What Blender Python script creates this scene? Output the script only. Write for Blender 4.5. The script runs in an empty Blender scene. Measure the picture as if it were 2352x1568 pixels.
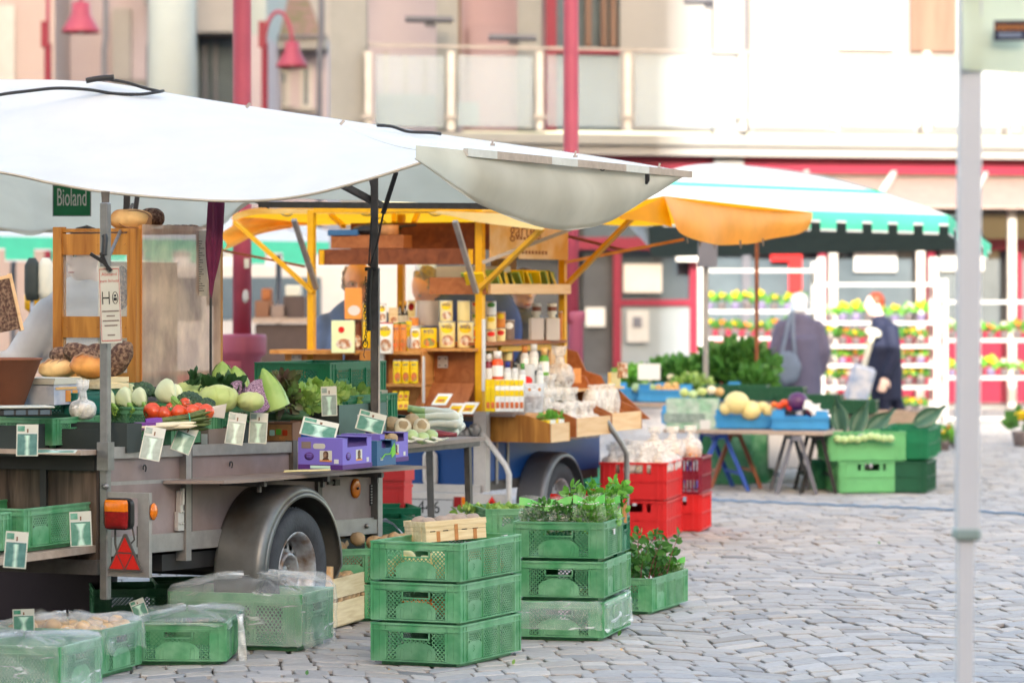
import bpy, math, random
from mathutils import Vector, Matrix, noise
R = math.radians
random.seed(7)
SC = bpy.context.scene
COL = SC.collection
# view: a telephoto shot across the square; points are worked out from the photo plus a distance
F = 7840.; U0 = 1176.; VH = 670.; CH = 1.53
def P(u, v, Y): return Vector(((u-U0)*Y/F, Y, CH-(v-VH)*Y/F))
def GY(v): return CH*F/(v-VH)
def G(u, v): return P(u, v, GY(v))
AX = R(66)                      # both stalls stand along this axis
CA, SA = math.cos(AX), math.sin(AX)
TX, TYY = -1.66, 14.0           # near corner of the front trailer
def TY(u, y=0.):                # distance of trailer-local line y=const where it crosses image column u
    k = (u-U0)/F
    s = (k*(TYY+CA*y) - TX + SA*y)/(CA-SA*k)
    return TYY+SA*s+CA*y
def lin(x):
    x /= 255.
    return x/12.92 if x <= .04045 else ((x+.055)/1.055)**2.4
def c(r, g, b, k=.8): return (lin(r)*k, lin(g)*k, lin(b)*k)

# ------------------------------------------------------------------ materials
MATS = {}
def mat(name, col, rough=.6, metal=0., var=.12, sc=6., bump=0., bsc=40., spec=.4, alpha=1., transl=0., rnd=.08, col2=None, c2s=None, emis=None, stretch=None, attr=None):
    m = bpy.data.materials.new(name); m.use_nodes = True
    nt = m.node_tree; N = nt.nodes; L = nt.links
    b = N['Principled BSDF']; out = N['Material Output']
    b.inputs['Roughness'].default_value = rough
    b.inputs['Metallic'].default_value = metal
    b.inputs['Specular IOR Level'].default_value = spec
    tc = N.new('ShaderNodeTexCoord'); src = tc.outputs['Object']
    if stretch:
        mp = N.new('ShaderNodeMapping'); mp.inputs['Scale'].default_value = stretch
        L.new(src, mp.inputs['Vector']); src = mp.outputs['Vector']
    nz = N.new('ShaderNodeTexNoise'); nz.inputs['Scale'].default_value = sc; nz.inputs['Detail'].default_value = 6
    nz.inputs['Roughness'].default_value = .62
    L.new(src, nz.inputs['Vector'])
    oi = N.new('ShaderNodeObjectInfo')
    mr = N.new('ShaderNodeMapRange'); mr.inputs['From Min'].default_value = .25; mr.inputs['From Max'].default_value = .75
    mr.inputs['To Min'].default_value = 1-var; mr.inputs['To Max'].default_value = 1+var
    L.new(nz.outputs['Fac'], mr.inputs['Value'])
    mr2 = N.new('ShaderNodeMapRange'); mr2.inputs['To Min'].default_value = 1-rnd; mr2.inputs['To Max'].default_value = 1+rnd
    L.new(oi.outputs['Random'], mr2.inputs['Value'])
    mu = N.new('ShaderNodeMath'); mu.operation = 'MULTIPLY'
    L.new(mr.outputs[0], mu.inputs[0]); L.new(mr2.outputs[0], mu.inputs[1])
    hs = N.new('ShaderNodeHueSaturation'); L.new(mu.outputs[0], hs.inputs['Value'])
    if col2 is not None:
        n2 = N.new('ShaderNodeTexNoise'); n2.inputs['Scale'].default_value = c2s or sc*.6; n2.inputs['Detail'].default_value = 5
        L.new(src, n2.inputs['Vector'])
        r2 = N.new('ShaderNodeMapRange'); r2.inputs['From Min'].default_value = .42; r2.inputs['From Max'].default_value = .62
        L.new(n2.outputs['Fac'], r2.inputs['Value'])
        mx = N.new('ShaderNodeMix'); mx.data_type = 'RGBA'
        mx.inputs['A'].default_value = (*col, 1); mx.inputs['B'].default_value = (*col2, 1)
        L.new(r2.outputs[0], mx.inputs['Factor']); L.new(mx.outputs['Result'], hs.inputs['Color'])
    elif attr:
        at = N.new('ShaderNodeAttribute'); at.attribute_name = attr
        L.new(at.outputs['Color'], hs.inputs['Color'])
    else:
        hs.inputs['Color'].default_value = (*col, 1)
    L.new(hs.outputs['Color'], b.inputs['Base Color'])
    if bump:
        nb = N.new('ShaderNodeTexNoise'); nb.inputs['Scale'].default_value = bsc; nb.inputs['Detail'].default_value = 4
        L.new(src, nb.inputs['Vector'])
        bp = N.new('ShaderNodeBump'); bp.inputs['Strength'].default_value = bump; bp.inputs['Distance'].default_value = .01
        L.new(nb.outputs['Fac'], bp.inputs['Height']); L.new(bp.outputs['Normal'], b.inputs['Normal'])
    if emis:
        b.inputs['Emission Color'].default_value = (*emis[0], 1); b.inputs['Emission Strength'].default_value = emis[1]
    sh = b.outputs['BSDF']
    if transl:
        t = N.new('ShaderNodeBsdfTranslucent'); L.new(hs.outputs['Color'], t.inputs['Color'])
        ms = N.new('ShaderNodeMixShader'); ms.inputs[0].default_value = transl
        L.new(sh, ms.inputs[1]); L.new(t.outputs[0], ms.inputs[2]); sh = ms.outputs[0]
    if alpha < 1:
        t = N.new('ShaderNodeBsdfTransparent')
        ms = N.new('ShaderNodeMixShader'); ms.inputs[0].default_value = alpha
        L.new(t.outputs[0], ms.inputs[1]); L.new(sh, ms.inputs[2]); sh = ms.outputs[0]
    if sh != b.outputs['BSDF']: L.new(sh, out.inputs['Surface'])
    MATS[name] = m
    return m
def film(name, col=(.8, .84, .86), lo=.1, hi=.5, sc=14., rough=.2, stretch=(1, 1, 1)):
    """thin clear plastic: crinkles catch the light, the rest lets you look through"""
    m = bpy.data.materials.new(name); m.use_nodes = True
    nt = m.node_tree; N = nt.nodes; L = nt.links
    b = N['Principled BSDF']; out = N['Material Output']
    b.inputs['Base Color'].default_value = (*col, 1); b.inputs['Roughness'].default_value = rough
    b.inputs['Specular IOR Level'].default_value = .8
    tc = N.new('ShaderNodeTexCoord'); mp = N.new('ShaderNodeMapping'); mp.inputs['Scale'].default_value = stretch
    L.new(tc.outputs['Object'], mp.inputs['Vector'])
    nz = N.new('ShaderNodeTexNoise'); nz.inputs['Scale'].default_value = sc; nz.inputs['Detail'].default_value = 7
    nz.inputs['Distortion'].default_value = .7; nz.inputs['Roughness'].default_value = .55
    L.new(mp.outputs[0], nz.inputs['Vector'])
    r = N.new('ShaderNodeMapRange'); r.inputs['From Min'].default_value = .38; r.inputs['From Max'].default_value = .8
    r.inputs['To Min'].default_value = lo; r.inputs['To Max'].default_value = hi
    L.new(nz.outputs['Fac'], r.inputs['Value'])
    m2 = N.new('ShaderNodeMapping'); m2.inputs['Rotation'].default_value = (.5, .4, .6); m2.inputs['Scale'].default_value = (2.5*sc/3.2, 3*sc/3.2, 22*sc/3.2); L.new(tc.outputs['Object'], m2.inputs['Vector'])
    n2 = N.new('ShaderNodeTexNoise'); n2.inputs['Scale'].default_value = 1.3; n2.inputs['Detail'].default_value = 4; n2.inputs['Distortion'].default_value = 1.2; L.new(m2.outputs[0], n2.inputs['Vector'])
    r3 = N.new('ShaderNodeMapRange'); r3.inputs['From Min'].default_value = .56; r3.inputs['From Max'].default_value = .67; r3.inputs['To Max'].default_value = min(.8, hi*1.7); L.new(n2.outputs['Fac'], r3.inputs['Value'])
    mxm = N.new('ShaderNodeMath'); mxm.operation = 'MAXIMUM'; L.new(r.outputs[0], mxm.inputs[0]); L.new(r3.outputs[0], mxm.inputs[1])
    bp = N.new('ShaderNodeBump'); bp.inputs['Strength'].default_value = .9; bp.inputs['Distance'].default_value = .02
    L.new(nz.outputs['Fac'], bp.inputs['Height']); L.new(bp.outputs[0], b.inputs['Normal'])
    t = N.new('ShaderNodeBsdfTransparent'); ms = N.new('ShaderNodeMixShader')
    L.new(mxm.outputs[0], ms.inputs[0]); L.new(t.outputs[0], ms.inputs[1]); L.new(b.outputs[0], ms.inputs[2])
    L.new(ms.outputs[0], out.inputs['Surface'])
    MATS[name] = m
    return m
def woodmat(name, c1, c2, sc=3., axis=0, rough=.55, bump=.15):
    m = bpy.data.materials.new(name); m.use_nodes = True
    nt = m.node_tree; N = nt.nodes; L = nt.links
    b = N['Principled BSDF']; b.inputs['Roughness'].default_value = rough; b.inputs['Specular IOR Level'].default_value = .3
    tc = N.new('ShaderNodeTexCoord'); mp = N.new('ShaderNodeMapping')
    s = [sc*7]*3; s[axis] = sc*.7
    mp.inputs['Scale'].default_value = s
    L.new(tc.outputs['Object'], mp.inputs['Vector'])
    nz = N.new('ShaderNodeTexNoise'); nz.inputs['Scale'].default_value = 1.6; nz.inputs['Detail'].default_value = 6; nz.inputs['Distortion'].default_value = .7
    L.new(mp.outputs[0], nz.inputs['Vector'])
    cr = N.new('ShaderNodeValToRGB'); cr.color_ramp.elements[0].position = .32; cr.color_ramp.elements[1].position = .68
    cr.color_ramp.elements[0].color = (*c1, 1); cr.color_ramp.elements[1].color = (*c2, 1)
    L.new(nz.outputs['Fac'], cr.inputs['Fac'])
    oi = N.new('ShaderNodeObjectInfo'); mr = N.new('ShaderNodeMapRange'); mr.inputs['To Min'].default_value = .9; mr.inputs['To Max'].default_value = 1.1
    L.new(oi.outputs['Random'], mr.inputs['Value'])
    hs = N.new('ShaderNodeHueSaturation'); L.new(mr.outputs[0], hs.inputs['Value']); L.new(cr.outputs[0], hs.inputs['Color'])
    L.new(hs.outputs[0], b.inputs['Base Color'])
    bp = N.new('ShaderNodeBump'); bp.inputs['Strength'].default_value = bump; bp.inputs['Distance'].default_value = .005
    L.new(nz.outputs['Fac'], bp.inputs['Height']); L.new(bp.outputs[0], b.inputs['Normal'])
    MATS[name] = m
    return m
def gm(n): return MATS[n]

# ------------------------------------------------------------------ mesh builder
def frame(o, x, y, z):
    return Matrix(((x[0], y[0], z[0], o[0]), (x[1], y[1], z[1], o[1]), (x[2], y[2], z[2], o[2]), (0, 0, 0, 1)))
def look(o, d, up=(0, 0, 1)):   # frame whose z axis runs along d
    z = Vector(d).normalized(); u = Vector(up)
    if abs(z.dot(u)) > .99: u = Vector((1, 0, 0))
    x = u.cross(z).normalized(); y = z.cross(x)
    return frame(Vector(o), x, y, z)
def TR(x=0, y=0, z=0, rz=0, rx=0, ry=0, s=1.):
    return Matrix.Translation((x, y, z)) @ Matrix.Rotation(rz, 4, 'Z') @ Matrix.Rotation(ry, 4, 'Y') @ Matrix.Rotation(rx, 4, 'X') @ Matrix.Scale(s, 4)
class MB:
    def __init__(s): s.v = []; s.f = []; s.mi = []; s.sm = []; s.k = 0
    def add(s, vs, fs, M=None, smooth=False):
        o = len(s.v)
        s.v += [tuple(M @ Vector(p)) for p in vs] if M is not None else [tuple(p) for p in vs]
        for f in fs:
            s.f.append([i+o for i in f]); s.mi.append(s.k); s.sm.append(smooth)
        return s
    def box(s, lo, hi, M=None):
        x0, y0, z0 = lo; x1, y1, z1 = hi
        if x0 > x1: x0, x1 = x1, x0
        if y0 > y1: y0, y1 = y1, y0
        if z0 > z1: z0, z1 = z1, z0
        vs = [(x0, y0, z0), (x1, y0, z0), (x1, y1, z0), (x0, y1, z0), (x0, y0, z1), (x1, y0, z1), (x1, y1, z1), (x0, y1, z1)]
        return s.add(vs, [(0, 3, 2, 1), (4, 5, 6, 7), (0, 1, 5, 4), (1, 2, 6, 5), (2, 3, 7, 6), (3, 0, 4, 7)], M)
    def cbox(s, lo, hi, ch=.004, M=None):           # box with chamfered edges
        x0, y0, z0 = lo; x1, y1, z1 = hi
        pts = []; 
        for z, q in ((z0, ch), (z0+ch, 0), (z1-ch, 0), (z1, ch)):
            a, b, d, e = x0+q, y0+q, x1-q, y1-q
            k = ch
            pts += [(a+k, b, z), (d-k, b, z), (d, b+k, z), (d, e-k, z), (d-k, e, z), (a+k, e, z), (a, e-k, z), (a, b+k, z)]
        fs = [tuple(reversed(range(8))), tuple(range(24, 32))]
        for r in range(3):
            for i in range(8):
                j = (i+1) % 8
                fs.append((r*8+i, r*8+j, r*8+8+j, r*8+8+i))
        return s.add(pts, fs, M)
    def bar(s, p, q, w, h=None, up=(0, 0, 1)):
        p = Vector(p); q = Vector(q); h = h or w
        M = look(p, q-p, up); l = (q-p).length
        return s.box((-w/2, -h/2, 0), (w/2, h/2, l), M)
    def tube(s, pts, r, n=8, caps=True, smooth=True):
        pts = [Vector(p) for p in pts]; m = len(pts)
        rs = r if isinstance(r, (list, tuple)) else [r]*m
        vs = []; prev = None
        for i, p in enumerate(pts):
            d = (pts[min(i+1, m-1)]-pts[max(i-1, 0)])
            if d.length < 1e-9: d = Vector((0, 0, 1))
            d.normalize()
            if prev is None:
                x = (Vector((0, 0, 1)) if abs(d.z) < .9 else Vector((1, 0, 0))).cross(d).normalized()
            else:
                x = (prev-d*prev.dot(d))
                x = x.normalized() if x.length > 1e-6 else Vector((1, 0, 0))
            prev = x; y = d.cross(x)
            for k in range(n):
                a = 2*math.pi*k/n
                vs.append(p+(x*math.cos(a)+y*math.sin(a))*rs[i])
        fs = []
        for i in range(m-1):
            for k in range(n):
                j = (k+1) % n
                fs.append((i*n+k, i*n+j, i*n+n+j, i*n+n+k))
        s.add(vs, fs, None, smooth)
        if caps: s.add(vs[:n], [tuple(reversed(range(n)))]); s.add(vs[-n:], [tuple(range(n))])
        return s
    def lathe(s, prof, n=24, M=None, smooth=True, sx=1., sy=1., wob=0., lobes=5, cap=True):
        vs = []; fs = []
        for (r, z) in prof:
            for k in range(n):
                a = 2*math.pi*k/n; rr = r*(1+wob*math.cos(lobes*a))
                vs.append((rr*math.cos(a)*sx, rr*math.sin(a)*sy, z))
        for i in range(len(prof)-1):
            for k in range(n):
                j = (k+1) % n
                fs.append((i*n+k, i*n+j, i*n+n+j, i*n+n+k))
        if cap: fs.append(tuple(reversed(range(n)))); fs.append(tuple(range((len(prof)-1)*n, len(prof)*n)))
        return s.add(vs, fs, M, smooth)
    def blob(s, cen, rad, amp=.06, fr=2.5, n=14, seed=None, M=None, e=1.):
        sd = random.random()*50 if seed is None else seed
        vs = []; fs = []; m = n*2
        rad = Vector(rad) if not isinstance(rad, (int, float)) else Vector((rad,)*3)
        for i in range(1, n):
            th = math.pi*i/n
            for k in range(m):
                a = 2*math.pi*k/m
                d = Vector((math.sin(th)*math.cos(a), math.sin(th)*math.sin(a), math.cos(th)))
                q = 1+amp*noise.noise(d*fr+Vector((sd, sd*.7, -sd)))
                d = Vector([math.copysign(abs(t)**e, t) for t in d])
                vs.append(tuple(Vector(cen)+Vector((d.x*rad.x, d.y*rad.y, d.z*rad.z))*q))
        t = len(vs); vs.append((cen[0], cen[1], cen[2]+rad.z)); vs.append((cen[0], cen[1], cen[2]-rad.z))
        for i in range(n-2):
            for k in range(m):
                j = (k+1) % m
                fs.append((i*m+k, i*m+m+k, i*m+m+j, i*m+j))
        for k in range(m):
            j = (k+1) % m
            fs.append((t, k, j)); fs.append((t+1, (n-2)*m+j, (n-2)*m+k))
        return s.add(vs, fs, M, True)
    def prism(s, poly, d0, d1, M=None):             # polygon in local x,y pulled along z
        n = len(poly)
        vs = [(x, y, d0) for x, y in poly]+[(x, y, d1) for x, y in poly]
        fs = [tuple(reversed(range(n))), tuple(range(n, 2*n))]+[(i, (i+1) % n, n+(i+1) % n, n+i) for i in range(n)]
        return s.add(vs, fs, M)
    def grid(s, fn, nu, nv, smooth=True, thick=0., M=None):
        vs = [Vector(fn(i/nu, j/nv)) for i in range(nu+1) for j in range(nv+1)]
        w = nv+1
        fs = [(i*w+j, i*w+j+1, (i+1)*w+j+1, (i+1)*w+j) for i in range(nu) for j in range(nv)]
        return s.add(vs, fs, M, smooth)
    def text(s, body, size, M, depth=.0006, bend=None, squash=1.):
        vs, fs = text_geo(body)
        out = []
        for x, y, z in vs:
            X, Y, Z = x*size*squash, y*size, z*depth
            if bend: a = X/bend; X, Z = bend*math.sin(a), bend*(math.cos(a)-1)+Z
            out.append((X, Y, Z))
        return s.add(out, fs, M)
    def build(s, name, mats, parent=None, loc=None, rz=None):
        me = bpy.data.meshes.new(name)
        me.from_pydata(s.v, [], s.f)
        if not isinstance(mats, (list, tuple)): mats = [mats]
        for m in mats: me.materials.append(gm(m) if isinstance(m, str) else m)
        if len(mats) > 1: me.polygons.foreach_set('material_index', s.mi)
        me.polygons.foreach_set('use_smooth', s.sm)
        me.update()
        o = bpy.data.objects.new(name, me); COL.objects.link(o)
        if parent is not None: o.parent = parent
        if loc is not None: o.location = loc
        if rz is not None: o.rotation_euler.z = rz
        return o
_tx = {}
def text_geo(body):
    if body in _tx: return _tx[body]
    cu = bpy.data.curves.new('tmp', 'FONT'); cu.body = body; cu.size = 1; cu.extrude = .5; cu.align_x = 'CENTER'; cu.align_y = 'CENTER'; cu.resolution_u = 3
    ob = bpy.data.objects.new('tmp', cu); COL.objects.link(ob)
    me = bpy.data.meshes.new_from_object(ob)
    r = ([tuple(v.co) for v in me.vertices], [tuple(p.vertices) for p in me.polygons])
    bpy.data.objects.remove(ob); bpy.data.meshes.remove(me); bpy.data.curves.remove(cu)
    _tx[body] = r
    return r
def tag(o, label, cat, group=None, kind=None):
    if label: o['label'] = label
    if cat: o['category'] = cat
    if group: o['group'] = group
    if kind: o['kind'] = kind
    return o
def thing(name, label, cat, loc=(0, 0, 0), rz=0., group=None, rx=0., ry=0.):
    o = bpy.data.objects.new(name, None); COL.objects.link(o); o.empty_display_size = .1
    o.location = loc; o.rotation_mode = 'XYZ'; o.rotation_euler = (rx, ry, rz)
    return tag(o, label, cat, group)
def struct(o): o['kind'] = 'structure'; return o
KIDS = {}
def dup(root, label=None, loc=None, rz=None, group=None, scale=None):
    r = root.copy(); COL.objects.link(r)
    if label: r['label'] = label
    if group: r['group'] = group
    if loc is not None: r.location = loc
    if rz is not None: r.rotation_euler.z = rz
    if scale is not None: r.scale = (scale,)*3 if isinstance(scale, (int, float)) else scale
    for ch in list(root.children):
        q = ch.copy(); COL.objects.link(q); q.parent = r
        for g in list(ch.children):
            d = g.copy(); COL.objects.link(d); d.parent = q
    return r
def lerp(a, b, t): return a+(b-a)*t
def plerp(pts, t):               # position along a polyline of vectors by index fraction, smoothed (Catmull-Rom)
    n = len(pts)-1; x = min(max(t, 0), 1)*n; i = min(int(x), n-1); q = x-i
    p0 = pts[max(i-1, 0)]; p1 = pts[i]; p2 = pts[i+1]; p3 = pts[min(i+2, n)]
    return .5*((2*p1)+(p2-p0)*q+(2*p0-5*p1+4*p2-p3)*q*q+(3*p1-p0-3*p2+p3)*q**3)
def Rnd(a, b): return random.uniform(a, b)

# ------------------------------------------------------------------ camera, light
cam = bpy.data.cameras.new('camera'); co = bpy.data.objects.new('camera', cam); COL.objects.link(co)
co.location = (0, 0, CH); co.rotation_euler = (R(90), 0, 0)
cam.lens = F/2352*36; cam.sensor_width = 36; cam.sensor_fit = 'HORIZONTAL'
cam.shift_y = (VH-784)/2352.
cam.clip_start = .1; cam.clip_end = 800
cam.dof.use_dof = True; cam.dof.focus_distance = 14.7; cam.dof.aperture_fstop = 3.3
SC.camera = co
SUN_EL, SUN_AZ = R(16), R(-5)           # low behind the photographer, a little to the left
w = bpy.data.worlds.new('World'); SC.world = w; w.use_nodes = True
nt = w.node_tree; sky = nt.nodes.new('ShaderNodeTexSky'); sky.sky_type = 'NISHITA'; sky.sun_disc = False
sky.sun_elevation = SUN_EL; sky.sun_rotation = math.pi-SUN_AZ; sky.air_density = 1.0; sky.dust_density = 3.0; sky.ozone_density = .4
wb = nt.nodes.new('ShaderNodeMix'); wb.data_type = 'RGBA'; wb.blend_type = 'MULTIPLY'; wb.inputs['Factor'].default_value = 1; wb.inputs['B'].default_value = (1.08, 1.0, .905, 1)   # camera white balance for open shade
nt.links.new(sky.outputs[0], wb.inputs['A']); nt.links.new(wb.outputs['Result'], nt.nodes['Background'].inputs['Color']); nt.nodes['Background'].inputs['Strength'].default_value = .15
sl = bpy.data.lights.new('sun', 'SUN'); sl.energy = 2.0; sl.angle = R(.5); sl.color = (1, .93, .82)
so = bpy.data.objects.new('sun', sl); COL.objects.link(so)
sd = Vector((math.sin(SUN_AZ)*math.cos(SUN_EL), -math.cos(SUN_AZ)*math.cos(SUN_EL), math.sin(SUN_EL)))
so.rotation_euler = sd.to_track_quat('Z', 'Y').to_euler()
SC.view_settings.view_transform = 'Standard'; SC.view_settings.look = 'None'; SC.view_settings.gamma = 1
SC.view_settings.exposure = 2.65
SC.cycles.max_bounces = 8; SC.cycles.transparent_max_bounces = 24
SC.cycles.use_denoising = True
SC.cycles.caustics_reflective = False; SC.cycles.caustics_refractive = False

# ------------------------------------------------------------------ material library
mat('crate_green', c(84, 168, 112, .68), .45, var=.18, sc=14, bump=.08, rnd=.12, spec=.45, col2=c(122, 178, 136, .72), c2s=7)
mat('crate_dark_green', c(20, 122, 84, .8), .42, var=.14, sc=9, rnd=.06)
mat('crate_deep_green', c(20, 88, 62, .7), .42, var=.14, sc=9, rnd=.06)
mat('crate_light_green', c(110, 190, 126, .7), .42, var=.12, sc=9, rnd=.06)
mat('crate_red', c(222, 42, 46, .8), .4, var=.1, sc=5, rnd=.03)
mat('crate_maroon', c(140, 34, 58, .8), .4, var=.1, sc=5)
mat('crate_blue', c(60, 150, 210, .85), .4, var=.12, sc=9)
mat('crate_teal', c(20, 118, 108, .7), .42, var=.12)
mat('steel', c(150, 148, 146, .8), .45, .7, var=.22, sc=14, bump=.06)
mat('alu', c(172, 166, 162, .8), .5, .55, var=.2, sc=10, bump=.05)
mat('alu_light', c(205, 200, 195, .8), .5, .4, var=.15, sc=10)
mat('dark_steel', c(98, 92, 88, .8), .55, .15, var=.3, sc=18, bump=.1)
mat('black_metal', c(52, 50, 50, .8), .5, .1, var=.2)
mat('black_plastic', c(36, 36, 38, .8), .45, var=.2)
mat('ply', c(138, 118, 114, .8), .5, var=.18, sc=5, bump=.05, col2=c(156, 138, 138, .8), c2s=2.2)
mat('ply_dark', c(88, 72, 68, .7), .6, var=.25, sc=6, bump=.1)
mat('board_edge', c(176, 156, 140, .8), .6, var=.2, sc=20, bump=.1)
mat('board_top', c(150, 132, 122, .8), .5, var=.16, sc=7, bump=.04)
woodmat('old_wood', c(46, 36, 32, .8), c(116, 98, 86, .8), 2.0, 2, .8, .4)
woodmat('pine', c(196, 128, 62, .85), c(226, 164, 92, .85), 1.6, 0, .5)
woodmat('pine_v', c(186, 118, 52, .85), c(222, 158, 84, .85), 1.6, 2, .5)
woodmat('pine_light', c(222, 176, 124, .9), c(240, 204, 158, .9), 2, 0, .5)
woodmat('oak', c(150, 92, 34, .85), c(202, 140, 62, .85), 1.8, 2, .5)
woodmat('brown_board', c(148, 84, 42, .85), c(176, 108, 62, .85), 1.6, 0, .55)
woodmat('header_wood', c(118, 62, 34, .8), c(150, 84, 48, .8), 1.6, 0, .55)
woodmat('chip_wood', c(222, 198, 152, .9), c(246, 228, 188, .9), 4, 0, .7)
woodmat('chip_wood_v', c(214, 190, 146, .9), c(240, 220, 180, .9), 4, 1, .7)
mat('chip_stain', c(186, 128, 76, .85), .7, var=.25, sc=30)
mat('rubber', c(66, 68, 74, .7), .75, var=.25, sc=20, bump=.25, bsc=80)
mat('fender', c(128, 130, 130, .75), .42, .45, var=.3, sc=5, bump=.04, col2=c(108, 96, 84, .7), c2s=3)
mat('fender_dark', c(128, 130, 136, .8), .4, .2, var=.2, sc=5)
mat('rim', c(186, 188, 194, .8), .45, .5, var=.2, sc=12, col2=c(128, 100, 76, .8), c2s=11)
mat('canopy_white', (.88, .88, .88), .75, var=.03, sc=3.5, bump=.16, bsc=3.2, transl=.36, rnd=0, col2=(.85, .85, .85), c2s=1.6, stretch=(1, 1, 1.6))
mat('canvas_shaded', c(236, 228, 208, .85), .85, var=.07, sc=5, bump=.4, bsc=5, transl=.5, rnd=0, col2=c(216, 208, 188, .85), c2s=2.5)  # darker copy of the white canvas: shade of underside and valance in the colour
mat('canopy_hem', c(205, 195, 180, .9), .8, var=.1, transl=.2)
mat('canopy_yellow', c(255, 186, 10, .95), .5, var=.1, sc=5, bump=.1, bsc=8, transl=.7, rnd=0)
mat('canopy_orange', c(255, 184, 84, .97), .5, var=.12, sc=5, bump=.1, bsc=8, transl=.5, rnd=0)
mat('canopy_cream', c(255, 232, 160, .95), .6, var=.08, transl=.5)
mat('yellow_paint', c(232, 172, 12, .85), .4, var=.15, sc=12, rnd=.03)
mat('white_paint', (.4, .4, .395), .5, var=.08)
mat('white_card', (.6, .6, .585), .6, var=.04)
mat('cream_card', c(224, 222, 206, .76), .6, var=.05)
mat('sign_green', c(70, 150, 118, .75), .3, var=.35, sc=26, col2=c(120, 172, 150, .8), c2s=18)
mat('sign_grey', c(140, 158, 148, .8), .3, var=.25, sc=26, col2=c(166, 180, 170, .8), c2s=18)
mat('sign_pale', c(206, 240, 218, .9), .3, var=.08)
mat('lamp_red', c(150, 26, 26, .8), .2, var=.2, sc=60)
mat('lamp_amber', c(232, 122, 20, .85), .2, var=.15, sc=60)
mat('reflector_red', c(226, 44, 36, .85), .25, var=.12, sc=90, bump=.2, bsc=300)
mat('ink', c(40, 40, 42, .8), .6)
mat('ink_red', c(190, 60, 60, .8), .6)
mat('ink_blue', c(30, 50, 140, .8), .5)
film('film_clear', lo=.14, hi=.42, sc=3.2, stretch=(1, 1, 2.2))
film('film_bag', (.93, .92, .9), lo=.34, hi=.85, sc=16, rough=.25)
film('film_herb', (.8, .84, .82), lo=.05, hi=.22, sc=14)
mat('pane', (.8, .85, .85), .08, var=.02, alpha=.16, spec=.9)
# ------------------------------------------------------------------ the ground
mat('joint_sand', c(100, 92, 84, .55), .95, var=.25, sc=30, rnd=0)
mat('cobble', c(180, 178, 182, .8), .7, var=.16, sc=26, bump=.25, bsc=90, rnd=0, attr='Col', spec=.35)
MB().add([(-60, -60, -.017), (60, -60, -.017), (60, 120, -.017), (-60, 120, -.017)], [(0, 1, 2, 3)]).build('ground', 'joint_sand')['kind'] = 'structure'
def cobbles():
    rnd = random.Random(3); W = 1.36; n = 9; pitch = .15; ang = R(7); ca, sa = math.cos(ang), math.sin(ang)
    vs = []; fs = []; cols = []
    for col in range(-9, 10):
        for row in range(70, 330):
            x0 = col*W; off = rnd.uniform(-.3, .3)
            def arch(x, k):
                q = 2*(x-x0)/W-1
                return k*pitch+.36*(1-q*q)+.012*math.sin(5*x+k*1.7)
            jx = lambda cc: random.Random(cc*1000+row).uniform(-.055, .055)
            xs = [x0+jx(col)]+[x0+W*(i+off+rnd.uniform(-.16, .16))/n for i in range(1, n)]+[x0+W+jx(col+1)]
            for i in range(n):
                a, b = xs[i]+.004, xs[i+1]-.004
                if b-a < .05: continue
                g = .0038
                q = [(a, arch(a, row)+g), (b, arch(b, row)+g), (b, arch(b, row+1)-g), (a, arch(a, row+1)-g)]
                q = [(x+rnd.uniform(-.01, .01), y+rnd.uniform(-.01, .01)) for x, y in q]
                q = [(x*ca-y*sa, x*sa+y*ca) for x, y in q]
                cx = sum(p[0] for p in q)/4; cy = sum(p[1] for p in q)/4
                if cy < 12.3 or cy > 45 or abs(cx-.0) > .152*cy+1.0: continue
                z = rnd.uniform(-.003, .003); o = len(vs)
                tx, ty = rnd.uniform(-.022, .022), rnd.uniform(-.022, .022)
                # eight-cornered outline so that corners are worn round
                ring = []
                for j in range(4):
                    p = q[j]; l = q[(j-1) % 4]; r = q[(j+1) % 4]
                    ring.append((lerp(p[0], l[0], .1), lerp(p[1], l[1], .1))); ring.append((lerp(p[0], r[0], .1), lerp(p[1], r[1], .1)))
                for sc_, zz in ((1., -.016), (1., -.0035), (.93, 0.)):
                    for x, y in ring:
                        X = cx+(x-cx)*sc_; Y = cy+(y-cy)*sc_
                        vs.append((X, Y, zz+z+(tx*(X-cx)+ty*(Y-cy) if zz > -.01 else 0)))
                vs.append((cx, cy, z+.001))
                for r in (0, 8):
                    for j in range(8):
                        fs.append((o+r+j, o+r+(j+1) % 8, o+r+8+(j+1) % 8, o+r+8+j))
                for j in range(8): fs.append((o+16+j, o+16+(j+1) % 8, o+24))
                k = rnd.gauss(1, .1); t = rnd.random()
                base = (.365, .342, .328) if t < .55 else ((.40, .362, .33) if t < .85 else (.30, .29, .29))
                cols += [(base[0]*k, base[1]*k, base[2]*k, 1)]*25
    me = bpy.data.meshes.new('cobbled_square'); me.from_pydata(vs, [], fs)
    ca_ = me.color_attributes.new('Col', 'FLOAT_COLOR', 'POINT')
    flat = [x for q in cols for x in q]; ca_.data.foreach_set('color', flat)
    me.materials.append(gm('cobble'))
    o = bpy.data.objects.new('cobbled_square', me); COL.objects.link(o); o['kind'] = 'structure'
cobbles()

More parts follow.
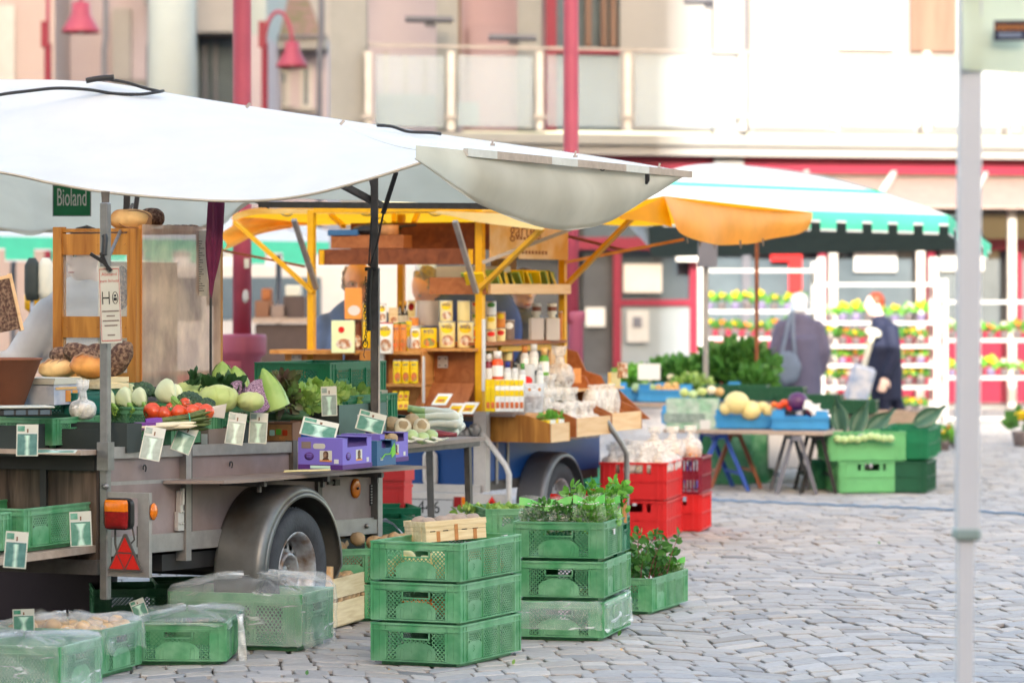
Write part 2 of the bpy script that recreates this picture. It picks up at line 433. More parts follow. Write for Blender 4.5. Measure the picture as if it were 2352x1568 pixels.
# ------------------------------------------------------------------ buildings
mat('render_white', (.27, .268, .27), .85, var=.05, sc=1.5, bump=.05)
mat('render_pink', c(226, 214, 224, .52), .85, var=.05, sc=1.5)
mat('render_rose', c(226, 196, 204, .5), .85, var=.05, sc=1.5)
mat('render_apricot', c(230, 210, 206, .5), .85, var=.05, sc=1.5)
mat('render_mint', c(206, 220, 224, .52), .85, var=.05, sc=1.5)
mat('concrete', c(214, 214, 210, .34), .85, var=.08, sc=3, bump=.1)
mat('red_frame', c(168, 34, 70, .5), .45, var=.08, rnd=.03)
mat('red_pole', c(190, 82, 108, .6), .5, var=.12, sc=4, rnd=0)
mat('mauve_paint', c(162, 84, 112, .8), .55, var=.15, sc=5, rnd=0)
mat('roof_tile', c(150, 118, 108, .75), .85, var=.3, sc=24, bump=.4, col2=c(130, 120, 84, .7), c2s=4)
mat('window_glass', c(120, 136, 148, .55), .1, var=.25, sc=1.2, spec=.8)
mat('window_dark', c(96, 98, 102, .7), .15, var=.3, sc=2, spec=.7)
mat('rail_glass', c(214, 230, 238, .7), .15, var=.08, sc=1, alpha=.34, spec=.6)
mat('frost_glass', c(214, 232, 234, .5), .4, var=.05, sc=1, alpha=.86)
mat('wood_slat', c(120, 96, 84, .8), .8, var=.3, sc=6, stretch=(1, 1, .1))
mat('pipe_grey', c(110, 112, 124, .8), .5, .2, var=.1)
mat('awning_cloth', c(250, 222, 212, .42), .6, transl=.3)
mat('panel_pale', c(190, 204, 214, .42), .6, var=.05)
mat('blue_sticker', c(40, 110, 190, .9), .5)
def wallbox(mb, u0, u1, v0, v1, Y, d=.3, Y1=None):
    a = P(u0, v1, Y); b = P(u1, v0, Y1 or Y); b.z = P(u0, v0, Y).z
    if Y1 is None or Y1 == Y: mb.box((a.x, Y, a.z), (b.x, Y+d, b.z)); return
    mb.add([(a.x, Y, a.z), (b.x, Y1, a.z), (b.x, Y1+d, a.z), (a.x, Y+d, a.z), (a.x, Y, b.z), (b.x, Y1, b.z), (b.x, Y1+d, b.z), (a.x, Y+d, b.z)],
           [(0, 3, 2, 1), (4, 5, 6, 7), (0, 1, 5, 4), (1, 2, 6, 5), (2, 3, 7, 6), (3, 0, 4, 7)])
class At:                                  # boxes given by photo columns/rows on a wall standing Y metres away
    def __init__(s, par, Y): s.p = par; s.Y = Y
    def __call__(s, name, m, u0, u1, v0, v1, dy=0., d=.1, par=None):
        mb = MB(); wallbox(mb, u0, u1, v0, v1, s.Y+dy, d)
        return mb.build(name, m, par if par is not None else s.p)
def window(at, u0, u1, v0, v1, fm='white_paint', gmn='window_glass', sill=True, nm=1, fr=.07):
    """real frame standing proud of the wall, pane set back"""
    Y = at.Y; k = Y/F
    a = P(u0, v1, Y); b = P(u1, v0, Y); mb = MB()
    mb.box((a.x, Y-.05, a.z), (a.x+fr, Y+.06, b.z)); mb.box((b.x-fr, Y-.05, a.z), (b.x, Y+.06, b.z))
    mb.box((a.x+fr, Y-.05, b.z-fr), (b.x-fr, Y+.06, b.z)); mb.box((a.x+fr, Y-.05, a.z), (b.x-fr, Y+.06, a.z+fr))
    for i in range(1, nm+1):
        x = lerp(a.x, b.x, i/(nm+1)); mb.box((x-fr*.35, Y-.045, a.z+fr), (x+fr*.35, Y+.05, b.z-fr))
    o = mb.build('window', fm, at.p)
    MB().box((a.x+fr, Y-.015, a.z+fr), (b.x-fr, Y+.02, b.z-fr)).build('pane', gmn, o)
    if sill: MB().box((a.x-.1, Y-.16, a.z-.07), (b.x+.1, Y+.04, a.z-.005)).build('sill', 'concrete', o)
    return o
# --- left houses
h = thing('apricot_house', 'apricot house at far left with a white framed window', 'house', (0, 0, 0)); at = At(h, 58)
at('wall', 'render_apricot', -900, 126, -700, 880, 0, 6)
window(at, -40, 34, 14, 300, fr=.2); window(at, -330, -180, 14, 300, fr=.2)
h = thing('pink_house', 'pale pink house with cornices behind the street lamp at upper left', 'house'); at = At(h, 60)
at('wall', 'render_pink', 127, 345, -700, 875, 0, 6)
window(at, 258, 308, 255, 420); window(at, 284, 306, 132, 320, nm=0)
at('cornice', 'concrete', 258, 335, 186, 206, -.28, .28); at('cornice', 'concrete', 262, 322, 204, 222, -.2, .2)
at('cornice', 'concrete', 390-5, 430, 108, 122, -.1, .1)
at('bay', 'render_white', 258, 300, 20, 184, -.35, .35); at('bay', 'render_pink', 300, 344, -300, 184, -.2, .2)
at('ledge', 'render_white', 330, 402, -40, 8, -.9, .8)
window(at, 352-88, 296, 135, 186, sill=False, nm=0)
h = thing('mint_house', 'pale mint house with a shop opening under a white storey', 'house'); at = At(h, 62)
at('wall', 'render_mint', 345, 612, -700, 80, 0, 6); at('wall', 'render_pink', 546, 612, 80, 880, 0, 6); at('wall', 'render_mint', 345, 452, 80, 880, 0, 6)
at('opening', 'window_glass', 452, 546, 80, 300, .5, .1); at('ceiling', 'render_white', 452, 546, 74, 80, -.2, 1)
at('oriel', 'render_white', 452, 545, -300, 74, -.5, .5)
for u in (492, 538, 468): at('mullion', 'pipe_grey', u, u+6, 80, 300, .3, .1)
at('shop_floor', 'pine', 452, 546, 298, 312, -.2, 1.)
h = thing('round_tower', 'round pale mint stair tower rising behind the white canopy', 'tower', P(395, 900, 57))
MB().lathe([(.4, 0), (.4, 12)], 40).build('shaft', 'render_mint', h)
h.location.z = 0
h = thing('roof_house', 'house with brown tiled sloping roof behind the tall red pole', 'house'); at = At(h, 66)
at('wall', 'render_pink', 604, 752, 90, 860, 0, 5)
p = [P(590, 82, 65.2), P(745, 96, 65.2), P(700, -30, 69), P(560, -70, 69)]
MB().add([*p, *[q-Vector((0, 0, .15)) for q in p]], [(0, 1, 2, 3), (7, 6, 5, 4), (0, 4, 5, 1), (1, 5, 6, 2), (2, 6, 7, 3), (3, 7, 4, 0)]).build('roof', 'roof_tile', h)
at('eave', 'render_white', 600, 748, 84, 112, -.9, .9); at('gutter', 'pipe_grey', 596, 752, 80, 86, -1., .14)
window(at, 625, 665, 160, 245); window(at, 690, 716, 150, 250, nm=0)
at('cornice', 'concrete', 618, 676, 148, 158, -.15, .2)
at('shutter', 'render_white', 642, 656, 190, 240, -.1, .08)
h = thing('gable_house', 'bright white gable filling the gap above the tiled roof', 'house'); at = At(h, 72)
at('wall', 'render_white', 640, 860, -500, 860, 0, 3)
h = thing('rain_pipe', 'dark rain pipe running down between the pink houses', 'pipe')
MB().tube([P(243, -30, 57), P(243, 90, 57), P(239, 115, 57), P(238, 300, 57), P(238, 860, 57)], .05).build('pipe', 'pipe_grey', h)
h2 = dup(h, 'dark rain pipe beside the mint house near the round tower'); h2.location.x = .75
h3 = dup(h, 'dark rain pipe at the corner of the roof house by the concrete column'); h3.location = (3.6, 0, 0)
# --- street lamps
def street_lamp(u, vtop, vbot, Y, arm, label, pole_u):
    t = thing('street_lamp', label, 'street lamp', (P(pole_u, 0, Y).x, Y, 0), group='red street lamps by the houses')
    k = Y/F; zb = P(0, vbot, Y).z; zt = P(0, vtop, Y).z; H = zt-zb; dx = (u-pole_u)*k
    MB().tube([(0, 0, 0), (0, 0, P(0, 100, Y).z)], .055, 10).box((-.09, -.09, P(0, 110, Y).z), (.02, .07, P(0, 50, Y).z)).build('pole', 'red_frame', t)
    top = zt+arm
    pts = [(0, 0, P(0, 100, Y).z)]+[(dx/2-dx/2*math.cos(a), 0, top-.35+.5*math.sin(a)) for a in [math.pi*i/12 for i in range(13)]]+[(dx, 0, zt)]
    MB().tube(pts, .03, 8).build('arm', 'red_pole', t)
    r = H*.62
    MB().lathe([(.02, H), (r*.45, H*.97), (r*.5, H*.6), (r*.62, H*.45), (r*.95, H*.12), (r, 0), (r*.93, 0), (r*.55, H*.4)], 24, TR(dx, 0, zb)).build('shade', 'red_pole', t)
    MB().blob((dx, 0, zb+H*.2), (r*.3, r*.3, r*.35), 0).build('bulb', 'white_paint', t)
street_lamp(186, 4, 76, 50, .8, 'red bell shaped street lamp at upper left', 110)
street_lamp(671, 95, 155, 52, .3, 'red street lamp hanging from a curved arm by the tiled roof', 608)

# --- the white gallery building
FY0, FY1 = 44.2, 46.5
def fy(u): return lerp(FY0, FY1, (u-850)/1500)
class Sl:
    def __init__(s, par): s.p = par
    def __call__(s, name, m, u0, u1, v0, v1, dy=0., d=.1, par=None):
        mb = MB(); a, b = fy(u0)+dy, fy(u1)+dy
        wallbox(mb, u0, u1, v0, v1, a, d, b)
        return mb.build(name, m, par if par is not None else s.p)
g = thing('gallery_building', 'white building with red shopfront below and glass railed gallery above', 'building'); S = Sl(g)
S('floor_slab', 'concrete', 760, 2700, 300, 324, -.6, 6); S('slab_fascia', 'render_white', 700, 2700, 326, 348, -.5, 5)
S('upper_wall', 'render_pink', 846, 1062, -600, 300, 3, .3); S('upper_wall', 'render_rose', 1062, 1254, -600, 300, 3.4, .3)
S('upper_wall', 'render_white', 1424, 2700, -600, 300, 2.4, .3); S('niche', 'render_rose', 1078, 1180, 55, 300, 3.2, .15)
S('upper_wall', 'render_white', 1254, 1424, -600, -60, 2.5, .3)
f = S('window_frame', 'red_frame', 1254, 1278, -200, 300, 2.3, .25); S('window_frame', 'red_frame', 1278, 1424, 108, 122, 2.3, .25)
S('window_pane', 'window_glass', 1278, 1424, -200, 108, 2.6, .05); S('window_pane', 'window_glass', 1278, 1424, 122, 300, 2.6, .05)
for u in (1345, 1380, 1402): S('mullion', 'wood_slat', u, u+14, -200, 106, 2.42, .12)
S('wood_panel', 'wood_slat', 2092, 2196, -200, 118, 2.2, .15); S('shutter', 'pipe_grey', 1922, 2052, -200, -5, 2.3, .1)
for i in range(9): S('louvre', 'white_card', 1922, 2052, i*13, i*13+8, 2.25, .12)
for (u0, u1, m) in ((758, 842, 'concrete'), (1002, 1052, 'concrete'), (1188, 1244, 'concrete'), (1640, 1708, 'render_white')):
    S('column', m, u0, u1, -600, 300 if u0 > 800 and u0 < 1600 else 385, -.3 if u0 > 1600 or u0 < 800 else .8, .5)
S('drain', 'pipe_grey', 1709, 1716, -600, 385, -.2, .1); S('drain', 'wood_slat', 1046, 1060, -600, 240, .9, .1)
for u, v in ((930, 36), (1122, 78), (1575, -6)):
    S('bracket', 'pipe_grey', u, u+110, v, v+9, -.2, .5); S('bracket', 'pipe_grey', u+46, u+70, v+9, v+22, -.1, .3)
# railing
posts = [846, 1036, 1240, 1442, 1706, 1918, 2130, 2334, 2540]
for i, u in enumerate(posts):
    S('rail_post', 'alu_light', u-8, u+8, 118, 300, -.45, .1)
    S('rail_clip', 'alu', u-16, u+16, 264, 272, -.5, .06)
    if i < len(posts)-1:
        S('glass_panel', 'rail_glass', u+16, posts[i+1]-16, 126, 290, -.4, .02)
S('handrail', 'alu', 846, 2700, 100, 106, -.45, .06)
for k, u in enumerate((880, 925, 970)): S('bar', 'alu', u, u+12, 118+k*8, 240, 1.2, .08)
for u0, u1, v0 in ((862, 1002, 216), (1050, 1100, 235), (1722, 1762, 232), (1790, 1900, 250)): S('frosted_pane', 'frost_glass', u0, u1, v0, 290, 0., .03)
# shopfront
S('red_beam', 'red_frame', 1180, 2700, 349, 392, -.2, .4)
mb = MB(); a = P(1716, 400, fy(1716)); b = P(2700, 400, fy(2700)); b.z = a.z; q = P(1716, 470, fy(1716)-2); r = P(2700, 470, fy(2700)-2.); r.z = q.z
mb.add([a, b, r, q, a+Vector((0, 0, -.03)), b+Vector((0, 0, -.03)), r+Vector((0, 0, -.03)), q+Vector((0, 0, -.03))], [(0, 1, 2, 3), (7, 6, 5, 4), (0, 4, 5, 1), (3, 2, 6, 7)]).build('glass_awning', 'awning_cloth', g)
for u in (1830, 2030, 2240): 
    e0, e1 = P(u+25, 396, fy(u)-.1), P(u-18, 470, fy(u)-2.05); e0.z, e1.z = a.z+.04, q.z+.04; MB().bar(e0, e1, .07).build('awning_rib', 'white_card', g)
S('back_wall', 'window_dark', 1000, 1340, 480, 930, .4, .2)
S('red_beam', 'red_frame', 1180, 2700, 544, 572, -.1, .3); S('shop_window', 'window_glass', 1340, 2700, 400, 760, .25, .1)
S('red_panel', 'red_frame', 1590, 2700, 755, 935, 0, .25)
S('shop_door', 'window_dark', 1340, 1412, 572, 860, .1, .1)
for u in (1409, 1584, 1880, 2130, 2330): S('red_post', 'red_frame', u, u+18, 572, 935, -.06, .25)
for u in (1905, 2106, 2316): S('steel_post', 'alu_light', u, u+18, 474, 935, -1.6, .15)
S('red_sill', 'red_frame', 1427, 1590, 688, 702, -.08, .2); S('white_panel', 'panel_pale', 1427, 1590, 702, 900, -.02, .15)
S('window_sheet', 'white_card', 1432, 1520, 606, 672, .12, .03); S('window_sheet', 'white_card', 1345, 1390, 706, 750, .0, .05)
S('window_sheet', 'white_card', 1962, 2060, 566, 624, .1, .03); S('window_sheet', 'white_card', 2160, 2260, 568, 622, .1, .03)
S('blue_sign', 'white_card', 1553, 1606, 536, 600, -.4, .08); S('blue_sign', 'blue_sticker', 1562, 1606, 552, 582, -.43, .02)
S('red_sticker', 'crate_red', 1812, 1842, 574, 670, .05, .03); S('red_sticker', 'crate_red', 1770, 1842, 574, 600, .03, .03)
S('grey_stripe', 'pipe_grey', 1705, 1724, 572, 760, .0, .1)
S('letter_box', 'white_paint', 1440, 1490, 712, 786, -.12, .1); S('letter_slot', 'pipe_grey', 1454, 1474, 728, 752, -.14, .02)
st = S('step', 'concrete', 1590, 2700, 938, 952, -1.4, 1.3)
# unseen blocks added behind the photographer, sized to shade the square and left houses
o = thing('shade_block', 'plain unseen house blocks behind the camera, added to shade the square', 'building')
MB().box((-70, -38, 0), (60, -30, 19.2)).build('wall', 'render_white', o)
MB().box((-70, -38, 19.2), (-5.1, -30, 46)).build('shade_tower_wall', 'render_apricot', o)
MB().box((-70.3, -38.3, 46), (-4.8, -29.7, 46.4)).build('roof', 'roof_tile', o)

# ------------------------------------------------------------------ tall red poles with mauve sleeves
def red_pole(u0, u1, Y, vtop, collar, door, label, r):
    ub = (u0+u1)/2
    g0 = P(ub, 0, Y); t = thing('lamp_column', label, 'pole', (g0.x, Y, 0), group='tall red lamp columns')
    ztop = 14.
    zc1 = P(0, collar[0], Y).z; zc0 = P(0, collar[1], Y).z
    MB().lathe([(r*1.0, zc0), (r*1.0, zc1+1), (r*.97, 5), (r*.9, ztop)], 32, TR(0, 0, 0)).build('shaft', 'red_pole', t)
    R_ = (collar[3]-collar[2])/2*Y/F
    cx = ((collar[2]+collar[3])/2-ub)*Y/F
    MB().lathe([(R_*.78, 0), (R_*.78, zc0+.0), (R_*.98, zc0+.03), (R_, zc0+.05), (R_, zc1-.02), (R_*.96, zc1), (r, zc1+.005)], 40, TR(cx, 0, 0)).build('sleeve', 'mauve_paint', t)
    if door:
        d = MB().box((cx-R_*.72, -R_*.80, .5), (cx+R_*.1, -R_*.5, zc0-.02)).build('hatch', 'mauve_paint', t)
        MB().lathe([(.012, 0), (.012, .02)], 10, look((cx-R_*.5, -R_*.80, zc0-.1), (0, -1, 0))).build('lock', 'steel', d)
    return t, r
t, r = red_pole(534, 578, 24.0, 0, (768, 822, 491, 612), True, 'thick red lamp column with a mauve sleeved base behind the front canopy', .066)
MB().box((.02, -.07, P(0, 616, 24).z), (.055, -.062, P(0, 594, 24).z)).build('sticker', 'cream_card', t)
MB().blob((.03, -.066, P(0, 680, 24).z), (.022, .004, .045), .3, 5).build('torn_paper', 'white_card', t)
red_pole(1293, 1330, 28.5, 0, (716, 742, 1300, 1345), False, 'slim red lamp column rising above the yellow stall', .064)
# ------------------------------------------------------------------ front market trailer (local x runs along its side, y to its far side)
SL = R(1.5)
tr = thing('market_trailer', 'grey brown market trailer with big mudguard in the foreground, loaded with vegetables', 'trailer', (TX, TYY, 0), AX)
def tz(x): return -x*math.tan(SL)          # the trailer stands slightly nose down
def tbox(mb, x0, x1, y0, y1, z0, z1):
    mb.add([(x0, y0, z0+tz(x0)), (x1, y0, z0+tz(x1)), (x1, y1, z0+tz(x1)), (x0, y1, z0+tz(x0)), (x0, y0, z1+tz(x0)), (x1, y0, z1+tz(x1)), (x1, y1, z1+tz(x1)), (x0, y1, z1+tz(x0))],
           [(0, 3, 2, 1), (4, 5, 6, 7), (0, 1, 5, 4), (1, 2, 6, 5), (2, 3, 7, 6), (3, 0, 4, 7)]); return mb
LT = 2.53
mb = MB(); tbox(mb, .03, LT-.03, .004, .02, .52, .735)
mb.build('side_panel', 'ply', tr)
mb = MB(); tbox(mb, .03, LT-.03, 0.012, .028, .735, .86)
o = mb.build('dropside', 'ply', tr)
mb = MB()
for x0, x1 in ((.03, .62), (.70, 1.62), (1.66, LT-.03)): tbox(mb, x0, x1, -.004, .03, .845, .893); tbox(mb, x0, x1, .004, .012, .735, .75)
mb.build('top_rail', 'alu', o)
for x in (.3, 1.05, 1.85, 2.2):
    p = [(x+.012*math.cos(a), -.002, .80+tz(x)+.014*math.sin(a)) for a in [R(20*i-60) for i in range(14)]]
    MB().tube(p, .0035, 6).build('hook', 'black_metal', o)
mb = MB(); tbox(mb, .02, LT, -.008, .03, .446, .522)
for x in (1.95, 2.36): mb.lathe([(.012, 0), (.012, .012), (.006, .02)], 8, look((x, -.008, .485+tz(x)), (0, -1, 0)))
mb.build('bottom_rail', 'alu', tr)
mb = MB(); tbox(mb, LT-.045, LT+.004, -.012, .02, .40, .905); tbox(mb, LT-.03, LT+.004, .02, .06, .40, .905)
mb.build('corner_post', 'alu', tr)
mb = MB(); tbox(mb, .62, .665, -.02, .03, .40, .87)
mb.build('side_post', 'alu', tr)
mb = MB(); tbox(mb, .665, .70, -.006, .03, .52, .89)
mb.build('side_post', 'dark_steel', tr)
mb = MB(); tbox(mb, 1.86, 1.9, -.014, .03, .52, .74); mb.build('side_post', 'dark_steel', tr)
mb = MB(); tbox(mb, 1.62, 1.66, -.01, .03, .735, .9); mb.build('side_post', 'dark_steel', tr)
mb = MB(); tbox(mb, .02, LT, .03, 1.35, .44, .5); mb.build('floor', 'ply_dark', tr)
mb = MB(); tbox(mb, .5, LT-.02, .03, 1.3, .36, .43); mb.build('chassis', 'black_metal', tr)
mb = MB(); tbox(mb, .02, LT, 1.33, 1.35, .5, .88); tbox(mb, LT-.03, LT-.01, .03, 1.33, .5, .86); mb.build('far_panel', 'ply_dark', tr)
mb = MB(); tbox(mb, .03, LT-.03, .03, 1.32, .74, .765); mb.build('deck', 'ply_dark', tr)
# hinge latch
mb = MB(); tbox(mb, .555, .605, -.018, 0.0, .53, .61); tbox(mb, .568, .592, -.022, 0., .61, .70); tbox(mb, .572, .588, -.03, -.018, .64, .71)
for z in (.545, .595): mb.lathe([(.006, 0), (.006, .006)], 8, look((.57, -.018, z), (0, -1, 0))).lathe([(.006, 0), (.006, .006)], 8, look((.592, -.018, z), (0, -1, 0)))
mb.build('latch', 'alu_light', tr)
mb = MB(); tbox(mb, 1.98, 2.06, -.006, .004, .69, .705); tbox(mb, 2.04, 2.09, -.01, .004, .684, .712); mb.build('slide_bolt', 'black_metal', tr)
r = MB().lathe([(.046, 0), (.046, .008), (.03, .012), (.012, .012)], 24, look((2.27, .003, .665+tz(2.27)), (0, -1, 0)), sx=1).build('reflector', 'lamp_amber', tr)
MB().lathe([(.006, .0), (.006, .018)], 8, look((2.27, .0, .665+tz(2.27)), (0, -1, 0))).build('screw', 'black_metal', r)
mb = MB(); x = 2.46; z = .63+tz(2.46); mb.box((x-.035, -.001, z-.05), (x+.02, .003, z+.05)); mb.k = 1
for i in range(7):
    mb.box((x-.03, -.0025, z+.04-i*.0135), (x+Rnd(-.01, .015), -.001, z+.046-i*.0135))
mb.build('type_plate', ['black_metal', 'alu_light'], tr)
# rear (wooden tailgate faces left of the camera)
mb = MB(); tbox(mb, -.004, .02, .05, 1.33, .43, .80); mb.build('tailgate', 'old_wood', tr)
mb = MB(); tbox(mb, -.02, .0, .05, 1.33, .795, .86); tbox(mb, -.02, .0, .28, .31, .43, .795); tbox(mb, -.02, 0, .66, .69, .43, .795); mb.build('tailgate_frame', 'black_metal', tr)
mb = MB(); tbox(mb, -.035, .04, 0.03, 1.33, .37, .43); mb.build('rear_beam', 'dark_steel', tr)
mb = MB(); tbox(mb, -.16, .02, .03, 1.5, .862, .882); mb.build('rear_shelf', 'board_edge', tr)
# corner post reaching from the axle height up to the roof
mb = MB(); mb.cbox((-.036, -.02, .27), (0.0, .016, 1.895), .004)
mb.box((-.046, -.03, .80), (.006, .022, .915)); 
for z in (.735,): mb.lathe([(.012, 0), (.012, .03), (.009, .034)], 10, look((-.036, -.005, z), (-.6, -.8, 0)))
mb.build('corner_upright', 'steel', tr)
# light frame
mb = MB()
for y0, y1, z0, z1 in ((-.215, -.02, .69, .712), (-.215, -.02, .368, .392), (-.215, -.187, .392, .69)): mb.box((-.03, y0, z0), (-.008, y1, z1))
mb.box((-.028, -.187, .37), (-.022, -.16, .70))
lf = mb.build('light_frame', 'alu', tr)
mb = MB(); mb.box((-.024, -.135, .655), (-.012, -.02, .667)); mb.tube([(-.02, -.05, .56), (-.02, -.05, .5), (-.02, -.06, .46)], .005, 6); mb.tube([(-.02, -.13, .57), (-.02, -.14, .52), (-.02, -.12, .5)], .004, 6)
mb.box((-.02, -.183, .49), (-.012, -.15, .575)); mb.build('bracket', 'dark_steel', lf)
def rrect(w, h, r, n=5):
    pts = []
    for cx, cy, a0 in ((w/2-r, h/2-r, 0), (-w/2+r, h/2-r, 90), (-w/2+r, -h/2+r, 180), (w/2-r, -h/2+r, 270)):
        for i in range(n+1):
            a = R(a0+90*i/n); pts.append((cx+r*math.cos(a), cy+r*math.sin(a)))
    return pts
MR = frame((-.03, -.082, .625), (0, -1, 0), (0, 0, 1), (-1, 0, 0))      # faces the rear
lamp = MB().prism(rrect(.128, .128, .028), 0, .03, MR).build('tail_light', 'black_plastic', tr)
def lens(z0, z1, m, par, name):
    mb = MB()
    def fn(u, v):
        x = lerp(-.056, .056, u); y = lerp(z0, z1, v); q = (abs(x)/.056)**6; e = min(1, (abs(y)/.06)**6)
        return (x*(1-.1*e), y, .03+.028*(1-.7*max(q, e)))
    mb.grid(fn, 12, 8, M=MR); return mb.build(name, m, par)
lens(.012, .058, 'lamp_amber', lamp, 'amber_lens'); lens(-.058, .011, 'lamp_red', lamp, 'red_lens')
MT = frame((-.034, -.108, .392), (0, -1, 0), (0, 0, 1), (-1, 0, 0))
tri = MB().prism([(-.082, .0), (.082, .0), (.006, .152), (-.006, .152)], 0, .008, MT).build('warning_triangle', 'dark_steel', tr)
mb = MB(); s_ = .147; hh = .127
def tri3(ax, ay, bx, by, cx_, cy):
    gx = (ax+bx+cx_)/3; gy = (ay+by+cy)/3; q = .86
    return [(gx+(x-gx)*q, gy+(y-gy)*q) for x, y in ((ax, ay), (bx, by), (cx_, cy))]
A, B, Cc = (-.075, .005), (.075, .005), (0, .144); m1, m2, m3 = ((0, .005), (.0375, .0745), (-.0375, .0745))
for t3 in ((*A, *m1, *m3), (*m1, *B, *m2), (*m3, *m2, *Cc), (*m1, *m2, *m3)): mb.prism(tri3(*t3), .008, .011, MT)
mb.build('red_reflector', 'reflector_red', tri)
MB().lathe([(.035, 0), (.034, .006), (.022, .014), (0.004, .017)], 20, look((.0, -.215, .635), (0.2, -1, 0))).build('side_marker', 'lamp_amber', tr)
# mudguard
WX, WY, WZ = 1.30, -.12, .29
mb = MB(); n = 28
def fend(u, v):
    a = R(lerp(192, -14, u)); 
    y = lerp(.0, -.235, v); q = max(0, v-.86)/.14; drop = .03*q*q; corner = .035*max(0, abs(u-.5)*2-.86)/.14*max(0, v-.6)/.4
    r_ = .385-drop
    x = WX+r_*math.cos(a)*(1.05); z = WZ+r_*math.sin(a)
    if a > R(170) or a < R(10): z = WZ+r_*math.sin(a)*1.2
    return (x, y+corner, z+corner*1.2)
mb.grid(fend, n, 14)
mb.grid(lambda u, v: Vector(fend(u, 1))+Vector((-(fend(u, 1)[0]-WX)*.06*v, -.004*v, -(fend(u, 1)[2]-WZ)*.06*v if abs(u-.5) < .46 else 0)), n, 2)
f_ = mb.build('mudguard', 'fender', tr)
so_ = f_.modifiers.new('s', 'SOLIDIFY'); so_.thickness = .004
# wheel
def wheel(par, x, y, z, R_=.285, wdt=.16, rr=.175, axis=(0, -1, 0), tm='rubber', rm='rim'):
    M = look((x, y, z), axis)                 # local z = outward
    W2 = wdt/2
    prof = [(rr*.98, -W2*.8), (rr+.02, -W2), (R_*.92, -W2*.95), (R_*.985, -W2*.72), (R_, -W2*.3), (R_, W2*.3), (R_*.985, W2*.72), (R_*.95, W2*.93), (R_*.86, W2*1.02), (R_*.78, W2*1.04), (rr+.028, W2*1.0), (rr+.008, W2*.86), (rr*.99, W2*.78)]
    mb = MB(); mb.lathe(prof, 64, M, cap=False)
    for k in range(64):
        a = 2*math.pi*k/64
        for q in (-.55, -.1, .35):
            Mq = M @ Matrix.Rotation(a+q*.2, 4, 'Z') @ Matrix.Translation((R_*.996, 0, W2*q))
            mb.box((-.004, -.0085, -W2*.17), (.004, .0085, W2*.17), Mq)
    wh = mb.build('wheel', tm, par)
    # rim: outer lip, well, disc with vent holes
    mb = MB(); mb.lathe([(rr, W2*.76), (rr*1.03, W2*.86), (rr*1.0, W2*.88), (rr*.93, W2*.78), (rr*.9, W2*.2), (rr*.86, -W2*.1), (rr*.80, -W2*.12)], 48, M, cap=False)
    hub = W2*.28
    mb.lathe([(rr*.5, -W2*.1), (rr*.5, hub), (rr*.46, hub+.012), (rr*.40, hub+.008), (rr*.36, -W2*.15), (.004, -W2*.2)], 36, M, cap=False)
    nh = 14
    for k in range(nh):                       # spokes between the vent holes
        a0 = 2*math.pi*k/nh; 
        pts = []
        for i in range(5):
            pts.append((i/4,))
        vs = []; fs = []
        for i in range(7):
            t = i/6; rad = lerp(rr*.49, rr*.86, t); hw = lerp(.010, .012, t)+.012*(abs(t-.5)*2)**4+ .0*t
            for s in (-1, 1):
                vs.append((rad*math.cos(a0+s*hw/rad*1.0), rad*math.sin(a0+s*hw/rad*1.0), lerp(hub*.4, -W2*.08, t)+.006*math.sin(math.pi*t)))
        for i in range(6): fs.append((2*i, 2*i+2, 2*i+3, 2*i+1))
        mb.add(vs, fs, M, True)
    for ra in (rr*.52, rr*.84):
        mb.lathe([(ra-.012, lerp(hub*.4, -W2*.08, (ra-rr*.49)/(rr*.37))-.001), (ra+.012, lerp(hub*.4, -W2*.08, (ra-rr*.49)/(rr*.37))-.001)], 36, M, cap=False)
    rim = mb.build('rim', rm, wh)
    mb = MB(); mb.lathe([(.03, -W2*.2), (.03, W2*.05), (.022, W2*.12), (.004, W2*.13)], 18, M)
    for k in range(4):
        a = 2*math.pi*k/4+.4; mb.lathe([(.010, -W2*.2), (.010, W2*.0), (.006, W2*.04)], 6, M @ Matrix.Translation((.05*math.cos(a), .05*math.sin(a), 0)))
    mb.build('hub_cap', 'steel', wh)
    MB().lathe([(rr*.9, -W2*.3), (.01, -W2*.32)], 36, M).build('brake_drum', 'black_metal', wh)
    return wh
wheel(tr, WX, WY-.01, WZ)
MB().tube([(WX, -.05, WZ), (WX, 1.3, WZ)], .03, 12).build('axle', 'black_metal', tr)
mb = MB(); mb.bar((2.05, .06, .42), (2.05, .06, .1), .03); mb.build('stay', 'black_metal', tr)
# fold-out counter board along the side, uneven front edge
bp_ = [(.53, .012), (.46, -.0), (.60, -.215), (.80, -.25), (1.2, -.235), (2.55, -.235), (2.60, -.0), (2.6, .012)]
mb = MB(); zt = .752
mb.prism([(x, y) for x, y in bp_], 0, .014, frame((0, 0, zt-.026), (1, 0, -math.tan(SL)*.55), (0, 1, .0), (0, 0, 1)))
cb = mb.build('counter_board', 'board_top', tr)
for x in (.95, 1.55, 2.1):
    MB().box((x, -.22, zt-.05+tz(x)*.6), (x+.025, .0, zt-.027+tz(x)*.6)).box((x-.004, -.2, zt-.075+tz(x)*.6), (x+.012, -.185, zt-.04+tz(x)*.6)).build('bracket', 'dark_steel', cb)

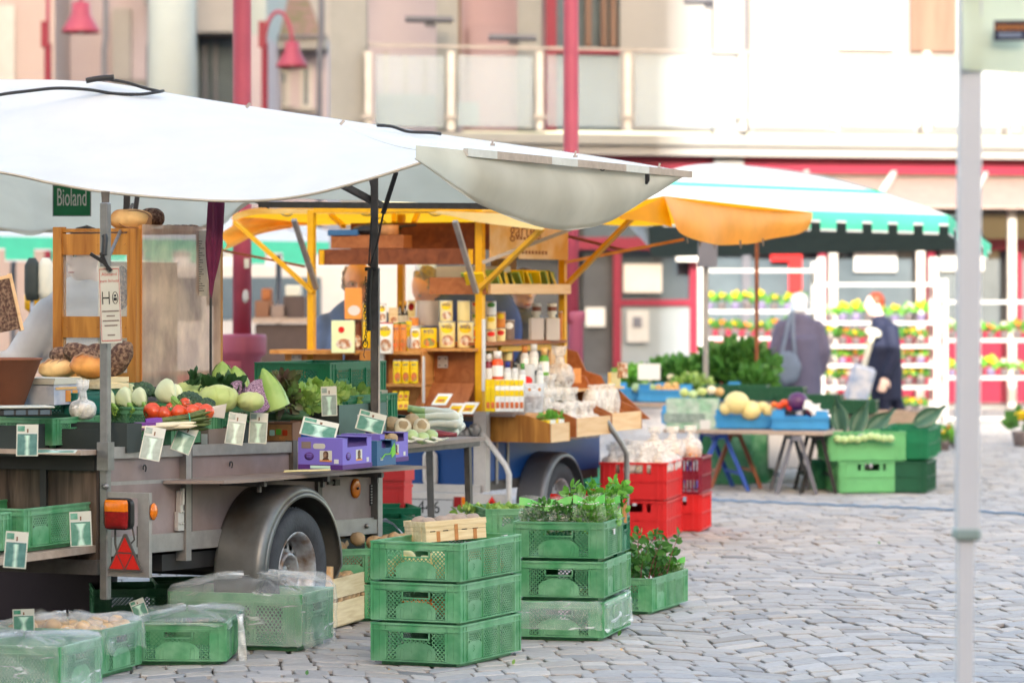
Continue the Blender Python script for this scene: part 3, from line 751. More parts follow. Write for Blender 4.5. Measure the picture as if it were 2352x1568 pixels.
# ------------------------------------------------------------------ white canopy over the trailer
cp = thing('market_canopy', 'large white canvas canopy on steel posts over the vegetable trailer', 'canopy', (0, 0, 0))
E = [P(-620, 372, 16.3), P(-300, 352, 15.8), P(0, 396, 15.44), P(120, 421, 15.34), P(240, 441, 15.24), P(400, 456, 15.07), P(560, 462, 14.93), P(700, 449, 14.8), P(850, 411, 14.66), P(980, 370, 14.57), P(1066, 347, 14.5)]
Bq = [P(1066, 345, 14.5), P(1200, 357, 15.15), P(1320, 369.5, 15.8), P(1450, 383, 16.5), P(1585, 397, 17.3)]
RG = [P(-620, 186, 18.2), P(-300, 180, 17.6), P(0, 183, 16.9), P(60, 183, 16.8), P(130, 184, 16.7), P(200, 187, 16.6), P(230, 188, 16.6), P(300, 198, 16.7), P(370, 211, 16.8), P(560, 242, 16.95), P(750, 270, 17.05)]
RG2 = [P(750, 270, 17.05), P(1000, 307, 17.15), P(1200, 335, 17.2), P(1400, 364, 17.25), P(1586, 395.5, 17.32)]
def roof_near(u, v):
    e = plerp(E, u); r_ = plerp(RG, u)
    p = lerp(e, r_, v); s_ = math.sin(math.pi*v)
    p.z += -.05*s_+.012*math.sin(u*23+v*3)*s_*(1-v)
    return p
mb = MB(); mb.grid(roof_near, 80, 24)
def roof_side(u, v):
    e = plerp(Bq, u); r_ = plerp(RG2, u)
    p = lerp(e, r_, v); s_ = math.sin(math.pi*v); p.z += (-.05*s_+.012*math.sin(23+v*3)*s_*(1-v))*(1-u); return p
mb.grid(roof_side, 30, 12)
mb.grid(lambda u, v: lerp(plerp([E[-1], Bq[0]], u), plerp([RG[-1], RG2[0]], u), v), 1, 8)
# far slope, falling to the hem seen under the front edge
FH = [P(-620, 520, 18.9), P(-300, 522, 18.6), P(0, 531, 18.3), P(120, 535, 18.2), P(250, 538, 18.1), P(400, 534, 18.05), P(480, 524, 18.), P(530, 498, 17.9), P(585, 462, 17.85), P(640, 455, 17.8)]
RF = [P(-620, 190, 18.25), P(-300, 184, 17.65), P(0, 187, 16.95), P(60, 187, 16.85), P(130, 188, 16.75), P(200, 191, 16.65), P(300, 202, 16.75), P(370, 215, 16.85), P(560, 246, 17.0), P(640, 258, 17.05)]
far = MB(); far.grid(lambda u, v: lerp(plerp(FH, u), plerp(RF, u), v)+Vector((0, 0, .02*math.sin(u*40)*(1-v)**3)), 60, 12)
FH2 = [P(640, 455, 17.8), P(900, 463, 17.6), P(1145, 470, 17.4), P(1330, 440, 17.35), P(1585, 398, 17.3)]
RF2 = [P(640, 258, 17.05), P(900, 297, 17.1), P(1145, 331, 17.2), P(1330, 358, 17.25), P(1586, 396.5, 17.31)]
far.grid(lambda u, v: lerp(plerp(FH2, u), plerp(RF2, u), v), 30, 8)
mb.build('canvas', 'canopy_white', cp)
far.build('far_canvas', 'canvas_shaded', cp)
mb = MB()
mb.tube([plerp(E, i/60)+Vector((0, -.002, 0)) for i in range(61)], .007, 6)
mb.grid(lambda u, v: plerp(FH, u)+Vector((0, -.01, .02*math.sin(u*40)*0+.03*v)), 40, 1)
mb.build('hem', 'canopy_hem', cp)
# valance sagging from the wooden side bar
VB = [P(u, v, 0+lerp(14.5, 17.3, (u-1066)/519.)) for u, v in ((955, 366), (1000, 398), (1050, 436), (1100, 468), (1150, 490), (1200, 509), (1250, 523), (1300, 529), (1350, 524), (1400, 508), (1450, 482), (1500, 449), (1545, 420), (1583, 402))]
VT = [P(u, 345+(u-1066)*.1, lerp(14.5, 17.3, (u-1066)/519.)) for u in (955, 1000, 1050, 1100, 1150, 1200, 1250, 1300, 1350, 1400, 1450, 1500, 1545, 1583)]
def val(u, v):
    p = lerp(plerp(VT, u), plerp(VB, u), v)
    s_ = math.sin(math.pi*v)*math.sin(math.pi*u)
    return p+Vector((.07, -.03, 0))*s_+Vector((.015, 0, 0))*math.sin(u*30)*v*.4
mb = MB(); mb.grid(val, 60, 14); vl = mb.build('valance', 'canvas_shaded', cp)
MB().grid(lambda u, v: lerp(plerp(VT, u), plerp(VB, u), lerp(.9, 1.0, v))+Vector((-.004, -.012, 0)), 60, 2).build('hem', 'canopy_hem', vl)
mb = MB()
a, b = P(1070, 350, 14.48), P(1586, 401, 17.3)
for i in range(9):
    mb.k = 0 if i % 3 else 1
    mb.bar(lerp(a, b, i/9), lerp(a, b, (i+1)/9), .022, .034)
mb.build('side_bar', ['board_edge', 'alu_light'], cp)
mb = MB()
for u in (1130, 1320, 1513):
    p = plerp(RG2, (u-750)/836) if False else P(u, 330+(u-1130)*.143, 15.2+(u-1130)/383*1.9)
    MB().box((p.x-.008, p.y-.01, p.z-.01), (p.x+.014, p.y+.01, p.z+.0)).bar(p-Vector((0, 0, .004)), p+Vector((.006, 0, .022)), .009).build('clip', 'alu', cp)
for u, v in ((786, 282), (570, 243)):
    p = P(u, v, 16.6); MB().bar(p-Vector((.01, 0, .01)), p+Vector((.01, 0, .012)), .014).build('clip', 'alu', cp)
p = P(1487, 400, 16.6); MB().tube([p, p+Vector((.0, 0, -.03)), p+Vector((-.006, 0, -.05))], [.012, .012, .006], 8).build('strap', 'black_plastic', cp)
p = P(1384, 383, 16.1); MB().tube([p+Vector((.014*math.cos(R(a)), 0, -.004+.014*math.sin(R(a)))) for a in range(180, 361, 20)], .003, 6).build('ring', 'black_metal', cp)
# frame of the roof: far beam, braces, ridge rods
mb = MB(); a, b = P(600, 470, 17.7), P(1146, 474, 16.6)
mb.bar(a, b, .045, .03); mb.bar(P(585, 458, 17.7), P(620, 474, 17.7), .03, .03); mb.bar(P(575, 455, 17.7), P(420, 405, 17.4), .03)
mb.build('roof_beam', 'dark_steel', cp)
mb = MB(); mb.bar(P(790, 427, 16.0), P(875, 472, 16.4), .028)
mb.build('brace', 'dark_steel', cp)
# right-hand post with gas strut, rod and chain
pc = P(860, 0, 16.25); mb = MB()
mb.cbox((pc.x-.018, pc.y-.018, .45), (pc.x+.018, pc.y+.018, P(0, 402, 16.25).z), .003)
mb.add([(pc.x-.03, pc.y-.02, P(0, 405, 16.25).z), (pc.x+.018, pc.y-.02, P(0, 405, 16.25).z), (pc.x+.018, pc.y-.02, P(0, 430, 16.25).z), (pc.x-.018, pc.y-.02, P(0, 430, 16.25).z)], [(0, 1, 2, 3)])
ps = mb.build('post', 'dark_steel', cp)
mb = MB(); mb.box((pc.x+.0185, pc.y-.02, .9), (pc.x+.026, pc.y+.02, P(0, 615, 16.25).z)); mb.build('edge_strip', 'alu_light', ps)
mb = MB(); mb.tube([P(910, 396, 16.1), P(880, 490, 16.15)], .012, 10); mb.tube([P(881, 488, 16.15), P(866, 560, 16.2), P(850, 612, 16.2)], .005, 8)
mb.tube([P(853, 500, 16.2), P(847, 610, 16.2)], .004, 6); mb.box(tuple(P(838, 622, 16.2)), tuple(P(866, 614, 16.26)))
mb.tube([P(850, 618, 16.2), P(846, 700, 16.2), P(848, 760, 16.2)], .012, 8)
mb.build('gas_strut', 'black_metal', cp)
mb = MB()
for i in range(22):
    z0 = P(840, 640, 16.18); z = z0+Vector((.004*math.sin(i*.5), 0, -i*.0145)); w_ = .006 if i % 2 else .0025
    mb.tube([z+Vector((w_*math.cos(a), (.0065-w_)*math.cos(a), .010*math.sin(a))) for a in [2*math.pi*k/8 for k in range(9)]], .0018, 4)
z = P(840, 800, 16.18)
mb.tube([P(839, 790, 16.18)+Vector((.012*math.cos(a), 0, .02*math.sin(a))) for a in [2*math.pi*k/12 for k in range(13)]], .0022, 5)
mb.tube([P(838, 800, 16.18), P(835, 815, 16.18), P(838, 822, 16.18)], .0022, 5)
mb.build('chain', 'black_metal', cp)
# left inner uprights under the roof
mb = MB(); mb.bar(P(292, 445, 16.6), P(288, 560, 16.6), .03); mb.bar(P(316, 448, 16.6), P(310, 490, 16.6), .022); mb.tube([P(304, 470, 16.4), P(270, 545, 15), P(246, 600, 14.2)], .008, 8)
mb.add([P(232, 440, 14.1), P(252, 440, 14.1), P(250, 500, 14.1), P(236, 500, 14.1)], [(0, 1, 2, 3)])
mb.build('strut', 'dark_steel', cp)
# cables lying on the roof
mb = MB()
def cab(pts, Y0, Y1, r=.008):
    n = len(pts)
    q = [P(u, v, lerp(Y0, Y1, i/(n-1))) for i, (u, v) in enumerate(pts)]
    mb.tube([plerp(q, i/40) for i in range(41)], r, 7)
cab([(-60, 234), (0, 218), (60, 210), (130, 203), (200, 206), (260, 215), (320, 217), (360, 212), (375, 209)], 16.2, 16.6)
tag(mb.build('cable', 'black_plastic'), 'long black cable drooping over the top left of the white canopy', 'cable')
mb = MB()
cab([(198, 184), (240, 182), (290, 190), (330, 202), (368, 211)], 16.45, 16.6); cab([(198, 186), (225, 181), (262, 178)], 16.4, 16.4, .014)
tag(mb.build('cable', 'black_plastic'), 'short black cable with a thick plug at the peak of the white canopy', 'cable')
mb = MB()
cab([(866, 288), (900, 291), (930, 301), (955, 304), (990, 305), (1012, 308)], 16.7, 16.9)
tag(mb.build('cable', 'black_plastic'), 'black cable hanging over the far side of the white canopy ridge', 'cable')
# green advertising board
M = frame(P(165, 461, 17.2), (1, .06, 0), (0, 0, 1), (0, -1, 0)); k = 17.2/F
mb = MB(); mb.box((-44*k, -36*k, -.006), (44*k, 36*k, 0), M); mb.k = 1; mb.box((-42*k, -34*k, 0), (42*k, 34*k, .002), M); mb.k = 2
mb.text('Bioland', .078*1.05, M @ Matrix.Translation((0, 6*k, .003)) @ Matrix.Diagonal((.62, 1.55, 1, 1)), .002)
mat('sign_board_green', c(22, 112, 62, .8), .4, var=.2, sc=8, rnd=0)
o = mb.build('advert_board', ['alu', 'sign_board_green', 'cream_card']); tag(o, 'green board lettered Bioland hanging below the white canopy', 'sign')
# ------------------------------------------------------------------ lattice crates
def lattice(mb, x0, x1, z0, z1, fr, p=.0185, hw=.0021, th=.003):
    """diamond lattice of thin strips clipped to a rectangle; fr maps (x, z) into the crate wall"""
    for s in (1, -1):
        k = -int((x1-x0+z1-z0)/p)-2
        while k*p < (x1-x0)+(z1-z0)+p:
            c0 = k*p; k += 1          # line: (x-x0) - s*(z-z0) = c0
            pts = []
            if s == 1: ta, tb = max(x0, x0+c0), min(x1, x0+c0+(z1-z0)); za, zb = z0+(ta-x0-c0), z0+(tb-x0-c0)
            else: ta, tb = max(x0, x0+c0-(z1-z0)), min(x1, x0+c0); za, zb = z0+(c0-(ta-x0)), z0+(c0-(tb-x0))
            if tb-ta < .004: continue
            dx, dz = hw*.7071, -s*hw*.7071
            q = [(ta+dx, za+dz), (tb+dx, zb+dz), (tb-dx, zb-dz), (ta-dx, za-dz)]
            mb.add([fr(x, z, 0) for x, z in q]+[fr(x, z, th) for x, z in q], [(0, 1, 2, 3), (7, 6, 5, 4), (0, 4, 5, 1), (2, 6, 7, 3)])
def lattice_crate(label, mname='crate_green', L=.6, W=.4, H=.175, num='3', group=None, base=True):
    t = thing('vegetable_crate', label, 'crate', group=group)
    mb = MB(); x, y = L/2, W/2
    mb.box((-x+.03, -y+.03, .0), (x-.03, y-.03, .018)); mb.box((-x+.006, -y+.006, .018), (x-.006, y-.006, .026))
    def ring(z0, z1, o, i): 
        mb.box((-x-o, -y-o, z0), (x+o, -y+i, z1)); mb.box((-x-o, y-i, z0), (x+o, y+o, z1)); mb.box((-x-o, -y+i, z0), (-x+i, y-i, z1)); mb.box((x-i, -y+i, z0), (x+o, y-i, z1))
    ring(.018, .024, .002, .008)
    for sx in (-1, 1):
        for sy in (-1, 1):
            cx, cy = sx*x, sy*y
            mb.box((cx, cy-sy*.062, .024), (cx-sx*.004, cy, H-.03)); mb.box((cx-sx*.004, cy, .024), (cx-sx*.066, cy-sy*.004, H-.03))
            for q in (.03, .058): mb.box((cx+sx*.003, cy-sy*q, .024), (cx, cy-sy*(q+.004), H-.008)); mb.box((cx-sx*q, cy+sy*.003, .024), (cx-sx*(q+.004), cy, H-.008))
            mb.box((cx-sx*.006, cy-sy*.006, .02), (cx+sx*.004, cy+sy*.004, H-.008))
    mb.build('crate_body', mname, t)
    mb = MB(); ring(H-.008, H, .005, .006); ring(H-.03, H-.026, .005, .004)
    mb.box((-x, -y, H-.026), (x, -y+.003, H-.008)); mb.box((-x, y-.003, H-.026), (x, y, H-.008)); mb.box((-x, -y+.003, H-.026), (-x+.003, y-.003, H-.008)); mb.box((x-.003, -y+.003, H-.026), (x, y-.003, H-.008))
    mb.build('rim', mname, t)
    zb, zt = .026, H-.03
    for sx in (-1, 1):                        # short walls with grip hole and number plate
        def fr(a, z, d, sx=sx): return (sx*(x-d), sx*a, z)
        hw = y-.062; mb = MB(); hz = zt-.03; pz = zb+.07
        for a, b in ((-hw, -.066), (.066, hw)): lattice(mb, a+.006, b, zb, zt-.006, fr)
        lattice(mb, -.066, .066, pz, hz-.004, fr)
        def bx(a0, a1, z0, z1, d0=-.003, d1=.004): mb.box(fr(a0, z0, d1), fr(a1, z1, d0))
        bx(-hw, -hw+.006, zb, zt); bx(hw-.006, hw, zb, zt); bx(-hw, hw, zt-.006, zt); bx(-.064, -.058, hz, zt); bx(.058, .064, hz, zt); bx(-.064, .064, hz-.006, hz)
        mb.build('lattice_panel', mname, t)
        mb = MB(); M = frame(fr(0, zb, 0), (0, sx, 0), (0, 0, 1), (sx, 0, 0))
        pl = [(-.09, 0), (.09, 0), (.09, .04), (.066, .062), (.045, .07), (-.045, .07), (-.066, .062), (-.09, .04)]
        mb.prism(pl, -.003, .001, M)
        for q in (-.062, .062):
            mb.tube([M @ Vector((q-.008, .0, .001)), M @ Vector((q-.008, .038, .001)), M @ Vector((q-.005, .045, .001)), M @ Vector((q+.005, .045, .001)), M @ Vector((q+.008, .038, .001)), M @ Vector((q+.008, 0, .001))], .0014, 4)
        if num: mb.text(num, .042, M @ Matrix.Translation((-.024, .038, .0015)), .002)
        for i in range(5): mb.box((-.0, .052-i*.006, .001), (.012+.006*(i % 3), .0535-i*.006, .002), M)
        for i in range(3): mb.box((-.036+.008*(i == 2), .014-i*.006, .001), (.036-.008*(i == 2), .0152-i*.006, .002), M)
        mb.build('number_plate', mname, t)
    for sy in (-1, 1):                        # long walls: bays between upright ribs
        def fr(a, z, d, sy=sy): return (-sy*a, sy*(y-d), z)
        mb = MB(); w2 = x-.066; e = [-w2, -w2/3*1.05, w2/3*1.05, w2] if L > .5 else [-w2, w2]
        for i in range(len(e)-1):
            lattice(mb, e[i]+.012, e[i+1]-.012, zb+(.075 if i == 0 and L > .5 else 0), zt-.008, fr)
            mb.box(fr(e[i], zt-.008, .004), fr(e[i+1], zt, 0))
        for a in e: mb.box(fr(a-.012, zb, .004), fr(a+.012, zt, -.001)); mb.box(fr(a-.003, zb, 0), fr(a+.003, zt, -.006))
        mb.build('lattice_panel', mname, t)
        if L > .5:
            mb = MB(); M = frame(fr((e[0]+e[1])/2, zb, 0), (-sy, 0, 0), (0, 0, 1), (0, sy, 0)); h = (e[1]-e[0])/2-.012
            mb.prism([(-h, 0), (h, 0), (h, .062), (h*.7, .075), (-h*.7, .075), (-h, .062)], -.003, .001, M)
            if num: mb.text(num, .04, M @ Matrix.Translation((-.01, .045, .0015)), .002)
            for i in range(4): mb.box((-.02, .02-i*.005, .001), (.03, .0212-i*.005, .002), M)
            mb.build('number_plate', mname, t)
    return t
def corner(u, v, rz, L=.6, W=.4, Y=None):
    """centre of a crate whose camera-side corner (-x, -y) stands at photo point (u, v) on the ground"""
    g = G(u, v) if Y is None else P(u, v, Y)
    o = Matrix.Rotation(rz, 3, 'Z') @ Vector((L/2, W/2, 0))
    return g+o
proto = lattice_crate('green lattice crate at the bottom of the nearest stack of three', group='green lattice crates in the nearest stack')
c1 = corner(1057, 1535, AX)
c1.z = 0
proto.location = c1; proto.rotation_euler.z = AX
k2 = dup(proto, 'green lattice crate in the middle of the nearest stack of three', c1+Vector((0, 0, .167)))
k3 = dup(proto, 'open green lattice crate on top of the nearest stack, under the chip basket', c1+Vector((0, 0, .334)))
# second stack
g2 = 'green lattice crates in the stack with herbs'
A2 = R(77)
c2 = corner(1386, 1474, A2); c2.z = 0
dup(proto, 'green lattice crate wrapped in clear film at the bottom of the herb stack', c2, A2, g2)
dup(proto, 'green lattice crate in the middle of the herb stack, above the wrapped one', c2+Vector((0, 0, .175)), A2, g2)
half = lattice_crate('small green crate numbered one holding herb bags on the herb stack', L=.4, W=.4, num='1', group=g2)
half.location = c2+Vector((math.cos(A2)*-.1, math.sin(A2)*-.1, .347)); half.rotation_euler.z = A2
# ------------------------------------------------------------------ produce materials
mat('tomato', c(222, 78, 36, .85), .22, var=.12, sc=12, col2=c(226, 92, 40, .8), c2s=9, spec=.5)
mat('fennel', c(218, 224, 178, .82), .35, var=.07, sc=6, stretch=(6, 6, 1), bump=.05)
mat('stalk', c(150, 190, 84, .8), .4, var=.15, sc=12)
mat('frond', c(78, 132, 42, .75), .6, var=.3, sc=30, transl=.2)
mat('broccoli', c(62, 88, 70, .7), .75, var=.35, sc=90, bump=.5, bsc=160, col2=c(82, 110, 76, .7), c2s=20)
mat('broccoli_stem', c(128, 160, 96, .75), .5, var=.15)
mat('cabbage', c(206, 214, 142, .82), .4, var=.08, sc=5, bump=.1, bsc=14, col2=c(190, 206, 120, .82), c2s=5)
mat('cabbage_dark', c(62, 96, 52, .75), .5, var=.25, sc=10, bump=.3, bsc=25)
mat('pointed_cabbage', c(150, 186, 92, .8), .42, var=.14, sc=6, bump=.15, bsc=18, col2=c(176, 204, 120, .8), c2s=8)
mat('lettuce_light', c(142, 186, 80, .8), .45, var=.25, sc=14, transl=.2, col2=c(190, 218, 128, .8), c2s=10)
mat('lettuce_red', c(92, 68, 56, .75), .45, var=.35, sc=16, transl=.15, col2=c(96, 128, 66, .8), c2s=9)
mat('leaf', c(84, 142, 62, .75), .45, var=.25, sc=14, transl=.25, rnd=.15)
mat('leaf_bright', c(120, 190, 72, .8), .45, var=.2, sc=14, transl=.3, rnd=.15)
mat('leaf_dark', c(52, 92, 50, .75), .5, var=.3, sc=14, transl=.15)
mat('asparagus', c(112, 128, 64, .75), .45, var=.25, sc=30, col2=c(86, 98, 50, .75), c2s=26)
mat('white_asparagus', c(236, 220, 184, .85), .4, var=.1, sc=20)
mat('leek_white', c(236, 238, 222, .85), .35, var=.06, sc=10, stretch=(1, 1, 1))
mat('leek_mid', c(176, 206, 140, .82), .4, var=.12, sc=12)
mat('leek_dark', c(74, 112, 92, .75), .45, var=.2, sc=14)
mat('shallot', c(146, 62, 76, .8), .35, var=.2, sc=14)
mat('celeriac', c(196, 172, 136, .8), .8, var=.25, sc=18, bump=.5, bsc=30)
mat('celeriac_cut', c(240, 232, 206, .86), .6, var=.06, sc=14)
mat('kohlrabi', c(186, 210, 148, .82), .4, var=.1, sc=8)
mat('potato', c(196, 164, 124, .82), .8, var=.18, sc=14, bump=.2, rnd=.12)
mat('dusty_potato', c(176, 156, 140, .82), .9, var=.2, sc=14, bump=.25, rnd=.1)
mat('yellow_ball', c(242, 220, 150, .85), .5, var=.12, sc=8)
mat('orange_ball', c(232, 116, 40, .85), .45, var=.12, sc=8, rnd=.1)
mat('onion', c(222, 176, 110, .85), .4, var=.15, sc=12, rnd=.1)
mat('bread', c(206, 142, 72, .8), .7, var=.25, sc=8, bump=.25, bsc=22, col2=c(236, 196, 132, .85), c2s=5)
mat('bread_gold', c(202, 112, 40, .8), .5, var=.3, sc=9, bump=.25, bsc=18, col2=c(232, 160, 76, .85), c2s=7)
mat('bread_dark', c(92, 62, 50, .75), .8, var=.35, sc=34, bump=.45, bsc=60, col2=c(150, 120, 96, .8), c2s=70)
mat('bread_cut', c(176, 134, 100, .8), .85, var=.12, sc=30, bump=.2, bsc=60)
mat('carton_dark', c(58, 66, 64, .7), .7, var=.12)
mat('carton_green', c(96, 124, 116, .75), .7, var=.12)
mat('carton_brown', c(136, 96, 72, .8), .8, var=.12)
mat('carton_grey', c(142, 124, 114, .8), .8, var=.1)
mat('purple_card', c(124, 110, 200, .9), .5, var=.05, rnd=.03)
mat('purple_dark', c(92, 52, 128, .8), .5)
mat('blue_card', c(58, 104, 148, .8), .5, var=.06)
mat('violet_band', c(120, 60, 150, .8), .5)
mat('rubber_band', c(60, 176, 140, .8), .4)
mat('lime', c(120, 200, 60, .8), .5)
mat('orange_print', c(228, 150, 80, .85), .5, var=.2, sc=30)
mat('terracotta', c(150, 92, 66, .8), .85, var=.15, sc=6, bump=.1)
mat('umbrella_cloth', c(112, 30, 72, .8), .6, var=.15, sc=4, stretch=(8, 8, 1))
mat('paper_list', c(212, 204, 190, .85), .7, var=.06)
mat('sack_cloth', c(214, 216, 224, .85), .7, var=.2, sc=7, col2=c(160, 176, 206, .8), c2s=8)
mat('panel_brown', c(80, 64, 66, .7), .5, var=.12, sc=3)
# cut red cabbage: purple and white folds
def cutmat():
    m = bpy.data.materials.new('red_cabbage_cut'); m.use_nodes = True; nt = m.node_tree; N = nt.nodes; L = nt.links
    b = N['Principled BSDF']; b.inputs['Roughness'].default_value = .4
    tc = N.new('ShaderNodeTexCoord'); w_ = N.new('ShaderNodeTexWave'); w_.wave_type = 'RINGS'; w_.rings_direction = 'SPHERICAL'; w_.inputs['Scale'].default_value = 46; w_.inputs['Distortion'].default_value = 14; w_.inputs['Detail'].default_value = 3; w_.inputs['Detail Scale'].default_value = 1.4
    L.new(tc.outputs['Object'], w_.inputs['Vector']); cr = N.new('ShaderNodeValToRGB')
    cr.color_ramp.elements[0].position = .45; cr.color_ramp.elements[0].color = (*c(88, 44, 92, .8), 1); cr.color_ramp.elements[1].position = .8; cr.color_ramp.elements[1].color = (*c(186, 150, 184, .8), 1)
    L.new(w_.outputs['Fac'], cr.inputs[0]); L.new(cr.outputs[0], b.inputs['Base Color']); MATS['red_cabbage_cut'] = m
cutmat()
mat('red_cabbage', c(92, 48, 96, .75), .4, var=.2, sc=8)

def leafcards(mb, n, cen, rad, size, up=.3, droop=.3, rndm=random, curl=.3, flat=False):
    """curled leaf faces scattered through a volume"""
    for i in range(n):
        d = Vector((rndm.gauss(0, 1), rndm.gauss(0, 1), rndm.gauss(0, 1)*(.4 if flat else 1))).normalized()*(rndm.random()**.4)
        p = Vector(cen)+Vector((d.x*rad[0], d.y*rad[1], d.z*rad[2]))
        dr = (d+Vector((rndm.uniform(-.6, .6), rndm.uniform(-.6, .6), up+rndm.uniform(-.3, .3)))).normalized()
        M = look(p, dr, (rndm.uniform(-1, 1), rndm.uniform(-1, 1), .3))
        s = size*rndm.uniform(.6, 1.3); w_ = s*.42
        vs = [(0, 0, 0), (-w_*.8, curl*s*.2, s*.35), (0, 0, s*.4), (w_*.8, curl*s*.2, s*.35), (-w_*.7, curl*s*.3, s*.75), (0, .1*s*curl, s*.8), (w_*.7, curl*s*.3, s*.75), (0, curl*s*.35, s*1.05)]
        mb.add(vs, [(0, 2, 1), (0, 3, 2), (1, 2, 5, 4), (2, 3, 6, 5), (4, 5, 7), (5, 6, 7)], M, True)
    return mb
def film_wrap(name, L, W, H, zlo, par=None, m='film_clear', amp=.02, puff=.012, top=.0, seed=1., topsag=0., closed=True, loose=0.):
    """thin film draped over a crate: superelliptic skin with crinkles, loose lower edge"""
    mb = MB(); nu, nv = 96, 26
    def fn(u, v):
        a = 2*math.pi*u; ca, sa = math.cos(a), math.sin(a); e = .22
        x = math.copysign(abs(ca)**e, ca)*(L/2+puff); y = math.copysign(abs(sa)**e, sa)*(W/2+puff)
        n1 = noise.noise(Vector((ca*3+seed, sa*3, v*2.2))); n2 = noise.noise(Vector((ca*9+seed, sa*9, v*6+seed)))
        if v < .6:
            q = v/.6; z = lerp(zlo+.025*noise.noise(Vector((ca*2.5+seed*2, sa*2.5, seed)))*1.5, H+.006, q); k = 1+(amp*n1*2+amp*.7*n2)*(1.2-q*.7)+loose*(1-q)*max(0, n1+.3)
            return (x*k, y*k, z)
        q = (v-.6)/.4; k = 1-q*.98
        return (x*k, y*k, H+.01+amp*.8*n1*(1 if q > .05 else .4)+amp*.6*n2+top*math.sin(math.pi*min(q*1.2, 1)*.5)-topsag*q)
    mb.grid(fn, nu, nv if closed else int(nv*.6))
    return mb.build(name, m, par)
# ---- things lying in or on the crates
GP = 'potatoes in the chip basket'
def potato(label, loc, r=(.035, .028, .026), m='dusty_potato', name='potato', cat='potato', group=None, amp=.15):
    o = MB().blob((0, 0, 0), r, amp, 1.6, 9).build(name, m)
    o.location = loc; o.rotation_euler = (Rnd(-.4, .4), Rnd(-.4, .4), Rnd(0, 6)); return tag(o, label, cat, group)
# chip basket on the nearest stack
ba = R(118); bz = .334+.175
bk = thing('chip_basket', 'pale woven chip basket of dusty potatoes on the nearest green crate stack', 'basket', P(980, 1243, 14.25)+Matrix.Rotation(R(28), 3, 'Z') @ Vector((.14, .1, 0)), R(28))
bk.location.z = bz-.022; bk.scale = (1, 1, .82); bk.rotation_euler = (R(-2), R(-2.5), R(28)); bl, bw, bh = .14, .10, .105
mb = MB()
for i, sgn in enumerate((-1, 1)):
    mb.box((-bl, sgn*bw-.0015, 0), (bl, sgn*bw+.0015, .052)); mb.box((-bl, sgn*bw-.0015, .054), (bl, sgn*bw+.0015, .082)); mb.box((-bl-.003, sgn*bw-.004, .078), (bl+.003, sgn*bw+.004, bh))
    mb.box((sgn*bl-.0015, -bw, 0), (sgn*bl+.0015, bw, .052)); mb.box((sgn*bl-.0015, -bw, .054), (sgn*bl+.0015, bw, .082)); mb.box((sgn*bl-.004, -bw-.003, .076), (sgn*bl+.004, bw+.003, bh-.002))
mb.box((-bl, -bw, .002), (bl, bw, .006)); mb.build('basket_wall', 'chip_wood', bk)
for x in (-.085, .0, .088):
    MB().box((x-.008, -bw-.0045, -.001), (x+.008, -bw-.0022, .052+(.03 if x > -.05 and x < .06 else 0))).build('upright_strip', 'chip_stain', bk)
for y in (-.05, .03): MB().box((-bl-.0045, y-.009, -.001), (-bl-.0022, y+.009, .08)).build('upright_strip', 'chip_wood_v', bk)
for x in (-.11, -.05, .04, .09): MB().box((x-.012, -bw-.003, .0505), (x+.012, -bw-.001, .0555)).build('slot', 'ink', bk)
MB().bar((-bl, .02, bh-.012), (bl, .02, bh-.012), .02, .004).build('cross_strip', 'chip_wood', bk)
Mb = bk.matrix_basis
for i, (x, y) in enumerate(((-.1, -.05), (-.03, -.06), (.05, -.05), (.11, -.03), (-.09, .05), (-.01, .0), (.06, .06), (.105, .05))):
    q = Mb @ Vector((x, y, .088)); potato('dusty brown potato in the chip basket on the nearest stack', q, (.042, .034, .03), group=GP)
# contents of the nearest stack
for i in range(7):
    potato('pale yellow squash seen through the topmost crate of the nearest stack', c1+Matrix.Rotation(AX, 3, 'Z') @ Vector((-.24+.03*(i % 2), .15-.045*i*.9, .39+.02*(i % 3))), (.04, .04, .04), 'yellow_ball', 'squash', 'squash', 'yellow squash in the nearest stack', .05)
for i in range(9):
    potato('orange squash seen through the topmost crate of the nearest stack', c1+Matrix.Rotation(AX, 3, 'Z') @ Vector((-.2+.045*i, -.15, .385+.045*(i % 2))), (.036, .036, .04), 'orange_ball', 'squash', 'squash', 'orange squash in the nearest stack', .05)
for i in range(12):
    o = MB().tube([(0, 0, 0), (.06, 0, 0), (.15, 0, .004)], [.016, .014, .004], 8).build('carrot', 'orange_ball')
    o.location = c1+Matrix.Rotation(AX, 3, 'Z') @ Vector((-.24+.05*(i % 4), -.15+.012*i, .215+.02*(i % 3))); o.rotation_euler.z = Rnd(-.15, .15)+AX+R(90)
    tag(o, 'carrot seen through the middle crate of the nearest stack', 'carrot', 'carrots in the nearest stack')
MB().box((-.05, -.012, 0), (.05, .012, .001)).add([(.0, -.012, 0), (.05, -.012, 0), (.05, -.0125, -.03), (.01, -.0125, -.028)], [(0, 1, 2, 3)])
def price_tag_slip(u, v, Y, label, rz=AX):
    o = MB().box((-.03, -.002, 0), (.03, .0, .0012)).box((-.004, -.0045, -.022), (.03, -.0025, .002)).build('paper_slip', 'white_card')
    o.location = P(u, v, Y); o.rotation_euler.z = rz; tag(o, label, 'paper slip')
price_tag_slip(1157, 1229, 14.35, 'small white paper slip on the rim of the nearest top crate')
price_tag_slip(1408, 1215, 15.1, 'white paper slip hanging on the herb crate rim', A2)
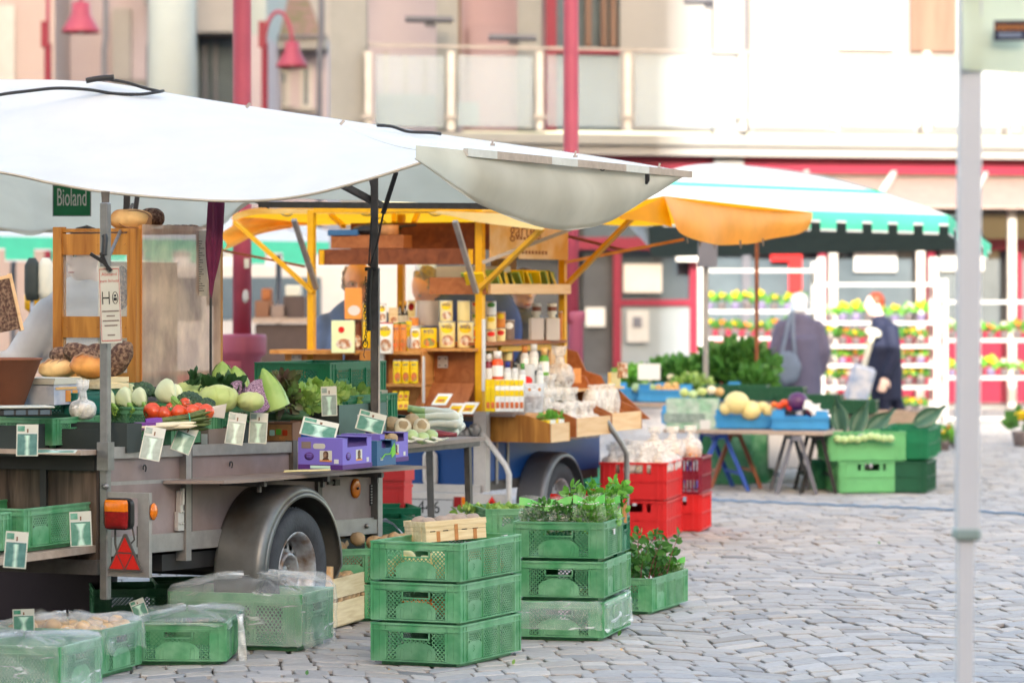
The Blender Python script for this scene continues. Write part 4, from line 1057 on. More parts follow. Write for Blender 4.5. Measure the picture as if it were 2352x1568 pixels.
# potato crate of slats
pc2 = thing('slatted_crate', 'wooden slatted crate full of potatoes on the ground by the trailer wheel', 'crate', corner(765, 1449, R(74), .5, .3), R(74)); pc2.location.z = 0
for sy in (-1, 1):
    for z0, z1 in ((.02, .125), (.145, .235)):
        MB().box((-.25, sy*.15-.004, z0), (.25, sy*.15+.004, z1)).build('slat', 'chip_wood', pc2)
for sx in (-1, 1):
    for z0, z1 in ((.02, .125), (.145, .215)): MB().box((sx*.25-.004, -.146, z0), (sx*.25+.004, .146, z1)).build('slat', 'chip_wood_v', pc2)
    for sy in (-1, 1): MB().box((sx*.243-.018, sy*.125-.018, 0), (sx*.243+.018, sy*.125+.018, .29)).build('corner_block', 'pine_light', pc2)
MB().box((-.24, -.14, .01), (.24, .14, .02)).build('crate_floor', 'chip_wood', pc2)
pc2.matrix_basis
RP = Matrix.Rotation(R(74), 3, 'Z')
for i in range(38):
    q = pc2.location+RP @ Vector((Rnd(-.21, .21), Rnd(-.11, .11), .18+Rnd(0, .06))); potato('brown potato in the slatted crate by the trailer wheel', q, (.04, .034, .03), 'potato', group='potatoes in the slatted crate')
for i in range(7):
    q = pc2.location+RP @ Vector((-.2+.065*i, -.125, .135)); potato('brown potato in the slatted crate by the trailer wheel', q, (.034, .022, .024), 'potato', group='potatoes in the slatted crate')
# crates behind
def put(o, label, u, v, rz, group=None, L=.6, W=.4, z=0., Y=None, sc=None):
    g = corner(u, v, rz, L, W, Y); g.z = z if Y is None else g.z
    return dup(o, label, g, rz, group, sc)
gb = 'green lattice crates standing around the trailer'
put(proto, 'shaded green lattice crate behind the slatted potato crate', 735, 1432, R(20), gb, z=.0)
q3 = put(proto, 'green lattice crate heaped with potatoes behind the slatted crate', 735, 1432, R(20), gb, z=.167)
for i in range(26):
    q = q3.location+Matrix.Rotation(R(20), 3, 'Z') @ Vector((Rnd(-.26, .26), Rnd(-.17, .1), .175+Rnd(-.01, .045))); potato('round potato heaped on the green crate behind the trailer wheel', q, (.038, .034, .033), 'potato', group='potatoes heaped on the green crate')
# crate with mint
q4 = put(proto, 'low green crate of leafy mint standing alone right of the herb stack', 1497, 1413, R(71), gb)
# plastic covered crates at lower left
qa = put(proto, 'green lattice crate with a film covered top in front of the trailer', 519, 1528, R(88), gb)
film_wrap('film_cover', .6, .4, .178, .155, qa, amp=.03, puff=.02, top=.02, seed=3)
mb = MB()
mb.grid(lambda u, v: Vector((lerp(.0, -.10, u)-.02*v+.03*noise.noise(Vector((u*6, v*5, 2))), -.225-.03*math.sin(u*9+v*3)*.5-.03*v*(u > .2), lerp(.19, .17-.2*v, min(1, v*1.4))-.03*u*v+.02*noise.noise(Vector((u*5, v*6, 7))))), 16, 26)
mb.build('loose_film', 'film_bag', qa)
qb = put(proto, 'green lattice crate fully wrapped in clear film before the trailer wheel', 692, 1497, R(74), gb, L=.4, W=.6)
qb.rotation_euler.z = R(74)+R(90)
qb.scale = (1, 1, 1.4)
film_wrap('film_cover', .6, .4, .18, .01, qb, amp=.03, puff=.022, top=.03, seed=9, loose=.05)
qc = put(proto, 'green crate of onions wrapped in film at lower left', 243, 1560, R(74), gb, L=.4, W=.5); qc.rotation_euler.z = R(164); qc.scale = (.78, 1, 1.12)
film_wrap('film_cover', .6, .4, .178, .07, qc, amp=.04, puff=.022, top=.015, seed=14, loose=.06)
for i in range(30):
    q = qc.location+Matrix.Rotation(R(74), 3, 'Z') @ Vector((Rnd(-.16, .16), Rnd(-.2, .2), .165+Rnd(0, .03))); potato('yellow onion in the film wrapped crate at lower left', q, (.034, .034, .03), 'onion', 'onion', 'onion', 'onions in the film wrapped crate', .05)
qd = put(proto, 'green crate wrapped in milky film in the lower left corner', 146, 1605, R(74), gb, L=.4, W=.5); qd.rotation_euler.z = R(164); qd.scale = (.78, 1, 1.12)
film_wrap('film_cover', .6, .4, .178, .02, qd, amp=.03, puff=.02, top=.01, seed=21, loose=.04)
# film round the bottom crate of the herb stack
fw = thing('film_sleeve', 'clear film sleeve wrapped round the lowest crate of the herb stack', 'plastic film', c2, A2)
film_wrap('film', .6, .4, .165, .05, fw, amp=.02, puff=.014, seed=5, closed=False, loose=.1)
# crates on the low rear shelf at far left
sh = thing('plank_shelf', 'low plank shelf with green crates at the rear of the trailer', 'shelf', P(230, 1250, 14.05)+Vector((0, 0, 0)), AX)
MB().box((-1.6, .0, -.03), (-.0, .9, 0)).build('plank', 'board_edge', sh)
MB().box((-1.5, .1, -.9), (-1.45, .8, -.03)).build('leg', 'dark_steel', sh)
RS = Matrix.Rotation(AX, 3, 'Z')
gs = 'green crates on the plank shelf'
ZS = sh.location.z
for lab, x, y, s_ in (('green crate on the plank shelf at far left, the one nearest the camera', -.86, .26, (.9, 1, .95)), ('green crate on the plank shelf beside the trailer post', -.27, .23, (.9, 1, 1.0))):
    q = sh.location+RS @ Vector((x, y, 0)); q.z = ZS+.002; o = dup(proto, lab, q, AX, gs, s_)
# dark board leaning under the shelf
o = MB().cbox((-1.2, -.008, 0), (0, .008, .52), .003).build('leaning_board', 'panel_brown'); o.location = G(228, 1425); o.location.z = 0; o.rotation_euler = (R(-6), 0, R(-4)); tag(o, 'dark brown board leaning under the plank shelf at lower left', 'board')
# crates under the trailer
for lab, u, v, Y, mm in (('shadowed green lattice crate under the trailer behind the tail light', 250, 1440, 15.6, None), ('green lattice crate under the trailer just left of the wheel', 392, 1432, 15.9, None)):
    g = P(u, 0, Y); g.z = 0; dup(proto, lab, g+Vector((.2, .2, 0)), R(10), gb); 
# ---- price cards
def cardmat(name, ca, cb_, wd):
    m = bpy.data.materials.new(name); m.use_nodes = True; nt = m.node_tree; N = nt.nodes; L = nt.links; b = N['Principled BSDF']; b.inputs['Roughness'].default_value = .3
    tc = N.new('ShaderNodeTexCoord'); sp = N.new('ShaderNodeSeparateXYZ'); L.new(tc.outputs['Generated'], sp.inputs[0])
    nz = N.new('ShaderNodeTexNoise'); nz.inputs['Scale'].default_value = 45; nz.inputs['Detail'].default_value = 5; L.new(tc.outputs['Object'], nz.inputs['Vector'])
    def mth(op, a, b_=None):
        q = N.new('ShaderNodeMath'); q.operation = op
        for i, x in enumerate((a, b_)):
            if x is None: continue
            if isinstance(x, (int, float)): q.inputs[i].default_value = x
            else: L.new(x, q.inputs[i])
        return q.outputs[0]
    x = mth('ABSOLUTE', mth('SUBTRACT', sp.outputs['X'], .5)); z = mth('SUBTRACT', sp.outputs['Z'], .42)
    w_ = mth('ADD', mth('MULTIPLY', mth('MULTIPLY', z, z), wd), .05); w_ = mth('ADD', w_, mth('MULTIPLY', mth('SUBTRACT', nz.outputs['Fac'], .5), .16))
    r = N.new('ShaderNodeMapRange'); r.inputs['From Min'].default_value = .09; r.inputs['From Max'].default_value = -.05; L.new(mth('SUBTRACT', x, w_), r.inputs['Value'])
    k = mth('MULTIPLY', r.outputs[0], mth('LESS_THAN', sp.outputs['Z'], .93))
    mx = N.new('ShaderNodeMix'); mx.data_type = 'RGBA'; L.new(k, mx.inputs['Factor']); mx.inputs['B'].default_value = (*c(206, 238, 218, .85), 1)
    m2 = N.new('ShaderNodeMix'); m2.data_type = 'RGBA'; L.new(nz.outputs['Fac'], m2.inputs['Factor']); m2.inputs['A'].default_value = (*ca, 1); m2.inputs['B'].default_value = (*cb_, 1)
    L.new(m2.outputs['Result'], mx.inputs['A']); L.new(mx.outputs['Result'], b.inputs['Base Color']); MATS[name] = m
cardmat('card_print', c(40, 116, 92, .75), c(126, 176, 156, .8), .75); cardmat('card_print_slim', c(30, 96, 92, .75), c(120, 168, 160, .8), .15); cardmat('card_print_grey', c(120, 140, 128, .8), c(178, 194, 184, .8), .6)
CN = [0]
def card(label, u, v, Y, w_, h_, rz=0., lean=-12., roll=0., kind=0):
    """plastic price card: white head, photo field with a pale upright shape"""
    k = Y/F; W, H = w_*k, h_*k
    t = thing('price_card', label, 'price card', P(u, v, Y), rz, 'green and white price cards'); t.rotation_euler = (R(lean), R(roll), rz)
    mb = MB(); mb.box((-W/2, -.0015, 0), (W/2, .0015, H)); mb.build('card', 'cream_card', t)
    f = 'sign_green' if kind == 0 else 'sign_grey'
    mb = MB(); mb.box((-W*.45, -.0022, H*.03), (W*.45, -.0016, H*.70)); CN[0] += 1; p = mb.build('picture', 'card_print_grey' if kind else ('card_print_slim' if CN[0] % 3 == 1 else 'card_print'), t)
    mb = MB(); mb.box((-W*.45, -.0022, H*.78), (-W*.12, -.0016, H*.95)); mb.build('corner_field', f, t)
    MB().box((-W*.02, -.0022, H*.74), (W*.05, -.0016, H*.86)).build('print_mark', 'carton_brown', t)
    MB().box((-W*.46, -.0022, H*.715), (W*.46, -.0017, H*.735)).build('rule', 'white_card', t)
    return t
card('upright price card before the dark carton at far left', 62, 1047, 13.75, 50, 73, lean=-8)
card('price card hanging on the trailer side rail right of the corner upright', 342, 1056, 14.14, 48, 80, lean=-20, roll=10, kind=1)
card('price card leaning below the asparagus, tilted far over', 412, 1038, 14.45, 46, 68, lean=-20, roll=20)
card('price card leaning left of its neighbour beside the brown cartons', 536, 1020, 14.85, 42, 74, lean=-14, roll=8, kind=1)
card('upright price card beside the carton printed with pastel shapes', 591, 1018, 15.0, 42, 71, lean=-10, roll=3, kind=1)
card('price card lying askew over the purple fruit box', 728, 1004, 15.1, 84, 60, lean=-50, roll=12)
card('tall price card standing in front of the pale lettuce', 757, 955, 15.6, 36, 68, lean=-4, roll=-2, kind=1)
card('price card lying askew before the right hand canopy post', 846, 991, 15.9, 64, 62, lean=-45, roll=14)
card('price card on the front of the green crate on the plank shelf', 187, 1254, 13.7, 50, 80, lean=-6, roll=-3)
card('price card hanging lowest at far left on the plank shelf crate', 33, 1304, 12.9, 52, 84, lean=-6, roll=4)
card('price card standing in the onion crate at lower left', 55, 1450, 13.5, 50, 52, lean=-3, roll=-2)
card('price card sticking out of the film covered crate by the board', 326, 1414, 14.1, 34, 40, lean=-12, roll=-22)
card('faded price card behind the right hand canopy post', 879, 957, 16.6, 22, 62, lean=-5)
card('price card lying flat on the rear shelf at far left', 122, 1040, 13.75, 100, 44, lean=-84)
# ------------------------------------------------------------------ goods on the front trailer
def at_(u, v, y): return P(u, v, TY(u, y))
def setl(o, p, rz=0, rx=0, ry=0): o.location = p; o.rotation_euler = (rx, ry, rz); return o
def carton(label, u, v, Y, L, W, H, m, rz=AX, name='carton', notch=0., flap=0., inner='carton_brown'):
    """open carton, near corner (-x,-y) at the photo point; x along the stall"""
    t = thing(name, label, 'carton', corner(u, v, rz, L, W, Y), rz); x, y = L/2, W/2; th = .005
    mb = MB(); mb.box((-x, -y, 0), (x, y, th)); mb.box((-x, -y, th), (x, -y+th, H)); mb.box((-x, y-th, th), (x, y, H))
    mb.box((x-th, -y+th, th), (x, y-th, H))
    pl = [(-y+th, th), (y-th, th), (y-th, H), (y-th-.05, H), (y-th-.07, H-notch), (-y+th+.07, H-notch), (-y+th+.05, H), (-y+th, H)] if notch else [(-y+th, th), (y-th, th), (y-th, H), (-y+th, H)]
    mb.prism(pl, 0, th, frame((-x, 0, 0), (0, 1, 0), (0, 0, 1), (1, 0, 0)))
    mb.build('carton_body', m, t)
    if flap:
        mb = MB()
        for sy in (-1, 1):
            mb.add([(-x, sy*y, H), (x, sy*y, H), (x-.05, sy*(y-.02), H+flap), (-x+.05, sy*(y-.02), H+flap)], [(0, 1, 2, 3)])
        mb.add([(-x, -y, H+.001), (-x, y, H+.001), (-x+.03, y-.06, H+flap), (-x+.03, -y+.06, H+flap)], [(0, 1, 2, 3)])
        mb.build('flap', inner, t)
    return t
# deck crates
gd = 'green crates on the trailer deck'
for lab, u, v, y in (('green crate on the trailer deck behind the corner upright', 392, 1030, .06), ('green crate on the rear shelf behind the black carton at far left', 120, 1030, .30),
                     ('green crate on the trailer deck under the tomatoes', 500, 1022, .10)):
    q = put(proto, lab, u, v, AX, gd, L=.4, W=.6, Y=TY(u, y)); q.rotation_euler.z = AX+R(90); q.scale.z = .72 if u == 120 else 1
cr_l = lattice_crate('deep green crate of pale lettuce at the right end of the trailer deck', 'crate_dark_green', .6, .4, .18, None, gd)
g = at_(783, 997, .1); cr_l.location = g+Matrix.Rotation(AX, 3, 'Z') @ Vector((.3, .2, 0)); cr_l.rotation_euler.z = AX
cr_l.location.z += .0
cr_m = dup(cr_l, 'upper deep green crate of pale lettuce by the right canopy post', cr_l.location+Vector((-.06, .12, .155)))
t = carton('dark green carton with cut out front left of the corner upright', 292, 1040, 14.12, .12, .5, .12, 'carton_dark', notch=.025)
t = carton('black carton with a lime logo at the far left edge', 42, 1047, 14.0, .3, .4, .125, 'carton_dark')
k = MB().prism(rrect(.11, .07, .02), 0, .001, frame((-.151, .12, .055), (0, -1, 0), (0, 0, 1), (-1, 0, 0))).build('logo', 'lime', t)
MB().text('VISIO', .03, frame((-.1526, .12, .052), (0, -1, 0), (0, 0, 1), (-1, 0, 0)), .001).build('lettering', 'sign_pale', k)
t = carton('grey brown carton with a white label under the asparagus', 479, 1028, TY(479, .02), .28, .12, .08, 'carton_grey')
MB().box((-.142, -.055, .005), (-.1405, -.025, .06)).build('paper_label', 'white_card', t)
t = carton('dark carton with folded brown flaps behind the price cards', 592, 975, TY(592, .18), .32, .3, .07, 'carton_dark', flap=.05)
t = carton('brown carton with raised flaps below the red cabbage', 640, 985, TY(640, .2), .3, .26, .09, 'carton_brown', flap=.04)
t = carton('grey green carton with dark front holding lettuce', 779, 999, TY(779, .02), .5, .17, .14, 'carton_green', flap=.0)
MB().box((-.252, -.084, .01), (-.2505, .084, .139)).build('dark_front', 'carton_dark', t)
MB().box((-.06, -.0865, .02), (-.02, -.0852, .09)).build('paper_label', 'white_card', t)
t = carton('tan carton printed with pastel shapes at the rail of the trailer', 672, 1014, TY(672, .0), .16, .13, .085, 'carton_brown', notch=0, rz=R(80))
mb = MB(); M = frame((-.081, 0, .04), (0, -1, 0), (0, 0, 1), (-1, 0, 0))
pr = MB().box((-.06, -.035, 0), (.06, .038, .001), M).build('print', 'chip_stain', t)
for x, y, mm in ((-.03, 0, 'sign_pale'), (0, .004, 'lime'), (.03, 0, 'tomato'), (.015, -.022, 'orange_print')): MB().prism(rrect(.024, .026 if y > -.01 else .012, .005), .001, .002, M @ Matrix.Translation((x, y, 0))).build('print_shape', mm, pr)
t = carton('dark carton with a lime triangle between two price cards', 560, 1018, TY(560, .03), .2, .1, .09, 'carton_dark')
MB().prism([(-.02, -.02), (.02, -.03), (.02, .02), (-.005, .03)], 0, .001, frame((-.101, .01, .05), (0, -1, 0), (0, 0, 1), (-1, 0, 0))).build('lime_mark', 'lime', t)
# vegetables
def fennel(label, u, v, Y, r, rx, rz):
    t = thing('fennel_bulb', label, 'fennel', P(u-6, v-10, Y), 0, 'white fennel bulbs'); t.rotation_euler = Vector((.5+Rnd(-.1, .1), -.6, -.5)).to_track_quat('Z', 'X').to_euler()
    s = r
    mb = MB(); mb.lathe([(.004, -s*.1), (s*.5, -s*.02), (s*.88, s*.35), (s, s*.8), (s*.92, s*1.25), (s*.66, s*1.7), (s*.46, s*2.0), (s*.3, s*2.3)], 28, None, True, 1.05, .8, .09, 3)
    mb.build('bulb', 'fennel', t)
    for i in range(3):
        a = -.35+.35*i; mb = MB(); mb.tube([(s*.3*math.sin(a)*1.2, 0, s*1.7), (s*.7*math.sin(a), s*.1, s*2.6), (s*1.2*math.sin(a), s*.2, s*3.3)], [s*.3, s*.22, s*.16], 9); mb.build('stalk', 'stalk', t)
    mb = MB(); rr = random.Random(int(u))
    for i in range(40):
        p = Vector((rr.uniform(-1, 1)*s*.8, rr.uniform(-.4, .4)*s, s*rr.uniform(2.4, 3.4))); d = Vector((rr.uniform(-1, 1), rr.uniform(-1, 1), rr.uniform(-.3, 1)))*s*.7
        mb.tube([p, p+d*.5+Vector((0, 0, .1*s)), p+d], [.0012, .001, .0005], 3, False)
    mb.build('frond', 'frond', t)
for lab, u, v, Y, r in (('fennel bulb partly behind the corner upright', 244, 916, 14.75, .042), ('second fennel bulb from the corner upright', 283, 912, 14.78, .046), ('small fennel bulb peeping out at the back of the fennel row', 297, 902, 15.0, .034),
                        ('third fennel bulb in the front row, right below the broccoli', 318, 912, 14.75, .042), ('largest fennel bulb beside the tomatoes', 376, 896, 14.72, .052), ('fennel bulb at the right end tucked behind the largest one', 398, 905, 14.85, .04)):
    fennel(lab, u, v, Y, r, R(118), R(22)+Rnd(-.1, .1))
def tomato(label, u, v, Y, r):
    t = thing('tomato', label, 'tomato', P(u, v, Y), Rnd(0, 6), 'tomatoes beside the asparagus', rx=R(Rnd(40, 110)))
    MB().lathe([(.002, -r*.86), (r*.5, -r*.82), (r*.85, -r*.5), (r, 0), (r*.9, r*.45), (r*.55, r*.76), (r*.22, r*.78), (.002, r*.66)], 28, None, True, 1.08, 1, .025, 5).build('fruit', 'tomato', t)
    mb = MB()
    for k in range(5):
        a = k*1.256; mb.add([(0, 0, r*.72), (.004*math.cos(a+.9), .004*math.sin(a+.9), r*.76), (r*.45*math.cos(a), r*.45*math.sin(a), r*.86), (.004*math.cos(a-.9), .004*math.sin(a-.9), r*.76)], [(0, 1, 2, 3)])
    mb.build('calyx', 'leaf', t)
for lab, u, v, r in (('large tomato at the left end of the tomato row', 350, 945, .041), ('tomato in front, second from the left', 378, 951, .037), ('tomato half hidden at the back of the left pair', 396, 938, .03), ('tomato in the middle of the front row', 411, 947, .035),
                     ('topmost tomato resting on the others', 425, 931, .034), ('glossy tomato right of the middle', 443, 946, .034), ('tomato at the back beneath the paper', 456, 940, .03), ('tomato at the right end of the tomato row', 472, 946, .037)):
    tomato(lab, u, v, 14.55 if v > 942 else 14.65, r)
def broccoli(label, u, v, Y, r):
    t = thing('broccoli_head', label, 'broccoli', P(u, v, Y), Rnd(0, 6), 'dark broccoli heads')
    MB().tube([(0, 0, -r*1.3), (0, 0, -r*.3)], [r*.3, r*.5], 10).build('stem', 'broccoli_stem', t)
    mb = MB(); rr = random.Random(int(u*3))
    for i in range(70):
        a = i*2.39996; h = 1-i/70*1.15; q = math.sqrt(max(0, 1-h*h)); mb.blob((r*q*math.cos(a)*.95, r*q*math.sin(a)*.95, r*h*.72), (r*rr.uniform(.17, .25),)*3, .2, 5, 5)
    mb.build('florets', 'broccoli', t)
broccoli('broccoli head behind the fennel, furthest left', 326, 903, 15.0, .056); broccoli('round broccoli head above the tomatoes', 434, 924, 14.8, .054); broccoli('flat broccoli head in front of the pale cabbage', 474, 930, 14.8, .036)
def cabbage(label, u, v, Y, r, m='cabbage', sq=.72, name='cabbage', group=None):
    t = thing(name, label, 'cabbage', P(u, v, Y), Rnd(0, 6), group)
    MB().blob((0, 0, 0), (r, r, r*sq), .05, 1.6, 16).build('head', m, t)
    mb = MB()
    for k in range(5):
        a0 = k*1.3+Rnd(0, .5); tilt = Rnd(.1, .5)
        def fn(uu, vv, a0=a0, tilt=tilt):
            a = a0+(uu-.5)*1.9*(1-.3*vv); th = lerp(2.1, .35+tilt, vv); rad = 1.02+.016*math.cos(uu*44)*vv+.04*noise.noise(Vector((uu*4, vv*4, k)))+.1*abs(uu-.5)*vv
            return (r*rad*math.sin(th)*math.cos(a), r*rad*math.sin(th)*math.sin(a), r*sq*rad*math.cos(th))
        mb.grid(fn, 14, 10)
    mb.build('outer_leaf', m, t); return t
gc = 'cabbages on the trailer'
cabbage('large pale green cabbage in the middle of the trailer load', 502, 916, 14.95, .088, group=gc); cabbage('pale cabbage peeping out between the broccoli heads', 434, 902, 15.2, .07, group=gc)
cabbage('small pale cabbage before the cut red cabbage', 575, 922, 14.95, .06, group=gc); cabbage('purple cabbage head behind the dark kale leaves', 487, 890, 15.4, .06, 'red_cabbage', group=gc)
def halfcab(label, u, v, Y, r, rz):
    t = thing('red_cabbage_half', label, 'cabbage', P(u, v, Y), rz, gc, rx=R(-8), ry=R(10))
    mb = MB()
    vs = []; n = 16
    def fn(uu, vv):
        a = math.pi*uu; th = math.pi*vv
        return (r*math.sin(th)*math.cos(a)*.85, r*.7*math.sin(th)*math.sin(a), r*math.cos(th))
    mb.grid(fn, 16, 16); mb.build('head', 'red_cabbage', t)
    mb = MB(); pts = [(r*.85*math.cos(2*math.pi*k/32)*(1+.02*math.sin(k*2.1)), -.001, r*math.sin(2*math.pi*k/32)) for k in range(32)]
    mb.add(pts+[(0, -.003, 0)], [(k, (k+1) % 32, 32) for k in range(32)]); mb.build('cut_face', 'red_cabbage_cut', t)
halfcab('cut red cabbage half showing purple white folds, the smaller one', 545, 900, 15.2, .052, R(12)); halfcab('large cut red cabbage half at the right of the cabbage heap', 596, 909, 15.1, .076, R(8))
def pointed(label, u, v, Y, r, h, rx, ry):
    t = thing('pointed_cabbage', label, 'pointed cabbage', P(u, v, Y), Rnd(0, 6)*0, 'pointed green cabbages'); t.rotation_euler = (rx, ry, 0)
    MB().lathe([(r*.5, -r*.5), (r*.95, 0), (r, h*.2), (r*.86, h*.45), (r*.58, h*.7), (r*.28, h*.9), (.004, h)], 24, None, True, 1, .9, .05, 4).build('head', 'pointed_cabbage', t)
    mb = MB()
    for k in range(3):
        a0 = k*2.1+.5
        def fn(uu, vv, a0=a0):
            a = a0+(uu-.5)*2.2*(1-.5*vv); z = lerp(-.3*r, h*.85, vv); q = math.sqrt(max(0, 1-(max(z, 0)/h)**1.5))*1.06
            return (r*q*math.cos(a), r*.92*q*math.sin(a), z)
        mb.grid(fn, 10, 10)
    mb.build('outer_leaf', 'pointed_cabbage', t)
pointed('pointed cabbage with its tip up against the mauve column', 511, 885, 15.4, .058, .11, R(5), 0); pointed('pointed cabbage leaning right of the first one', 549, 890, 15.4, .05, .1, R(0), R(-12)); pointed('long pointed cabbage leaning by the red lettuce', 634, 928, 15.15, .056, .17, R(5), R(-20))
def leafy(name, label, cat, u, v, Y, rad, n, size, m, group=None, up=.4, seed=1):
    o = leafcards(MB(), n, (0, 0, 0), rad, size, up, rndm=random.Random(seed), curl=.5).build(name, m); o.location = P(u, v, Y); return tag(o, label, cat, group)
leafy('lettuce', 'red oak leaf lettuce at the right end of the cabbage heap', 'lettuce', 652, 906, 15.3, (.055, .06, .085), 240, .045, 'lettuce_red', seed=4)
for i, (u, v) in enumerate(((700, 918), (728, 908), (760, 912), (790, 918), (820, 922))):
    leafy('lettuce', ('pale lettuce nearest the red lettuce in the deep green crate', 'second pale lettuce in the deep green crate', 'pale lettuce behind the tall price card', 'pale lettuce in the middle right of the deep green crate', 'pale lettuce at the canopy post end of the crate')[i], 'lettuce', u, v, 15.75+.2*i, (.06, .07, .045), 150, .05, 'lettuce_light', 'pale lettuces', seed=11+i)
o = leafcards(MB(), 26, (0, 0, .02), (.014, .014, .03), .04, 1.6, rndm=random.Random(2), curl=.5).build('kale_leaf', 'leaf_dark'); o.location = P(443, 886, 15.1); tag(o, 'upright dark torn kale leaf above the pale cabbages', 'leaf')
leafy('kale', 'dark green kale leaves between the pale and red cabbages', 'kale', 500, 893, 15.25, (.14, .06, .03), 120, .05, 'leaf_dark', seed=8)
# asparagus
aa = thing('asparagus_bundle', 'bundle of green asparagus held by a turquoise rubber band', 'asparagus', P(480, 963, 14.5), R(12), ry=R(-4))
mb = MB(); rr = random.Random(5)
for i in range(26):
    y, z = rr.gauss(0, .017), rr.gauss(0, .015); mb.tube([(-.24+rr.uniform(-.02, .02), y*.8, z*.8-.004), (-.09, y, z), (-.03+rr.uniform(-.01, .01), y*1.3, z*1.4+.004), (.0+rr.uniform(-.02, .012), y*1.35, z*1.5+.008)], [.0065, .007, .0078, .002], 6)
mb.build('stems', 'asparagus', aa)
mb = MB(); mb.tube([(-.085, .036*math.cos(a), .033*math.sin(a)) for a in [2*math.pi*i/20 for i in range(21)]], .0028, 5); mb.build('rubber_band', 'rubber_band', aa)
MB().lathe([(.028, 0), (.03, .02), (.03, .05), (.027, .07)], 16, look((-.27, 0, -.004), (1, 0, 0)), cap=False).build('paper_band', 'violet_band', aa)
wa = thing('white_asparagus', 'white asparagus spears with tips to the right below the green bundle', 'asparagus', P(445, 978, 14.42), R(8))
mb = MB()
for i in range(16):
    y, z = rr.uniform(-.03, .03), rr.uniform(-.008, .012); e = rr.uniform(-.09, .015); mb.tube([(e-.16, y, z-.006), (e-.03, y, z), (e, y, z+.003)], [.0085, .0085, .002], 7)
mb.build('stems', 'white_asparagus', wa); MB().box((-.25, -.035, -.012), (-.16, .035, .016)).build('paper_band', 'violet_band', wa)
o = MB().add([(-.06, 0, 0), (.05, 0, -.012), (.06, .01, .05), (-.04, .012, .032)], [(0, 1, 2, 3)]).add([(-.06, .002, 0), (.05, .002, -.012), (.06, .012, .05), (-.04, .014, .032)], [(3, 2, 1, 0)]).build('paper_slip', 'paper_list'); o.location = P(488, 954, 14.6); tag(o, 'crumpled paper slip standing right of the tomatoes', 'paper slip')
for i in range(3):
    o = MB().tube([(-.14, 0, 0), (0, .01, .004), (.14, 0, 0)], [.012, .02, .014], 10).build('cucumber', 'leaf_dark'); o.location = P(628+6*i, 948+5*i, 15.5-.1*i); o.rotation_euler.z = R(20); tag(o, 'dark green cucumber lying in the brown carton', 'cucumber', 'cucumbers in the brown carton')
# things at far left
pot = thing('terracotta_pot', 'big terracotta pot at the left edge', 'pot', P(6, 932, 14.3))
MB().lathe([(.085, 0), (.09, .005), (.16, .19), (.165, .192), (.167, .2), (.155, .2), (.145, .18), (.08, .02)], 40).build('pot_wall', 'terracotta', pot)
o = thing('produce_carton', 'pale blue and white carton with photo prints by the terracotta pot', 'carton', corner(124, 930, R(62), .2, .19, 14.35), R(62))
MB().box((-.1, -.095, 0), (.1, .095, .085)).build('carton_body', 'sack_cloth', o)
mb = MB(); mb.box((-.105, -.1, .086), (.105, .1, .1)); mb.box((-.1, -.1, .1), (.095, .095, .112)); mb.build('lid', 'cream_card', o)
for x, mm in ((-.0, 'bread_gold'), (.05, 'bread_gold')): MB().box((x-.018, -.0975, .012), (x+.018, -.0955, .06)).build('photo_print', mm, o)
MB().box((-.09, -.0978, .064), (.09, -.0956, .074)).build('gold_stripe', 'onion', o)
t = lattice_crate('dark teal crate under the pale blue carton', 'crate_teal', .4, .3, .11, None); t.location = corner(176, 962, AX, .3, .4, 14.45); t.rotation_euler.z = AX+R(90)
sc_ = thing('kitchen_scale', 'flat steel scale below the terracotta pot', 'scale', P(55, 954, 14.05), R(20))
mb = MB(); mb.cbox((-.12, -.08, 0), (.1, .08, .03), .006); mb.build('scale_body', 'black_metal', sc_); MB().cbox((-.13, -.09, .032), (.11, .09, .04), .003).build('pan', 'cream_card', sc_)
mb = MB()
for i in range(4): mb.box((-.1+.05*i, -.0825, .006), (-.06+.05*i, -.0805, .026))
mb.build('display', 'window_glass', sc_)
def bag(name, label, cat, p, r, m_in, group=None, knot=.5, h=1.0, film_='film_bag', seed=0, squash=.9):
    t = thing(name, label, cat, p, Rnd(0, 6), group)
    if m_in: MB().blob((0, 0, r*.62), (r*.92, r*.9, r*.62), .22, 4, 10, seed).build('filling', m_in, t)
    mb = MB(); R_ = random.Random(seed)
    def fn(u, v):
        a = 2*math.pi*u; 
        if v < .62: q = v/.62; rad = r*math.sin(min(math.pi*.97, math.pi*(.06+.8*q)))**.6; z = r*2*h*(.5-.5*math.cos(math.pi*q*.9))*squash
        else: q = (v-.62)/.38; rad = r*lerp(.36, .16 if q < .5 else .5, q); z = r*2*h*squash*.95+r*knot*1.4*q
        n_ = noise.noise(Vector((math.cos(a)*3+seed, math.sin(a)*3, v*5))); f = noise.noise(Vector((math.cos(a)*8+seed, math.sin(a)*8, v*2)))
        rad *= 1+.16*n_+.16*f*(.4+v)
        return (rad*math.cos(a), rad*math.sin(a), z+r*.1*f)
    mb.grid(fn, 40, 26); mb.build('bag', film_, t); return t
bag('plastic_bag', 'knotted clear bag of flat loaves on the green crate by the fennel', 'bag', P(190, 962, 14.4), .055, 'white_asparagus', seed=3, knot=1.2, squash=.7)
